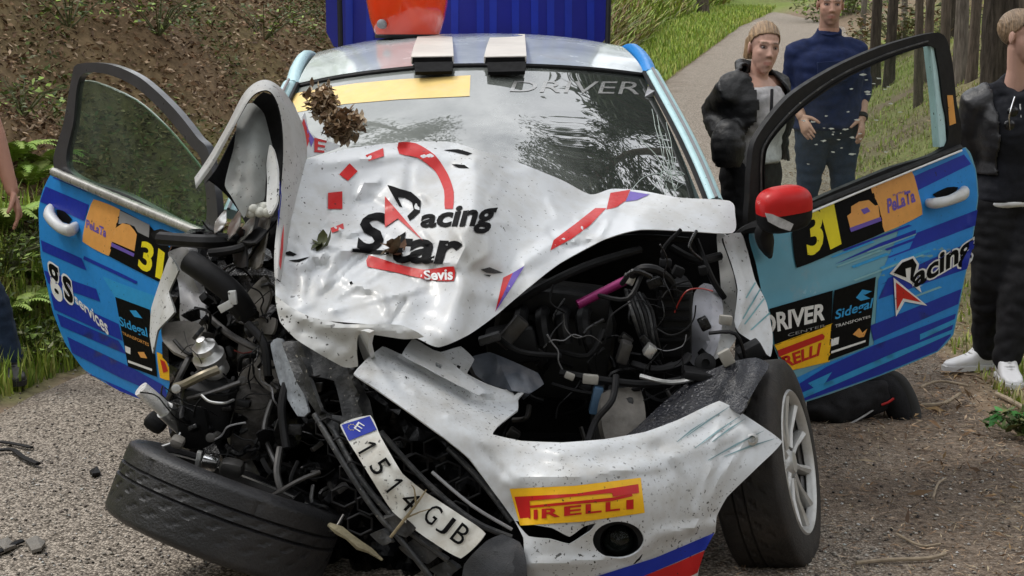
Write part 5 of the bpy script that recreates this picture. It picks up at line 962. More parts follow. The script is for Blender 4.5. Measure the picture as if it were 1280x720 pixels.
# --- doors
def door_right():
    p1 = P(935, 400, 5.0); p2 = P(1222, 240, 5.75); D = plane_D(p1, p2, p1 + Vector((-.02, -.02, -.5)), None)
    def bulge(p):
        vb = 290 - (p[:, 0] - 935) * .393; vt = 505 - (p[:, 0] - 1000) * .34; t = np.clip((p[:, 1] - vb) / (vt - vb), 0, 1); return .045 * np.sin(t * math.pi) ** .8 + .012 * np.exp(-((t - .47) / .05) ** 2)
    Db = lambda p: D(p) - bulge(np.asarray(p, float))
    mb = mat('door_teal_paint', (0.12, 0.34, 0.46), 0.2, var=0.1, vs=3, coat=0.9, dirt=0.25, dcol=(0.3, 0.3, 0.28))
    d = patch('door', [(936, 292), (990, 271), (1050, 248), (1120, 219), (1207, 184), (1220, 212), (1223, 245), (1216, 300), (1202, 368), (1192, 418), (1172, 440), (1100, 470), (1005, 503), (986, 480), (966, 430), (955, 380), (945, 330)], [], mb, car, 8, .35, D=Db, thick=.05, mback=m_blk2)
    lb = [(1140, 208), (1207, 185), (1220, 212), (1223, 245), (1216, 300), (1202, 368), (1192, 418), (1172, 440), (1100, 470), (1006, 502), (990, 484), (1090, 432), (1100, 340), (1140, 300)]
    decal('livery_panel', d, [(1142, 211), (1206, 185), (1219, 212), (1222, 245), (1215, 300), (1201, 368), (1191, 418), (1172, 439), (1100, 469), (1006, 501), (985, 478), (1036, 453), (1092, 431), (1098, 350), (1120, 300)], m_lb, d, .002, 10, .1)
    for q in ([(1141, 221), (1205, 193), (1214, 205), (1145, 239)], [(1136, 313), (1146, 291), (1222, 262), (1219, 282)], [(1098, 374), (1110, 348), (1218, 300), (1209, 336)], [(1088, 407), (1202, 361), (1198, 380), (1092, 426)], [(992, 484), (1034, 458), (1092, 432), (1195, 392), (1188, 420), (1172, 438), (1100, 468), (1006, 501)], [(1042, 331), (1100, 304), (1145, 287), (1145, 292), (1090, 312)], [(1100, 356), (1160, 330), (1218, 306), (1217, 311), (1150, 340)]): decal('stripe', d, q, m_bl, d, .004, 9)
    rs_ = random.Random(4)
    for k in range(22):
        u0 = rs_.uniform(1010, 1130); f_ = rs_.random(); v0 = (318 - (u0 - 1000) * .36) * (1 - f_) + (480 - (u0 - 1000) * .35) * f_; l_ = rs_.uniform(30, 85); h_ = rs_.uniform(.8, 2.6); u1 = min(u0 + l_, 1190)
        if v0 > 350 and u0 < 1098: continue
        decal('stripe', d, [(u0, v0), (u1, v0 - (u1 - u0) * .38), (u1 + 4, v0 - (u1 - u0) * .38 + h_), (u0 + 3, v0 + h_)], rs_.choice([m_sb, m_lb, m_bl, m_teal]), d, .0035, 9)
    for q in ([(1000, 492), (1060, 466), (1120, 440), (1190, 412), (1189, 417), (1120, 448), (1004, 498)], [(1010, 479), (1040, 465), (1024, 490)], [(1150, 418), (1195, 398), (1193, 405), (1150, 425)]): decal('stripe', d, q, m_sb, d, .0055, 9)
    decal('number_panel', d, [(990, 291), (1014, 263), (1088, 234), (1098, 258), (1106, 290), (1048, 314), (996, 335)], m_kv, d, .006, 9, .2)
    text('lettering', '3', [(1004, 267), (1028, 258), (1030, 312), (1010, 322)], d, m_num, d, .008, .03); text('lettering', '1', [(1024, 259), (1042, 252), (1052, 305), (1038, 312)], d, m_num, d, .008, .03)
    decal('sticker', d, [(1088, 233), (1139, 213), (1147, 236), (1153, 268), (1106, 290), (1099, 258)], m_ora, d, .006, 9, .3)
    text('lettering', 'PeLaTa', [(1108, 249), (1142, 236), (1145, 252), (1110, 267)], d, m_pur, d, .008, .03, .1)
    text('lettering', 'Rallye', [(1116, 243), (1132, 237), (1133, 240), (1117, 246)], d, m_pur, d, .008, .0)
    decal('emblem', d, [(1059, 270), (1064, 266), (1064, 258), (1074, 252), (1086, 250), (1094, 257), (1098, 256), (1100, 273), (1063, 286)], m_ora, d, .008, 6); decal('emblem', d, [(1062, 285), (1101, 271), (1102, 276), (1064, 290)], m_pur, d, .009, 6); decal('emblem', d, [(1076, 262), (1084, 259), (1088, 264), (1080, 268)], m_pur, d, .009, 6)
    decal('sticker', d, [(962, 386), (1041, 363), (1039, 406), (969, 432)], m_kv, d, .006, 9)
    text('lettering', 'DRIVER', [(948, 395), (1030, 379), (1031, 400), (955, 419)], d, m_wv, d, .008, .035, .2); text('lettering', 'CENTER', [(985, 417), (1032, 405), (1032, 408), (985, 421)], d, m_gv, d, .008, .0)
    decal('sticker', d, [(968, 431), (1041, 404), (1037, 452), (985, 464)], m_yel, d, .006, 9)
    decal('lettering', d, [(972, 438), (1028, 417), (1031, 420), (1030, 424), (974, 446)], m_red, d, .008, 8)
    text('lettering', 'RELLI', [(975, 447), (1027, 428), (1025, 444), (982, 460)], d, m_red, d, .008, .035, .1)
    decal('sticker', d, [(1043, 363), (1095, 346), (1086, 432), (1035, 451)], m_kv, d, .006, 9)
    text('lettering', 'Sidegal', [(1044, 388), (1092, 372), (1090, 388), (1044, 403)], d, m_sb, d, .008, .02, .1); text('lettering', 'TRANSPORTES', [(1044, 406), (1088, 394), (1088, 397), (1044, 410)], d, m_wv, d, .008, .0)
    decal('emblem', d, [(1070, 372), (1078, 362), (1090, 364), (1080, 369), (1088, 373), (1076, 376)], m_sb, d, .008, 5); decal('emblem', d, [(1066, 418), (1074, 410), (1078, 416), (1084, 411), (1080, 421), (1074, 422)], m_ora, d, .008, 5); decal('emblem', d, [(1039, 424), (1049, 421), (1048, 430), (1039, 433)], m_wv, d, .008, 5); decal('emblem', d, [(1039, 439), (1082, 425), (1082, 427.5), (1039, 442)], m_wv, d, .008, 6)
    wq = [(1119, 344), (1214, 286), (1218, 316), (1126, 366)]
    def tx(q, m_, off, gw, s): text('lettering', s, q, d, m_, d, off, .03, .1, gw)
    tx([(1140, 338), (1216, 292), (1217, 326), (1144, 368)], m_wv, .007, .055, 'acing'); tx([(1140, 338), (1216, 292), (1217, 326), (1144, 368)], m_kv, .009, .0, 'acing')
    decal('lettering', d, [(1112, 342), (1127, 325), (1142, 320), (1149, 330), (1146, 345), (1152, 366), (1138, 354), (1130, 350)], m_wv, d, .007, 6); decal('lettering', d, [(1117, 341), (1128, 328), (1141, 323), (1146, 331), (1142, 345), (1147, 358), (1138, 350), (1139, 334), (1132, 336), (1133, 347)], m_kv, d, .009, 6)
    decal('arrow', d, [(1117, 347), (1159, 382), (1131, 377), (1120, 396)], m_wv, d, .0095, 6); decal('arrow', d, [(1120, 353), (1152, 378), (1129, 373), (1121, 388)], m_red, d, .011, 6)
    # frame and glass
    fr = patch('window_frame', [(938, 290), (937, 240), (939, 205), (946, 172), (985, 122), (1040, 86), (1100, 59), (1160, 42), (1180, 44), (1189, 68), (1195, 120), (1198, 186), (1120, 218), (1040, 250), (985, 272)], [], m_blk, d, 6, .85, D=D, thick=.022, holes=[[(958, 262), (956, 210), (962, 180), (1000, 138), (1060, 97), (1120, 70), (1164, 57), (1171, 70), (1178, 120), (1182, 183), (1110, 211), (1040, 240), (990, 262)]])
    for off_, r_s in ((9, .0035), (16, .0025)):
        ln_ = [(947 + off_ * .6, 262), (946 + off_ * .6, 205), (953 + off_ * .7, 175), (991 + off_ * .7, 127 + off_ * .5), (1046 + off_ * .4, 89 + off_ * .6), (1108 + off_ * .2, 62 + off_ * .6), (1160, 46 + off_ * .6)]
        MB().tube([P(u, v, float(D(np.array([(u, v)]))[0]) - .004) for u, v in ln_], r_s, 6, sm=5).build('frame_seal_highlight', m_scuff if off_ < 10 else m_blk2, fr)  # the paler tube is the frame's gloss highlight, put in as colour
    g = patch('window_glass', [(950, 275), (950, 205), (958, 175), (1000, 132), (1060, 92), (1120, 65), (1166, 53), (1174, 68), (1183, 120), (1188, 190), (1100, 224), (1000, 264)], [], m_dg, d, 14, .4, D=lambda p: D(p) + .02, thick=.005)
    ms = mat('mud_splash', (0.62, 0.66, 0.62), 0.6, var=0.15, vs=20)
    r2 = random.Random(9); sp = [(1042, 165), (1052, 185), (1072, 150), (1098, 98), (1085, 118), (1060, 140), (1030, 160), (1096, 150), (1126, 140), (1050, 225), (1010, 205), (1108, 190)] + [(r2.gauss(1085, 22), r2.gauss(108, 14)) for _ in range(10)] + [(r2.gauss(1050, 24), r2.gauss(165, 14)) for _ in range(16)]
    sp = [q for q in sp if q[1] > 62 + max(0, (1120 - q[0])) * .66 and 975 < q[0] < 1165 and q[1] < 240 - (q[0] - 1000) * .3]
    for u, v in sp:
        rr2 = r2.uniform(.9, 2.4); q = [(u + rr2 * r2.uniform(.6, 2.6) * math.cos(a), v + rr2 * r2.uniform(.25, .8) * math.sin(a)) for a in np.linspace(0, 5.6, 9)]; decal('splash', g, q, ms, g, .003, 3, .3)
    tb('belt_seal', [(985, 270, 5.07), (1090, 228, 5.33), (1200, 184, 5.66)], .011, m_blk, 1, 8, d); tb('belt_trim', [(988, 276, 5.06), (1090, 233, 5.32), (1202, 188, 5.65)], .004, m_wv, 1, 6, d)
    patch('pillar_edge', [(1163, 58), (1170, 58), (1177, 100), (1183, 182), (1175, 184), (1170, 120)], [], m_pale, fr, 6, .3, D=lambda p: D(p) + .012, thick=.03)
    decal('sticker', fr, [(1184, 119), (1191, 119), (1195, 154), (1187, 157)], m_ora, fr, .003, 6)
    # pull handle
    h = MB(); c0, c1 = P(1161, 254, 5.52), P(1207, 241, 5.64); h.tube([c0 + Vector((0, .02, 0)), c0.lerp(c1, .12) + Vector((0, -.025, -.002)), c0.lerp(c1, .5) + Vector((0, -.035, -.004)), c0.lerp(c1, .85) + Vector((0, -.025, .002)), c1 + Vector((0, .02, .006))], [.014, .020, .018, .022, .018], 10, sm=5, round_=True).build('handle', m_white, d)
    decal('handle_cup', d, [(1166, 243), (1184, 234), (1198, 234), (1190, 246), (1176, 250)], m_kv, d, .007, 6, .5)
    # mirror
    mc = P(980, 266, 4.93); AX = axes_from((.93, .3, .12), (-.3, .93, .1))
    hs = MB().blob(mc, (.088, .055, .060), AX, 28, 18, sq=.7).build('mirror', m_blk, d)
    cap = MB(); bm_ = MB().blob(mc + Vector((-.002, -.008, .022)), (.088, .058, .062), AX, 32, 22, sq=.7)
    keep = [f for f in bm_.f if sum(((AX.transposed() @ (bm_.v[i] - mc)).z) for i in f) / len(f) > .012]; mesh_obj('mirror_cap', bm_.v, keep, m_red, hs, 40)
    q_ = on(hs, [(956, 266), (966, 268), (980, 274), (992, 280), (988, 289), (975, 285), (960, 277)], .012); n_ = len(q_); lo_ = [p + ray(975, 275) * .012 for p in q_]
    mesh_obj('turn_signal', q_ + lo_, [tuple(range(n_)), tuple(range(2 * n_ - 1, n_ - 1, -1))] + [(i, n_ + i, n_ + (i + 1) % n_, (i + 1) % n_) for i in range(n_)], mat('clear_signal', (0.62, 0.63, 0.66), 0.25, var=0.2, vs=60), hs, 30)
    (lambda *a, **k: None)([P(962, 266, 4.865)], [.014, .020, .018], 10, flat=.5, sm=4, round_=True)
    MB().tube([P(965, 276, 4.95), P(955, 290, 4.96), P(958, 305, 4.97), P(962, 318, 4.99)], [.04, .042, .036, .014], 12, flat=.7, sm=4, round_=True).build('mirror_foot', m_blk, hs)
    MB().tube([P(955, 282, 4.97), P(935, 286, 5.0), P(920, 296, 5.03)], [.026, .016, .012], 8, sm=3).build('mirror_arm', m_blk, hs)
    return d
def door_left():
    p1 = P(50, 262, 6.0); p2 = P(260, 300, 5.08); D = plane_D(p1, p2, p2 + Vector((.02, -.02, -.5)), None)
    def tt(p): vb = 213 + (p[:, 0] - 70) * .44; vt = 445 + (p[:, 0] - 85) * .5; return np.clip((p[:, 1] - vb) / (vt - vb), 0, 1)
    Db = lambda p: D(p) - .045 * np.sin(tt(np.asarray(p, float)) * math.pi) ** .8
    d = patch('door', [(70, 213), (54, 236), (48, 262), (51, 320), (66, 390), (82, 430), (105, 462), (150, 489), (200, 508), (228, 512), (222, 450), (216, 400), (232, 330), (250, 300), (258, 292), (160, 253)], [], m_lb, car, 8, .35, D=Db, thick=.05, mback=m_blk2)
    for q in ([(57, 233), (111, 256), (105, 276), (50, 252)], [(51, 300), (102, 323), (108, 338), (53, 314)], [(105, 320), (152, 342), (172, 352), (170, 355), (140, 341), (104, 324)], [(55, 338), (120, 361), (125, 377), (60, 354)], [(63, 366), (148, 405), (153, 426), (68, 387)], [(71, 392), (148, 426), (158, 443), (76, 408)], [(84, 421), (157, 456), (205, 482), (210, 498), (150, 472), (90, 441)], [(100, 462), (112, 468), (150, 489), (200, 508), (150, 484)], [(70, 216), (110, 236), (108, 240), (66, 222)]): decal('stripe', d, q, m_bl, d, .004, 9)
    decal('livery_panel', d, [(128, 345), (150, 354), (200, 372), (228, 385), (220, 420), (216, 440), (192, 400), (144, 372)], m_sb, d, .003, 9)
    decal('sticker', d, [(117, 249), (150, 262), (143, 290), (136, 320), (103, 302), (108, 272)], m_ora, d, .006, 8, .3); text('lettering', 'PeLaTa', [(108, 274), (134, 286), (132, 297), (107, 284)], d, m_pur, d, .008, .03, -.1)
    decal('number_panel', d, [(150, 262), (186, 281), (214, 312), (212, 345), (198, 352), (136, 320), (143, 290)], m_kv, d, .006, 9, .1); decal('sticker', d, [(150, 263), (187, 281), (186, 297), (172, 290), (168, 283), (158, 279), (148, 280)], m_gv, d, .007, 8)  # grey piece paints the reflection across the panel's upper part
    decal('emblem', d, [(143, 286), (146, 284), (153, 279), (162, 281), (168, 288), (171, 293), (168, 314), (140, 302)], m_ora, d, .008, 6); decal('emblem', d, [(139, 303), (168, 317), (167, 321), (139, 308)], m_pur, d, .009, 6)
    text('lettering', '3', [(177, 300), (194, 306), (188, 344), (172, 334)], d, m_num, d, .008, .03); text('lettering', '1', [(198, 310), (206, 316), (202, 350), (194, 346)], d, m_num, d, .008, .03)
    decal('sticker', d, [(144, 371), (187, 387), (192, 430), (196, 471), (160, 458), (152, 415)], m_kv, d, .006, 8)
    text('lettering', 'Sidegal', [(148, 395), (184, 410), (185, 425), (150, 410)], d, m_sb, d, .008, .02, -.1); text('lettering', 'TRANSPORTES', [(152, 414), (186, 429), (186, 433), (153, 418)], d, m_ora, d, .008, .0); decal('emblem', d, [(162, 388), (170, 388), (178, 398), (168, 396)], m_sb, d, .008, 5)
    decal('emblem', d, [(156, 432), (163, 435), (163, 443), (157, 440)], m_wv, d, .008, 5); decal('emblem', d, [(160, 450), (190, 461), (190, 464), (160, 453)], m_wv, d, .008, 6); decal('emblem', d, [(172, 440), (180, 440), (184, 448), (176, 447)], m_ora, d, .008, 5)
    decal('sticker', d, [(196, 440), (205, 445), (212, 462), (214, 476), (200, 472)], m_yel, d, .008, 6, .3); decal('lettering', d, [(200, 449), (206, 452), (210, 464), (204, 466)], m_red, d, .010, 4)
    for m_, off, gw in ((m_wv, .007, .035), (m_kv, .009, -.01)): [text('lettering', c_, q_, d, m_, d, off, .03, -.1, gw) for c_, q_ in (('g', [(59, 325), (74, 336), (78, 378), (66, 370)]), ('s', [(77, 341), (90, 350), (92, 382), (80, 374)]))]
    text('lettering', 'services', [(92, 366), (134, 402), (136, 420), (94, 378)], d, m_wv, d, .008, .02, -.1)
    fr = patch('window_frame', [(70, 216), (80, 150), (90, 95), (97, 80), (135, 80), (175, 97), (215, 133), (245, 170), (262, 196), (266, 298), (160, 252)], [], mat('grey_black_frame', (0.05, 0.052, 0.06), 0.35, var=0.2, coat=.3), d, 5, .85, D=D, thick=.025, holes=[[(86, 213), (92, 150), (100, 96), (130, 92), (168, 108), (205, 142), (236, 180), (252, 204), (252, 284), (160, 244)]])
    g = patch('window_glass', [(86, 220), (94, 150), (99, 102), (120, 103), (170, 125), (212, 162), (254, 212), (254, 290), (160, 252)], [], glass('green_door_glass', (0.62, 0.75, 0.62), 0.08, 1.5, .02, .12), d, 14, .3, D=lambda p: D(p) + .02, thick=.005)
    MB().tube([P(98, 102, 5.83), P(120, 103, 5.73), P(170, 125, 5.5), P(212, 162, 5.32), P(252, 210, 5.15)], .004, 6, sm=4).build('glass_edge', mat('glass_edge_green', (0.4, 0.48, 0.4), 0.2), g)
    q = PP([(70, 214, 5.88), (160, 252, 5.48), (258, 292, 5.08)]); MB().tube([p + Vector((0, -.03, 0)) for p in q], .017, 10, sm=3).build('belt_trim', mat('belt_silver', (0.42, 0.41, 0.38), 0.3, 0.5, var=0.3, vs=14), d)
    c0, c1 = P(62, 266, 5.88), P(93, 289, 5.72); MB().tube([c0 + Vector((0, .02, .015)), c0.lerp(c1, .1) + Vector((0, -.03, 0)), c0.lerp(c1, .5) + Vector((0, -.04, -.012)), c0.lerp(c1, .9) + Vector((0, -.03, 0)), c1 + Vector((0, .02, .015))], [.018, .023, .020, .023, .018], 10, sm=5, round_=True).build('handle', m_white, d)
    decal('handle_cup', d, [(70, 262), (80, 264), (90, 274), (86, 280), (74, 274)], m_kv, d, .007, 5, .5)
    return d
dr = door_right(); dl_ = door_left()
# ================================================================== THINGS LYING ON THE CAR AND THE LANE
hp = P(509, 12, 6.6); hp.z = P(509, 47, 6.6).z + .115
hel = thing('helmet', (hp.x, hp.y, hp.z - .115), 'glossy orange-red open rally helmet standing on the car roof', 'helmet')
m_hel = mat('helmet_red', (0.75, 0.045, 0.008), 0.15, var=0.04, coat=1.0)
prof = [(.126, -.112), (.136, -.092), (.153, -.04), (.166, .03), (.163, .085), (.14, .135), (.105, .172), (.06, .193), (.015, .2), (.001, .2)]
MB().lathe(hp, (0, 0, 1), prof, 40, cap=False).build('helmet_shell', m_hel, hel)
MB().lathe(hp, (0, 0, 1), [(.112, -.105), (.120, -.118), (.130, -.118), (.134, -.108), (.130, -.1)], 40, cap=False).build('rim_trim', m_blk, hel)
MB().lathe(hp, (0, 0, 1), [(.13, -.11), (.12, -.05), (.001, .0)], 30, cap=False).build('helmet_lining', m_blk2, hel)
bq = P(477, 30, 6.47); MB().lathe(bq, (-.3, -1, .05), [(.019, -.02), (.019, .004), (.012, .010), (.001, .011)], 14).build('visor_button', m_gv, hel)
def clump(name, loc, label, cat, n, rad, size, pal, m, seeds=3):
    q = RN.normal(size=(n, 3)); q /= np.linalg.norm(q, axis=1)[:, None]; q *= RN.random((n, 1)) ** .5; pts = np.array(loc) + q * np.array(rad)
    V = []; F_ = []; C = []
    for p in pts:
        d = Vector(RN.normal(size=3)).normalized(); x, y, z = frame_of(d); s = RN.uniform(*size); cu = RN.uniform(-1.6, 1.8); c = np.array(pal[RN.integers(len(pal))]) * RN.uniform(.7, 1.25); k = len(V); pv = Vector(p)
        for i, (a, w_) in enumerate(((0, .06), (.35, .40), (.7, .34), (1, .03))):
            o = pv + d * (s * a) + z * 0 + y * (s * cu * a * a * .6)
            V += [o + x * (s * w_) + y * (s * .12 * w_), o - y * (s * w_ * .35), o - x * (s * w_) + y * (s * .12 * w_)]; C += [c * (1 - .15 * a)] * 3
        for i in range(3):
            for j in range(2): F_.append((k + 3 * i + j, k + 3 * i + j + 1, k + 3 * i + 3 + j + 1, k + 3 * i + 3 + j))
    return tag(mesh_obj(name, V, F_, m, None, None, at=loc, colors=np.clip(np.array(C), 0, 1)), label, cat)
DRY = [(0.42, 0.29, 0.17), (0.30, 0.19, 0.11), (0.56, 0.42, 0.28), (0.18, 0.11, 0.06), (0.66, 0.53, 0.38)]
m_dry = mat('dry_leaf', (1, 1, 1), 0.75, var=0.25, vs=35, attr='Col')
clump('dry_oak_leaves', P(402, 128, 5.0), 'upper tuft of dead curled brown leaves between the folded bonnet corner and the windscreen', 'leaves', 330, (.050, .045, .060), (.010, .030), DRY, m_dry)
clump('dry_oak_leaves', P(430, 156, 4.98), 'lower, bigger tuft of dead curled brown leaves lying against the windscreen', 'leaves', 460, (.068, .055, .050), (.010, .030), DRY, m_dry)
clump('green_leaf', on(bonnet, [(404, 306)], .012)[0], 'small green leaf sprig stuck on the left of the white bonnet', 'leaf', 6, (.008, .008, .02), (.025, .045), [(0.07, 0.08, 0.025), (0.05, 0.06, 0.02)], m_green)
clump('brown_leaf', on(bonnet, [(488, 313)], .015)[0], 'crumpled brown leaf covering part of the black bonnet lettering', 'leaf', 12, (.028, .01, .022), (.03, .05), [(0.16, 0.085, 0.05), (0.10, 0.07, 0.035), (0.2, 0.12, 0.07)], m_dry)
tw_ = MB(); tw_.tube(on(plate, [(488, 672), (505, 650), (522, 628), (533, 612)], .012), [.004, .004, .003, .0015], 6, sm=4); tw_.tube(on(plate, [(520, 630), (518, 612), (514, 606)], .012), [.003, .002, .001], 5, sm=3); tw_.tube(on(plate, [(506, 648), (525, 640), (538, 636)], .012), [.003, .002, .001], 5)
tag(tw_.build('dry_twig', mat('twig', (0.2, 0.16, 0.09), 0.8, var=0.3, vs=40), None, at=P(505, 650, 3.9)), 'dry forked twig caught on the bent number plate', 'twig')
lg = MB(); lg.tube(PP([(412, 656, 4.0), (424, 663, 3.975), (436, 671, 3.965), (449, 682, 3.95), (462, 688, 3.95), (478, 700, 3.93)]), [.008, .016, .012, .015, .010, .004], 9, flat=.75)
tag(lg.build('broken_branch', mat('barkless_wood', (0.19, 0.165, 0.10), 0.8, var=0.35, vs=30, dirt=.4, bump=.5), None, at=P(440, 675, 3.95)), 'pale broken branch jammed under the grille', 'branch')
def strip(name, pts, r, label, cat, m, flat=1.0, z=.012):
    w_ = [Vector((G(u, v).x, G(u, v).y, .008 + z)) for u, v in pts]; return tag(MB().tube(w_, r, 7, flat=flat, sm=4).build(name, m, None, at=w_[0]), label, cat)
strip('plastic_strip', [(-20, 557), (10, 560), (40, 566)], .010, 'straight thin black plastic strip on the asphalt at the left edge', 'debris', m_blk, .5)
strip('plastic_strip', [(-10, 572), (15, 570), (30, 580), (48, 588)], .012, 'bent black plastic strip just below the straight one', 'debris', m_blk, .5, .016)
strip('plastic_strip', [(-5, 700), (14, 690), (28, 684)], .012, 'short black broken strip near the bottom left corner', 'debris', m_blk, .5)
n = 260; u_ = np.where(RN.random(n) < .6, RN.uniform(0, 380, n), RN.uniform(1030, 1270, n)); v_ = RN.uniform(560, 719, n); g_ = [G(a, b) for a, b in zip(u_, v_)]
stones('glass_crumbs', np.array([(q.x, q.y, .012) for q in g_]), RN.uniform(.003, .008, n), pick([(0.5, 0.52, 0.5), (0.02, 0.02, 0.02), (0.6, 0.6, 0.6), (0.03, 0.03, 0.035)], n), 'crumbs of broken glass and plastic on the lane')
def shard_(pts, label, m):
    w_ = [np.array(p, float) for p in pts]; c_ = np.mean(w_, 0); g = G(*c_); V = [Vector((G(*p).x, G(*p).y, .022 + .006 * (i % 2))) for i, p in enumerate(w_)]; lo = [v - Vector((0, 0, .010)) for v in V]; n = len(V)
    F_ = [tuple(range(n))[::-1], tuple(range(n, 2 * n))] + [(i, (i + 1) % n, n + (i + 1) % n, n + i) for i in range(n)]
    return tag(mesh_obj('broken_shard', V + lo, F_, m, None, 20, at=(g.x, g.y, 0.01)), label, 'debris')
shard_([(32, 684), (46, 680), (57, 686), (52, 696), (40, 697)], 'pale grey broken plastic shard beside the short black strip', m_dust); shard_([(152, 655), (160, 652), (164, 658), (156, 661)], 'tiny white paint flake in front of the torn-off wheel', m_whited)
shard_([(-6, 686), (10, 682), (20, 690), (6, 698)], 'grey shard cut by the left edge of the frame', m_dust); shard_([(112, 596), (122, 592), (126, 598), (116, 602)], 'small dark shard on the asphalt left of the tyre', m_blk)
m_tw = mat('fallen_twig', (0.30, 0.24, 0.17), 0.85, var=0.35, vs=30)
for q, lb, r in (([(1070, 712), (1110, 708), (1160, 706), (1182, 700)], 'long straight pale stick on the gravel near the bottom right', .006), ([(1245, 498), (1262, 506), (1290, 522)], 'thick stick below the white shoe at the right edge', .010), ([(1150, 512), (1180, 510), (1200, 498)], 'curved stick beside the open right door', .008),
                 ([(1166, 630), (1172, 612), (1182, 605)], 'hooked dark twig standing alone in the grey gravel', .004), ([(1150, 490), (1175, 482), (1210, 488)], 'thin stick left of the woman in white shoes', .006), ([(1120, 675), (1150, 690), (1175, 688)], 'short twig just above the long straight stick', .004)): strip('fallen_stick', q, r, lb, 'stick', m_tw)

# ================================================================== PEOPLE
m_skin = mat('skin', (1, 1, 1), 0.5, var=0.06, vs=12, attr='Col', spec=0.35)
def ev_remesh(mb, vox, sm=4):
    me = bpy.data.meshes.new('body'); me.from_pydata([tuple(v) for v in mb.v], [], mb.f); o = bpy.data.objects.new('body', me); COL.objects.link(o)
    r_ = o.modifiers.new('r', 'REMESH'); r_.mode = 'VOXEL'; r_.voxel_size = vox
    if sm: s_ = o.modifiers.new('s', 'SMOOTH'); s_.factor = .5; s_.iterations = sm
    bpy.context.view_layer.update(); m2 = bpy.data.meshes.new_from_object(o.evaluated_get(bpy.context.evaluated_depsgraph_get()))
    V = np.empty(len(m2.vertices) * 3); m2.vertices.foreach_get('co', V); N = np.empty(len(m2.vertices) * 3); m2.vertices.foreach_get('normal', N)
    F_ = [tuple(p.vertices) for p in m2.polygons]; bpy.data.objects.remove(o); bpy.data.meshes.remove(me); bpy.data.meshes.remove(m2)
    return V.reshape(-1, 3), N.reshape(-1, 3), F_
def frames(J):
    r_ = (J['sb'] - J['sa']).normalized(); hm = (J['ha'] + J['hb']) / 2; sm_ = (J['sa'] + J['sb']) / 2; up = (sm_ - hm).normalized(); r_ = (r_ - up * r_.dot(up)).normalized(); f = up.cross(r_)
    if f.dot(J['fwd']) < 0: f = -f
    return r_, up, f, hm, sm_
def v_torso(mb, J, inf=0.0, lo=-.14, hi=1.12, sl=None):
    r_, up, f, hm, sm_ = frames(J); ln = (sm_ - hm).length; g = J.get('g', 1); b = J.get('bulk', 1); fe = J.get('fem', 0)
    tab = [(-.2, .10, .085), (-.1, .155, .115), (0, .172 + .01 * fe, .122), (.2, .155 - .012 * fe, .108), (.4, .142 - .02 * fe, .102), (.65, .160 - .01 * fe, .120 + .012 * fe), (.85, .168 - .008 * fe, .112), (.98, .135, .09), (1.06, .085, .072), (1.14, .058, .058)]
    rows = []
    for t in np.linspace(lo, hi, 22):
        w_ = np.interp(t, [q[0] for q in tab], [q[1] for q in tab]) * g * b + inf; d = np.interp(t, [q[0] for q in tab], [q[2] for q in tab]) * g * b + inf; sh = (sm_ - hm) * t + hm + f * (.012 * math.sin(t * 3.1))
        if t < lo + .02 or t > hi - .02: w_ *= .8; d *= .8
        rows.append([sh + r_ * (w_ * math.copysign(abs(math.cos(a)) ** .85, math.cos(a))) + f * (d * math.copysign(abs(math.sin(a)) ** .85, math.sin(a))) for a in np.linspace(0, 6.2832, 24, endpoint=False)])
    mb.rings(rows)
def v_arm(mb, J, s, inf=0.0, fr=1.0):
    g = J.get('g', 1); S, E, W_ = J['s' + s], J['e' + s], J['w' + s]; _, up, _, _, sm_ = frames(J); S0 = S.lerp(sm_, .22)
    S = S - up * .016; S0 = S0 - up * .012; pts = [S0, S, S.lerp(E, .45), E, E.lerp(W_, .3), E.lerp(W_, .7), W_]; rs = [.058, .056, .047, .039, .041, .033, .027]
    if fr < 1: k = 3 + fr * 3; pts = pts[:4] + [E.lerp(W_, fr * q) for q in (.3, .7, 1)]; rs = rs[:4] + [.041, .038, .034 - .0 * fr]
    mb.tube(pts, [q * g + inf * (1 if i < 6 else .8) for i, q in enumerate(rs)], 14, round_=True)
def v_leg(mb, J, s, inf=0.0, fr=1.0, cuff=1.0):
    g = J.get('g', 1); b = J.get('bulk', 1); H, K, A = J['h' + s], J['k' + s], J['f' + s]; pts = [H, H.lerp(K, .3), H.lerp(K, .7), K, K.lerp(A, .3 * fr), K.lerp(A, .65 * fr), K.lerp(A, fr)]; rs = [.092 * b, .086 * b, .066, .054, .055, .045, .036]
    mb.tube(pts, [q * g + inf * (cuff if i > 3 else 1) for i, q in enumerate(rs)], 16, round_=True)
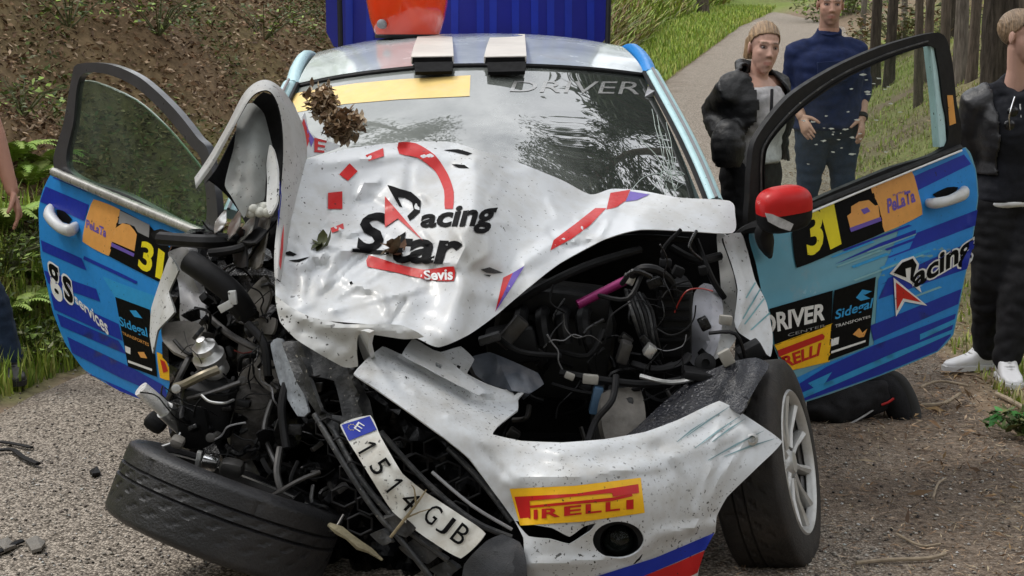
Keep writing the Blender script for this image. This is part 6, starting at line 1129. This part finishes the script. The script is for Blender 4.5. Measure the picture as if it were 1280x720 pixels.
def v_hand(mb, J, s, curl=.5):
    g = J.get('g', 1); E, W_ = J['e' + s], J['w' + s]; d = (W_ - E).normalized(); _, _, f, _, _ = frames(J); d = J.get('hd' + s, d); th = J.get('th' + s, f); th = (th - d * th.dot(d)).normalized(); pn = d.cross(th)
    if pn.dot(J.get('pn' + s, ((J['sa'] + J['sb']) / 2 - W_))) < 0: pn = -pn
    mb.tube([W_ - d * .01, W_ + d * .03 * g, W_ + d * .085 * g], [.026 * g, .034 * g, .038 * g], 12, flat=.42, hint=pn if abs(pn.dot(d)) < .9 else f, round_=True)
    # palm axes: tube's first axis must be the thumb direction
    for i, (o, l_) in enumerate(((.032, .070), (.011, .079), (-.011, .074), (-.031, .058))):
        p = W_ + d * .088 * g + th * o * g; dd = d.copy(); pts = [p]
        for j in range(3):
            a = curl * (.35 + .3 * j) + .06 * i; dd = (d * math.cos(a) + pn * math.sin(a)).normalized(); p = p + dd * (l_ * g * (.45, .32, .25)[j]); pts.append(p)
        mb.tube(pts, [.0092 * g, .0086 * g, .008 * g, .0068 * g], 8, round_=True)
    b_ = W_ + d * .028 * g + th * .026 * g; mb.tube([b_, b_ + (th * .6 + d * .7 + pn * .25).normalized() * .04 * g, b_ + (th * .55 + d * .8 + pn * .35).normalized() * .072 * g, b_ + (th * .5 + d * .85 + pn * .45).normalized() * .092 * g], [.013 * g, .0115 * g, .0095 * g, .008 * g], 8, round_=True)
def v_trap(mb, J, inf=0.0):
    _, _, _, _, sm_ = frames(J); n_ = J['neck']
    k_ = .86 if J.get('fem') else 1.0; up = frames(J)[1]
    for s in 'ab': mb.tube([J['s' + s].lerp(sm_, .2) - up * .012, J['s' + s].lerp(sm_, .55).lerp(n_, .3) - up * .008, n_ - (n_ - sm_) * .25], [.040 * k_ + inf, .050 * k_ + inf, .050 * k_ + inf * .6], 12, round_=True)
    if inf: mb.tube([sm_ - up * .03, sm_.lerp(n_, .6), n_ + up * .012], [.10 * k_, .082 * k_ + inf * .4, .066 * k_ + inf * .3], 14)
def head_axes(J):
    u_ = J['hu'].normalized(); f_ = J['hf']; f_ = (f_ - u_ * f_.dot(u_)).normalized(); r_ = f_.cross(u_); return r_, f_, u_
def v_head(mb, J):
    r_, f_, u_ = head_axes(J); A = Matrix((r_, f_, u_)).transposed(); c = J['head']; s = J.get('hs', 1.0); hx = .86 if J.get('fem') else .95
    L_ = lambda x, y, z: c + A @ Vector((x * s * hx, y * s, z * s)); bl = lambda x, y, z, a, b, cc: mb.blob(L_(x, y, z), (a * s * hx, b * s, cc * s), A, 20, 14)
    bl(0, -.012, .035, .074, .094, .080); bl(0, .022, -.02, .064, .070, .082); bl(0, .034, -.062, .047, .052, .050); bl(0, .058, -.094, .022, .022, .018); bl(.033, .050, -.018, .025, .030, .024); bl(-.033, .050, -.018, .025, .030, .024)
    mb.tube([L_(-.040, .066, .022), L_(0, .082, .026), L_(.040, .066, .022)], .012 * s, 8, round_=True)
    mb.tube([L_(0, .086, .014), L_(0, .095, -.010), L_(0, .104, -.027)], [.007 * s, .008 * s, .0095 * s], 8, round_=True); bl(.010, .090, -.030, .008, .010, .007); bl(-.010, .090, -.030, .008, .010, .007)
    mb.tube([L_(-.021, .076, -.058), L_(0, .088, -.056), L_(.021, .076, -.058)], [.005 * s, .008 * s, .005 * s], 8, round_=True); mb.tube([L_(-.018, .076, -.068), L_(0, .086, -.069), L_(.018, .076, -.068)], [.005 * s, .0085 * s, .005 * s], 8, round_=True)
    for sg in (-1, 1): mb.blob(L_(sg * .074, -.014, -.004), (.008 * s, .018 * s, .031 * s), A @ Matrix.Rotation(-.35 * sg, 3, 'Z'), 10, 8)
    nk = .84 if J.get('fem') else 1.0; mb.tube([J['neck'] - u_ * .03, J['neck'].lerp(c - u_ * .06 * s, .5), c - u_ * .05 * s - f_ * .012], [.064 * J.get('g', 1) * nk, .054 * J.get('g', 1) * nk, .054 * s * nk], 16, round_=True); v_trap(mb, J)
    return L_, A
def person(label, J, skin, beard=0.0, lips=(0.45, 0.17, 0.14), loc=None, curl=.5):
    t = thing('person', loc or tuple(((J['fa'] + J['fb']) / 2).to_3d()), label, 'person'); mb = MB()
    v_torso(mb, J); [v_arm(mb, J, s) for s in 'ab']; [v_leg(mb, J, s) for s in 'ab']; [v_hand(mb, J, s, curl) for s in 'ab']
    for s in 'ab': mb.tube([J['f' + s], J['f' + s].lerp(J['t' + s], .4) - Vector((0, 0, .012)), J['t' + s] - Vector((0, 0, .006))], [.032, .020, .014], 10, round_=True)
    L_, A = v_head(mb, J); V, N, F_ = ev_remesh(mb, .0046, 3); c = np.tile(np.array(skin), (len(V), 1)); H = (V - np.array(J['head'])) @ np.array(A) / J.get('hs', 1.0)
    H[:, 0] /= (.86 if J.get('fem') else .95); near = (np.abs(H) < .2).all(1); x, y, z = H[:, 0], H[:, 1], H[:, 2]
    def blend(mask, col, k=1.0):
        w_ = np.clip(mask, 0, 1)[:, None] * k * near[:, None]; c[:] = c * (1 - w_) + np.array(col) * w_
    if beard: blend(np.clip((-.035 - z) / .02, 0, 1) * (y > -.0) * np.clip((.09 - np.abs(x)) / .03, 0, 1) * (z > -.13), (0.16, 0.11, 0.09), beard)
    blend((1 - ((x / .026) ** 2 + ((z + .063) / .010) ** 2)) * 3 * (y > .05), lips, .6)
    for sg in (-1, 1):
        blend((1 - (((x - sg * .031) / .020) ** 2 + ((z - .007) / .0105) ** 2)) * 2.5 * (y > .03), (0.12, 0.065, 0.05), .85); blend((1 - (((x - sg * .032) / .023) ** 2 + ((z - .027) / .005) ** 2)) * 3 * (y > .03), J.get('brow', (0.09, 0.06, 0.04)), .9)
        blend((1 - (((x - sg * .04) / .03) ** 2 + ((z + .025) / .03) ** 2)) * (y > .02), (0.62, 0.30, 0.24), .12)
    blend((1 - ((x / .014) ** 2 + ((z + .028) / .014) ** 2)) * (y > .08), (0.60, 0.28, 0.22), .15)
    mesh_obj('body', V, F_, m_skin, t, None, colors=c)
    for sg in (-1, 1):
        e_ = MB().blob(L_(sg * .031, .0705, .006), (.0105, .0115, .0048), A, 12, 8).build('eye', mat('eye_white', (0.20, 0.17, 0.16), 0.2, var=0), t); MB().blob(L_(sg * .031, .0785, .006), (.0056, .004, .0046), A, 10, 6).build('iris', mat('iris_dark', (0.03, 0.022, 0.018), 0.15, var=0), e_)
    return t, L_, A
def garment(name, t, vols, m, vox=.011, sm=5, fold=.006, cut=None, sc=11.0, thick=.006, L0=None, quilt=0.0):
    mb = MB(); [v(mb) for v in vols]; V, N, F_ = ev_remesh(mb, vox, sm); o = np.array(L0 or (0, 0, 0))
    if fold:
        if quilt: V = V + N * (quilt * np.abs(np.sin(V[:, 2] * math.pi / .05)) ** .5)[:, None]
        k = np.array([abs(mnoise.noise(Vector(p * (sc, sc, sc * 1.9)))) * 1.6 - .45 + .5 * mnoise.noise(Vector(p * sc * 2.7)) for p in V - V.mean(0)]); V = V + N * (k * fold)[:, None]
    if cut is not None:
        keep = ~cut(V); F_ = [f for f in F_ if all(keep[i] for i in f)]
        us = sorted({i for f in F_ for i in f}); mp = {a: i for i, a in enumerate(us)}; V = V[us]; N = N[us]; n = len(V); F_ = [tuple(mp[i] for i in f) for f in F_]; ed = {}
        for f in F_:
            for a, b in zip(f, f[1:] + f[:1]): ed[(a, b)] = 1
        rim = [(b, a, a + n, b + n) for (a, b) in ed if (b, a) not in ed]; F_ = F_ + [tuple(i + n for i in f[::-1]) for f in F_] + rim; V = np.vstack([V, V - N * thick])
    return mesh_obj(name, V, F_, m, t, None)
def shoe(t, J, s, m, msole, h=1.0, name='shoe', sc=1.0):
    A_, T = J['f' + s], J['t' + s]; d = (T - A_); d = (d - Vector((0, 0, d.z))) if not J.get('tip') else d; d.normalize(); up = J.get('su' + s, Vector((0, 0, 1))); sd_ = d.cross(up).normalized(); base = A_ - up * .075; B = lambda x, y, z: base + (d * x + sd_ * y + up * z) * sc
    rows = []
    for x, w_, z0, z1 in ((-.075, .024, .02, .075), (-.06, .036, .012, .115), (-.02, .041, .01, .135), (.03, .041, .01, .118), (.08, .043, .01, .072), (.13, .046, .01, .056), (.175, .038, .012, .045), (.198, .018, .016, .034)):
        zc_, zh = (z0 + z1) / 2, (z1 - z0) / 2; rows.append([B(x, w_ * math.copysign(abs(math.cos(a)) ** .75, math.cos(a)), zc_ + zh * math.copysign(abs(math.sin(a)) ** .75, math.sin(a))) for a in np.linspace(0, 6.2832, 18, endpoint=False)])
    sh = MB().rings(rows).build(name, m, t, 60); so_ = []
    for x, w_ in ((-.082, .026), (-.065, .037), (-.02, .040), (.05, .042), (.12, .050), (.18, .041), (.206, .018)):
        so_.append([B(x, w_ * a, z) for a, z in ((-1, .0), (-1.02, .022), (1.02, .022), (1, .0))])
    MB().rings(so_).build('sole', msole, sh, 50)
    for k in range(4): MB().tube([B(.035 + .018 * k, -.026, .094 - .011 * k), B(.045 + .018 * k, 0, .103 - .0115 * k), B(.035 + .018 * k, .026, .094 - .011 * k)], .0035, 5).build('lace', msole, sh)
    return sh
def cloth(name, c, rough=.85, **k): return mat(name, c, rough, var=.25, vs=26, bump=.25, bs=220, spec=.25, **k)
m_bk = cloth('black_cloth', (0.012, 0.012, 0.014)); m_nylon = mat('black_nylon', (0.010, 0.010, 0.011), .5, var=.3, vs=18, bump=.3, bs=90, spec=.45); m_navy = cloth('navy_sweatshirt', (0.012, 0.022, 0.075)); m_jean = cloth('dark_denim', (0.018, 0.032, 0.062)); m_top = cloth('grey_white_top', (0.50, 0.49, 0.50)); m_leath = mat('grey_black_leather', (0.025, 0.025, 0.028), .4, var=.5, vs=14, bump=.3); m_orng = cloth('orange_shirt', (0.62, 0.10, 0.03)); m_hood = cloth('dark_hoodie', (0.012, 0.013, 0.018)); m_sneak = mat('white_leather', (0.72, 0.72, 0.74), .4, var=.06, dirt=.25, dcol=(.5, .47, .4)); m_solew = mat('white_rubber', (0.66, 0.66, 0.66), .5, var=.08); m_solek = mat('black_rubber', (0.02, 0.02, 0.02), .6)
def hairm(name, c): return mat(name, c, .42, var=.65, vs=150, stretch=(1, .06, .12), bump=.7, bs=220, dirt=.4, dcol=tuple(q * .35 for q in c), ds=120)
def j(**k): return {a: (P(*b) if isinstance(b, tuple) and len(b) == 3 and a not in ('hf', 'hu', 'fwd') else Vector(b) if isinstance(b, tuple) else b) for a, b in k.items()}
def gj(J, s, u, v, y, z=.08):      # ankle height above the ground
    p = P(u, v, y); J['f' + s] = Vector((p.x, y, gz(p.x, y) + z))

# woman in the open black jacket
J = j(head=(955, 60, 7.1), hf=(.16, -1, -.10), hu=(.10, -.05, 1), neck=(946, 103, 7.14), sa=(917, 106, 7.02), sb=(969, 104, 7.28), ea=(892, 140, 7.28), eb=(974, 148, 7.5), wa=(906, 172, 7.04), wb=(962, 182, 7.42), ha=(924, 216, 7.10), hb=(953, 216, 7.24), ka=(930, 325, 7.1), kb=(951, 325, 7.16), fwd=(.45, -1, 0), g=.90, fem=1, hs=.98)
gj(J, 'a', 930, 440, 7.15); gj(J, 'b', 953, 440, 7.25); J['ta'] = J['fa'] + Vector((-.02, -.15, -.05)); J['tb'] = J['fb'] + Vector((.06, -.14, -.05)); J['brow'] = (0.14, 0.085, 0.05)
t, L_, A = person('woman in an open black quilted jacket and pale top standing on the lane', J, (0.58, 0.35, 0.27))
r_, up, f, hm, sm_ = frames(J)
garment('top', t, [lambda mb: v_torso(mb, J, .016, .12, 1.0), lambda mb: mb.tube([hm.lerp(sm_, .2), hm.lerp(sm_, .05) + f * .02], [.155, .165], 18, flat=.72, round_=False)], m_top, fold=.007)
def cutj(V):
    q = V - np.array(hm); x = q @ np.array(r_); y = q @ np.array(f); z = q @ np.array(up); return ((y > .0) & (x > -.125 - .06 * np.clip((.42 - z) / .42, 0, 1)) & (x < .10)) | (z < .05)
garment('jacket', t, [lambda mb: v_torso(mb, J, .045, .05, 1.06), lambda mb: v_arm(mb, J, 'a', .026), lambda mb: v_arm(mb, J, 'b', .022), lambda mb: mb.blob(J['wa'] + (J['wa'] - J['ea']).normalized() * .06 + Vector((0, -.02, -.01)), (.078, .085, .12)), lambda mb: mb.tube([J['neck'] - r_ * .075 - up * .05, J['neck'] - r_ * .075 - f * .03 + up * .06, J['neck'] - f * .09 + up * .07, J['neck'] + r_ * .085 - f * .02 + up * .05, J['neck'] + r_ * .10 + f * .02 - up * .06], .034, 10, round_=True)], m_nylon, fold=.005, cut=cutj, sc=13, thick=.012, quilt=.0035)
garment('trousers', t, [lambda mb: v_torso(mb, J, .008, -.18, .22), lambda mb: v_leg(mb, J, 'a', .008, .97), lambda mb: v_leg(mb, J, 'b', .008, .97)], m_bk, fold=.005)
[shoe(t, J, s, m_bk, m_solew) for s in 'ab']
def hair(t, J, L_, A, m, back=True, tail=False, low=-.03, front=.055):
    s = J.get('hs', 1)
    def cut(V): q = (V - np.array(J['head'])) @ np.array(A) / s; return (q[:, 1] > np.interp(q[:, 2], [-.06, -.02, .01, .045, .066, .082, .12], [-.055, -.03, -.004, .036, .070, .11, .13]) + np.array([.012 * mnoise.noise(Vector((p[0] * 90, p[2] * 25, 1))) for p in q])) | (q[:, 2] < low - .035)
    vs_ = [lambda mb: mb.blob(L_(0, -.014, .037), (.080 * s * (.87 if J.get('fem') else .95), .101 * s, .086 * s), A, 22, 16)]
    if tail: vs_ += [lambda mb: mb.tube([L_(0, -.10, .05), L_(0.01, -.15, .02), L_(.015, -.16, -.05), L_(.01, -.15, -.12)], [.03, .034, .028, .010], 10, round_=True)]
    return garment('hair', t, vs_, m, .005, 2, .0015, cut, 40, .003)
hair(t, J, L_, A, hairm('dark_blond_hair', (0.34, 0.22, 0.12)), low=-.03, tail=True)
st_ = MB().tube([P(965, 112, 7.02), P(964.5, 128, 6.98), P(964, 141, 6.97)], .007, 6, sm=3).build('bag_strap', m_bk, t)

# man in the navy sweatshirt
J = j(head=(1038, 6, 9.3), hf=(-.06, -1, -.16), hu=(.02, -.08, 1), neck=(1036, 40, 9.34), sa=(997, 62, 9.34), sb=(1069, 60, 9.36), ea=(989, 112, 9.42), eb=(1077, 110, 9.42), wa=(1002, 146, 9.24), wb=(1077, 148, 9.28), ha=(1018, 158, 9.36), hb=(1052, 158, 9.38), ka=(1009, 245, 9.3), kb=(1053, 245, 9.32), fwd=(-.03, -1, 0), g=1.03, bulk=1.08)
gj(J, 'a', 1003, 330, 9.35); gj(J, 'b', 1060, 330, 9.4); J['ta'] = J['fa'] + Vector((-.04, -.16, -.05)); J['tb'] = J['fb'] + Vector((.05, -.16, -.05))
J['tha'] = Vector((.5, -1, 0)); J['thb'] = Vector((-.5, -1, 0)); J['pna'] = Vector((1, 0, 0)); J['pnb'] = Vector((-1, 0, 0))
t, L_, A = person('man in a navy sweatshirt and jeans standing behind the open right door', J, (0.54, 0.31, 0.23), beard=.4)
r_, up, f, hm, sm_ = frames(J)
garment('sweatshirt', t, [lambda mb: v_trap(mb, J, .016), lambda mb: v_torso(mb, J, .028, -.05, 1.04), lambda mb: v_arm(mb, J, 'a', .022, .35), lambda mb: v_arm(mb, J, 'b', .022, .35)], m_navy, fold=.007, sc=8)
garment('jeans', t, [lambda mb: v_torso(mb, J, .012, -.2, .2), lambda mb: v_leg(mb, J, 'a', .008, 1, 1.5), lambda mb: v_leg(mb, J, 'b', .008, 1, 1.5)], m_jean, fold=.007, sc=9)
pk = [hm.lerp(sm_, q) + r_ * (x * .085 - .01) + f * .158 for x, q in ((-1, .60), (1, .60), (1, .86), (-1, .86))]
pt = MB(); pt.rings([[p + f * .010 for p in pk], [p - f * .03 for p in pk]]); pt.build('chest_pocket', cloth('pocket_navy', (0.016, 0.028, 0.085)), t)
MB().lathe(J['neck'] + up * .006 + f * .012, up + f * .35, [(.062, -.02), (.072, -.014), (.071, .006), (.062, .010)], 24, cap=False).build('collar', m_navy, t)
wd = (J['wb'] - J['eb']).normalized(); wt = MB().lathe(J['wb'] - wd * .012, wd, [(.031, -.014), (.036, -.012), (.036, .012), (.031, .014)], 20).build('wristwatch', m_bk, t)
[shoe(t, J, s, m_bk, m_solek) for s in 'ab']
hair(t, J, L_, A, hairm('dark_brown_hair', (0.045, 0.03, 0.022)), low=-.01)

# woman at the right edge
J = j(head=(1277, 46, 6.92), hf=(.72, -.70, -.10), hu=(.04, -.02, 1), neck=(1268, 112, 6.97), sa=(1222, 122, 6.97), sb=(1318, 120, 7.02), ea=(1206, 196, 7.1), eb=(1340, 200, 7.1), wa=(1212, 262, 7.06), wb=(1345, 268, 6.95), ha=(1241, 248, 7.02), hb=(1290, 248, 7.04), ka=(1238, 345, 6.98), kb=(1276, 350, 6.9), fwd=(.25, -1, 0), g=.97, fem=1, hs=.98)
gj(J, 'a', 1232, 430, 7.12); gj(J, 'b', 1258, 445, 6.86); J['ta'] = J['fa'] + Vector((-.17, -.04, -.05)); J['tb'] = J['fb'] + Vector((-.015, -.17, -.05)); J['brow'] = (0.14, 0.09, 0.05)
t, L_, A = person('woman in black hoodie and leather jacket with white sneakers at the right edge', J, (0.55, 0.33, 0.26))
r_, up, f, hm, sm_ = frames(J); WR = (r_.copy(), up.copy(), f.copy(), hm.copy(), sm_.copy())
garment('hoodie', t, [lambda mb: v_trap(mb, J, .014), lambda mb: v_torso(mb, J, .030, -.02, 1.03), lambda mb: v_arm(mb, J, 'a', .016), lambda mb: v_arm(mb, J, 'b', .016), lambda mb: mb.tube([J['neck'] + f * .075 - r_ * .02 - up * .03, J['neck'] - r_ * .082 + up * .015, J['neck'] - f * .085 + up * .04, J['neck'] + r_ * .082 + up * .015, J['neck'] + f * .075 + r_ * .02 - up * .03], .030, 10, round_=True)], m_hood, fold=.006)
def cutl(V): q = V - np.array(hm); x = q @ np.array(r_); y = q @ np.array(f); z = q @ np.array(up); return ((y > -.02) & (np.abs(x) < .125 + .02 * z)) | (z < .12)
garment('leather_jacket', t, [lambda mb: v_torso(mb, J, .044, .10, 1.0), lambda mb: v_arm(mb, J, 'a', .024), lambda mb: v_arm(mb, J, 'b', .024)], m_leath, fold=.005, cut=cutl, thick=.010)
garment('shirt_hem', t, [lambda mb: v_torso(mb, J, .026, -.06, .05)], mat('white_cotton', (0.72, 0.72, 0.74), .8, var=.06), fold=.004)
garment('trousers', t, [lambda mb: v_torso(mb, J, .018, -.2, .12), lambda mb: v_leg(mb, J, 'a', .030, .96, .9), lambda mb: v_leg(mb, J, 'b', .030, .96, .9)], m_bk, fold=.010, sc=9)
[shoe(t, J, s, m_sneak, m_solew) for s in 'ab']
hair(t, J, L_, A, hairm('light_brown_hair', (0.26, 0.175, 0.105)), low=-.02)
for s in (-1, 1): MB().tube([J['neck'] + f * .10 + r_ * s * .02 - up * .05, J['neck'] + f * .125 + r_ * s * .022 - up * .14, J['neck'] + f * .135 + r_ * s * .020 - up * .21], .0035, 6, sm=3).build('drawstring', m_solew, t)
sg = P(1262, 148, 6.76); gl = thing('sunglasses', tuple(sg), 'dark sunglasses hanging from the neck of the black hoodie', 'sunglasses')
for dz in (-.028, .028): MB().blob(sg + Vector((.012 * (dz > 0), 0, dz)), (.024, .008, .022), None, 14, 8).build('lens', mat('dark_lens', (0.01, 0.01, 0.012), .06, var=0), gl)
MB().tube([sg + Vector((.0, -.008, -.05)), sg + Vector((-.006, -.010, 0)), sg + Vector((.004, -.006, .05)), sg + Vector((.02, .01, .09))], .0035, 6, sm=4).build('frame', m_chrome, gl)

# person cut by the left edge
J = j(head=(-92, -45, 6.85), hf=(.6, -.7, -.2), hu=(0, 0, 1), neck=(-92, 18, 6.88), sa=(-145, 42, 6.95), sb=(-48, 40, 6.82), ea=(-150, 140, 7.0), eb=(-14, 142, 6.84), wa=(-140, 220, 6.9), wb=(15, 238, 6.76), ha=(-104, 235, 6.92), hb=(-52, 235, 6.88), ka=(-70, 350, 6.9), kb=(-24, 350, 6.84), fwd=(.3, -1, 0), g=1.03, bulk=1.05)
gj(J, 'a', -60, 450, 6.95); gj(J, 'b', 10, 450, 6.82); J['ta'] = J['fa'] + Vector((-.02, -.17, -.05)); J['tb'] = J['fb'] + Vector((.08, -.15, -.05)); J['thb'] = Vector((.3, -1, 0)); J['pnb'] = Vector((-1, .1, 0))
t, L_, A = person('person in dark jeans at the left edge, only a bare arm and one leg showing', J, (0.42, 0.215, 0.15), curl=.7)
garment('shirt', t, [lambda mb: v_torso(mb, J, .030, -.16, 1.04), lambda mb: mb.tube([J['sa'], J['sa'].lerp(J['ea'], .6)], [.082, .075], 14, round_=True), lambda mb: mb.tube([J['sb'], J['sb'].lerp(J['eb'], .55)], [.082, .075], 14, round_=True)], m_orng, fold=.008)
garment('jeans', t, [lambda mb: v_torso(mb, J, .014, -.2, .14), lambda mb: v_leg(mb, J, 'a', .022, 1.02, 1.3), lambda mb: v_leg(mb, J, 'b', .022, 1.02, 1.5)], m_jean, fold=.010, sc=9)
[shoe(t, J, s, mat('worn_dark_leather', (0.03, 0.028, 0.026), .5, var=.4, dirt=.4), m_solek) for s in 'ab']
hair(t, J, L_, A, hairm('dark_hair', (0.03, 0.022, 0.016)))

# kneeling in the door opening
J = j(head=(900, 352, 6.35), hf=(-.8, -.1, -.5), hu=(-.5, 0, .8), neck=(925, 350, 6.37), sa=(950, 352, 6.2), sb=(950, 340, 6.55), ea=(905, 410, 6.15), eb=(900, 405, 6.6), wa=(860, 400, 6.2), wb=(855, 395, 6.55), ha=(1072, 395, 6.3), hb=(1072, 390, 6.55), ka=(1014, 516, 6.14), kb=(985, 450, 6.62), fa=(1106, 490, 6.2), fwd=(-.6, 0, -1), g=1.0, tip=1)
J['fb'] = Vector((P(1000, 500, 6.66).x, 6.66, .09)); J['tb'] = J['fb'] + Vector((-.18, 0, -.05)); J['ta'] = J['fa'] + Vector((.06, 0, -.15)); J['sua'] = Vector((-.93, 0, -.37)).normalized()
t, L_, A = person('person in a black racing suit kneeling behind the open right door', J, (0.44, 0.24, 0.18), loc=tuple(Vector((P(1060, 530, 6.2).x, 6.2, .01))))
m_suit = cloth('black_race_suit', (0.016, 0.016, 0.018))
garment('race_suit', t, [lambda mb: v_torso(mb, J, .03, -.2, 1.04), lambda mb: v_arm(mb, J, 'a', .024), lambda mb: v_arm(mb, J, 'b', .024), lambda mb: v_leg(mb, J, 'a', .034, .9, 1.1), lambda mb: v_leg(mb, J, 'b', .030, .95, 1.1)], m_suit, fold=.012, sc=9)
MB().tube(PP([(1012, 470, 6.09), (1007, 505, 6.06), (1013, 536, 6.06), (1032, 543, 6.07), (1066, 528, 6.09), (1092, 512, 6.13), (1106, 500, 6.15)]), .004, 6, sm=6).build('piping', mat('grey_piping', (0.4, 0.4, 0.4), .6), t)
sh = MB().tube(PP([(1094, 478, 6.2), (1108, 486, 6.19), (1119, 502, 6.18), (1126, 520, 6.17), (1129, 531, 6.15)]), [.050, .056, .050, .044, .026], 14, sm=4, round_=True, hint=Vector((0, 1, 0))).build('racing_shoe', m_bk, t)
MB().tube(PP([(1112, 468, 6.2), (1125, 478, 6.19), (1136, 500, 6.18), (1141, 520, 6.17), (1139, 532, 6.15)]), [.022, .030, .034, .034, .026], 10, sm=4, flat=.35, hint=Vector((0, 1, 0)), round_=True).build('sole', m_solek, sh); shoe(t, J, 'b', m_bk, m_solek, name='racing_shoe')
MB().tube(PP([(1102, 506, 6.125), (1110, 503, 6.12), (1117, 498, 6.125)]), .005, 6, sm=3).build('red_stripe', m_red, sh)
hair(t, J, L_, A, MATS['dark_hair'])
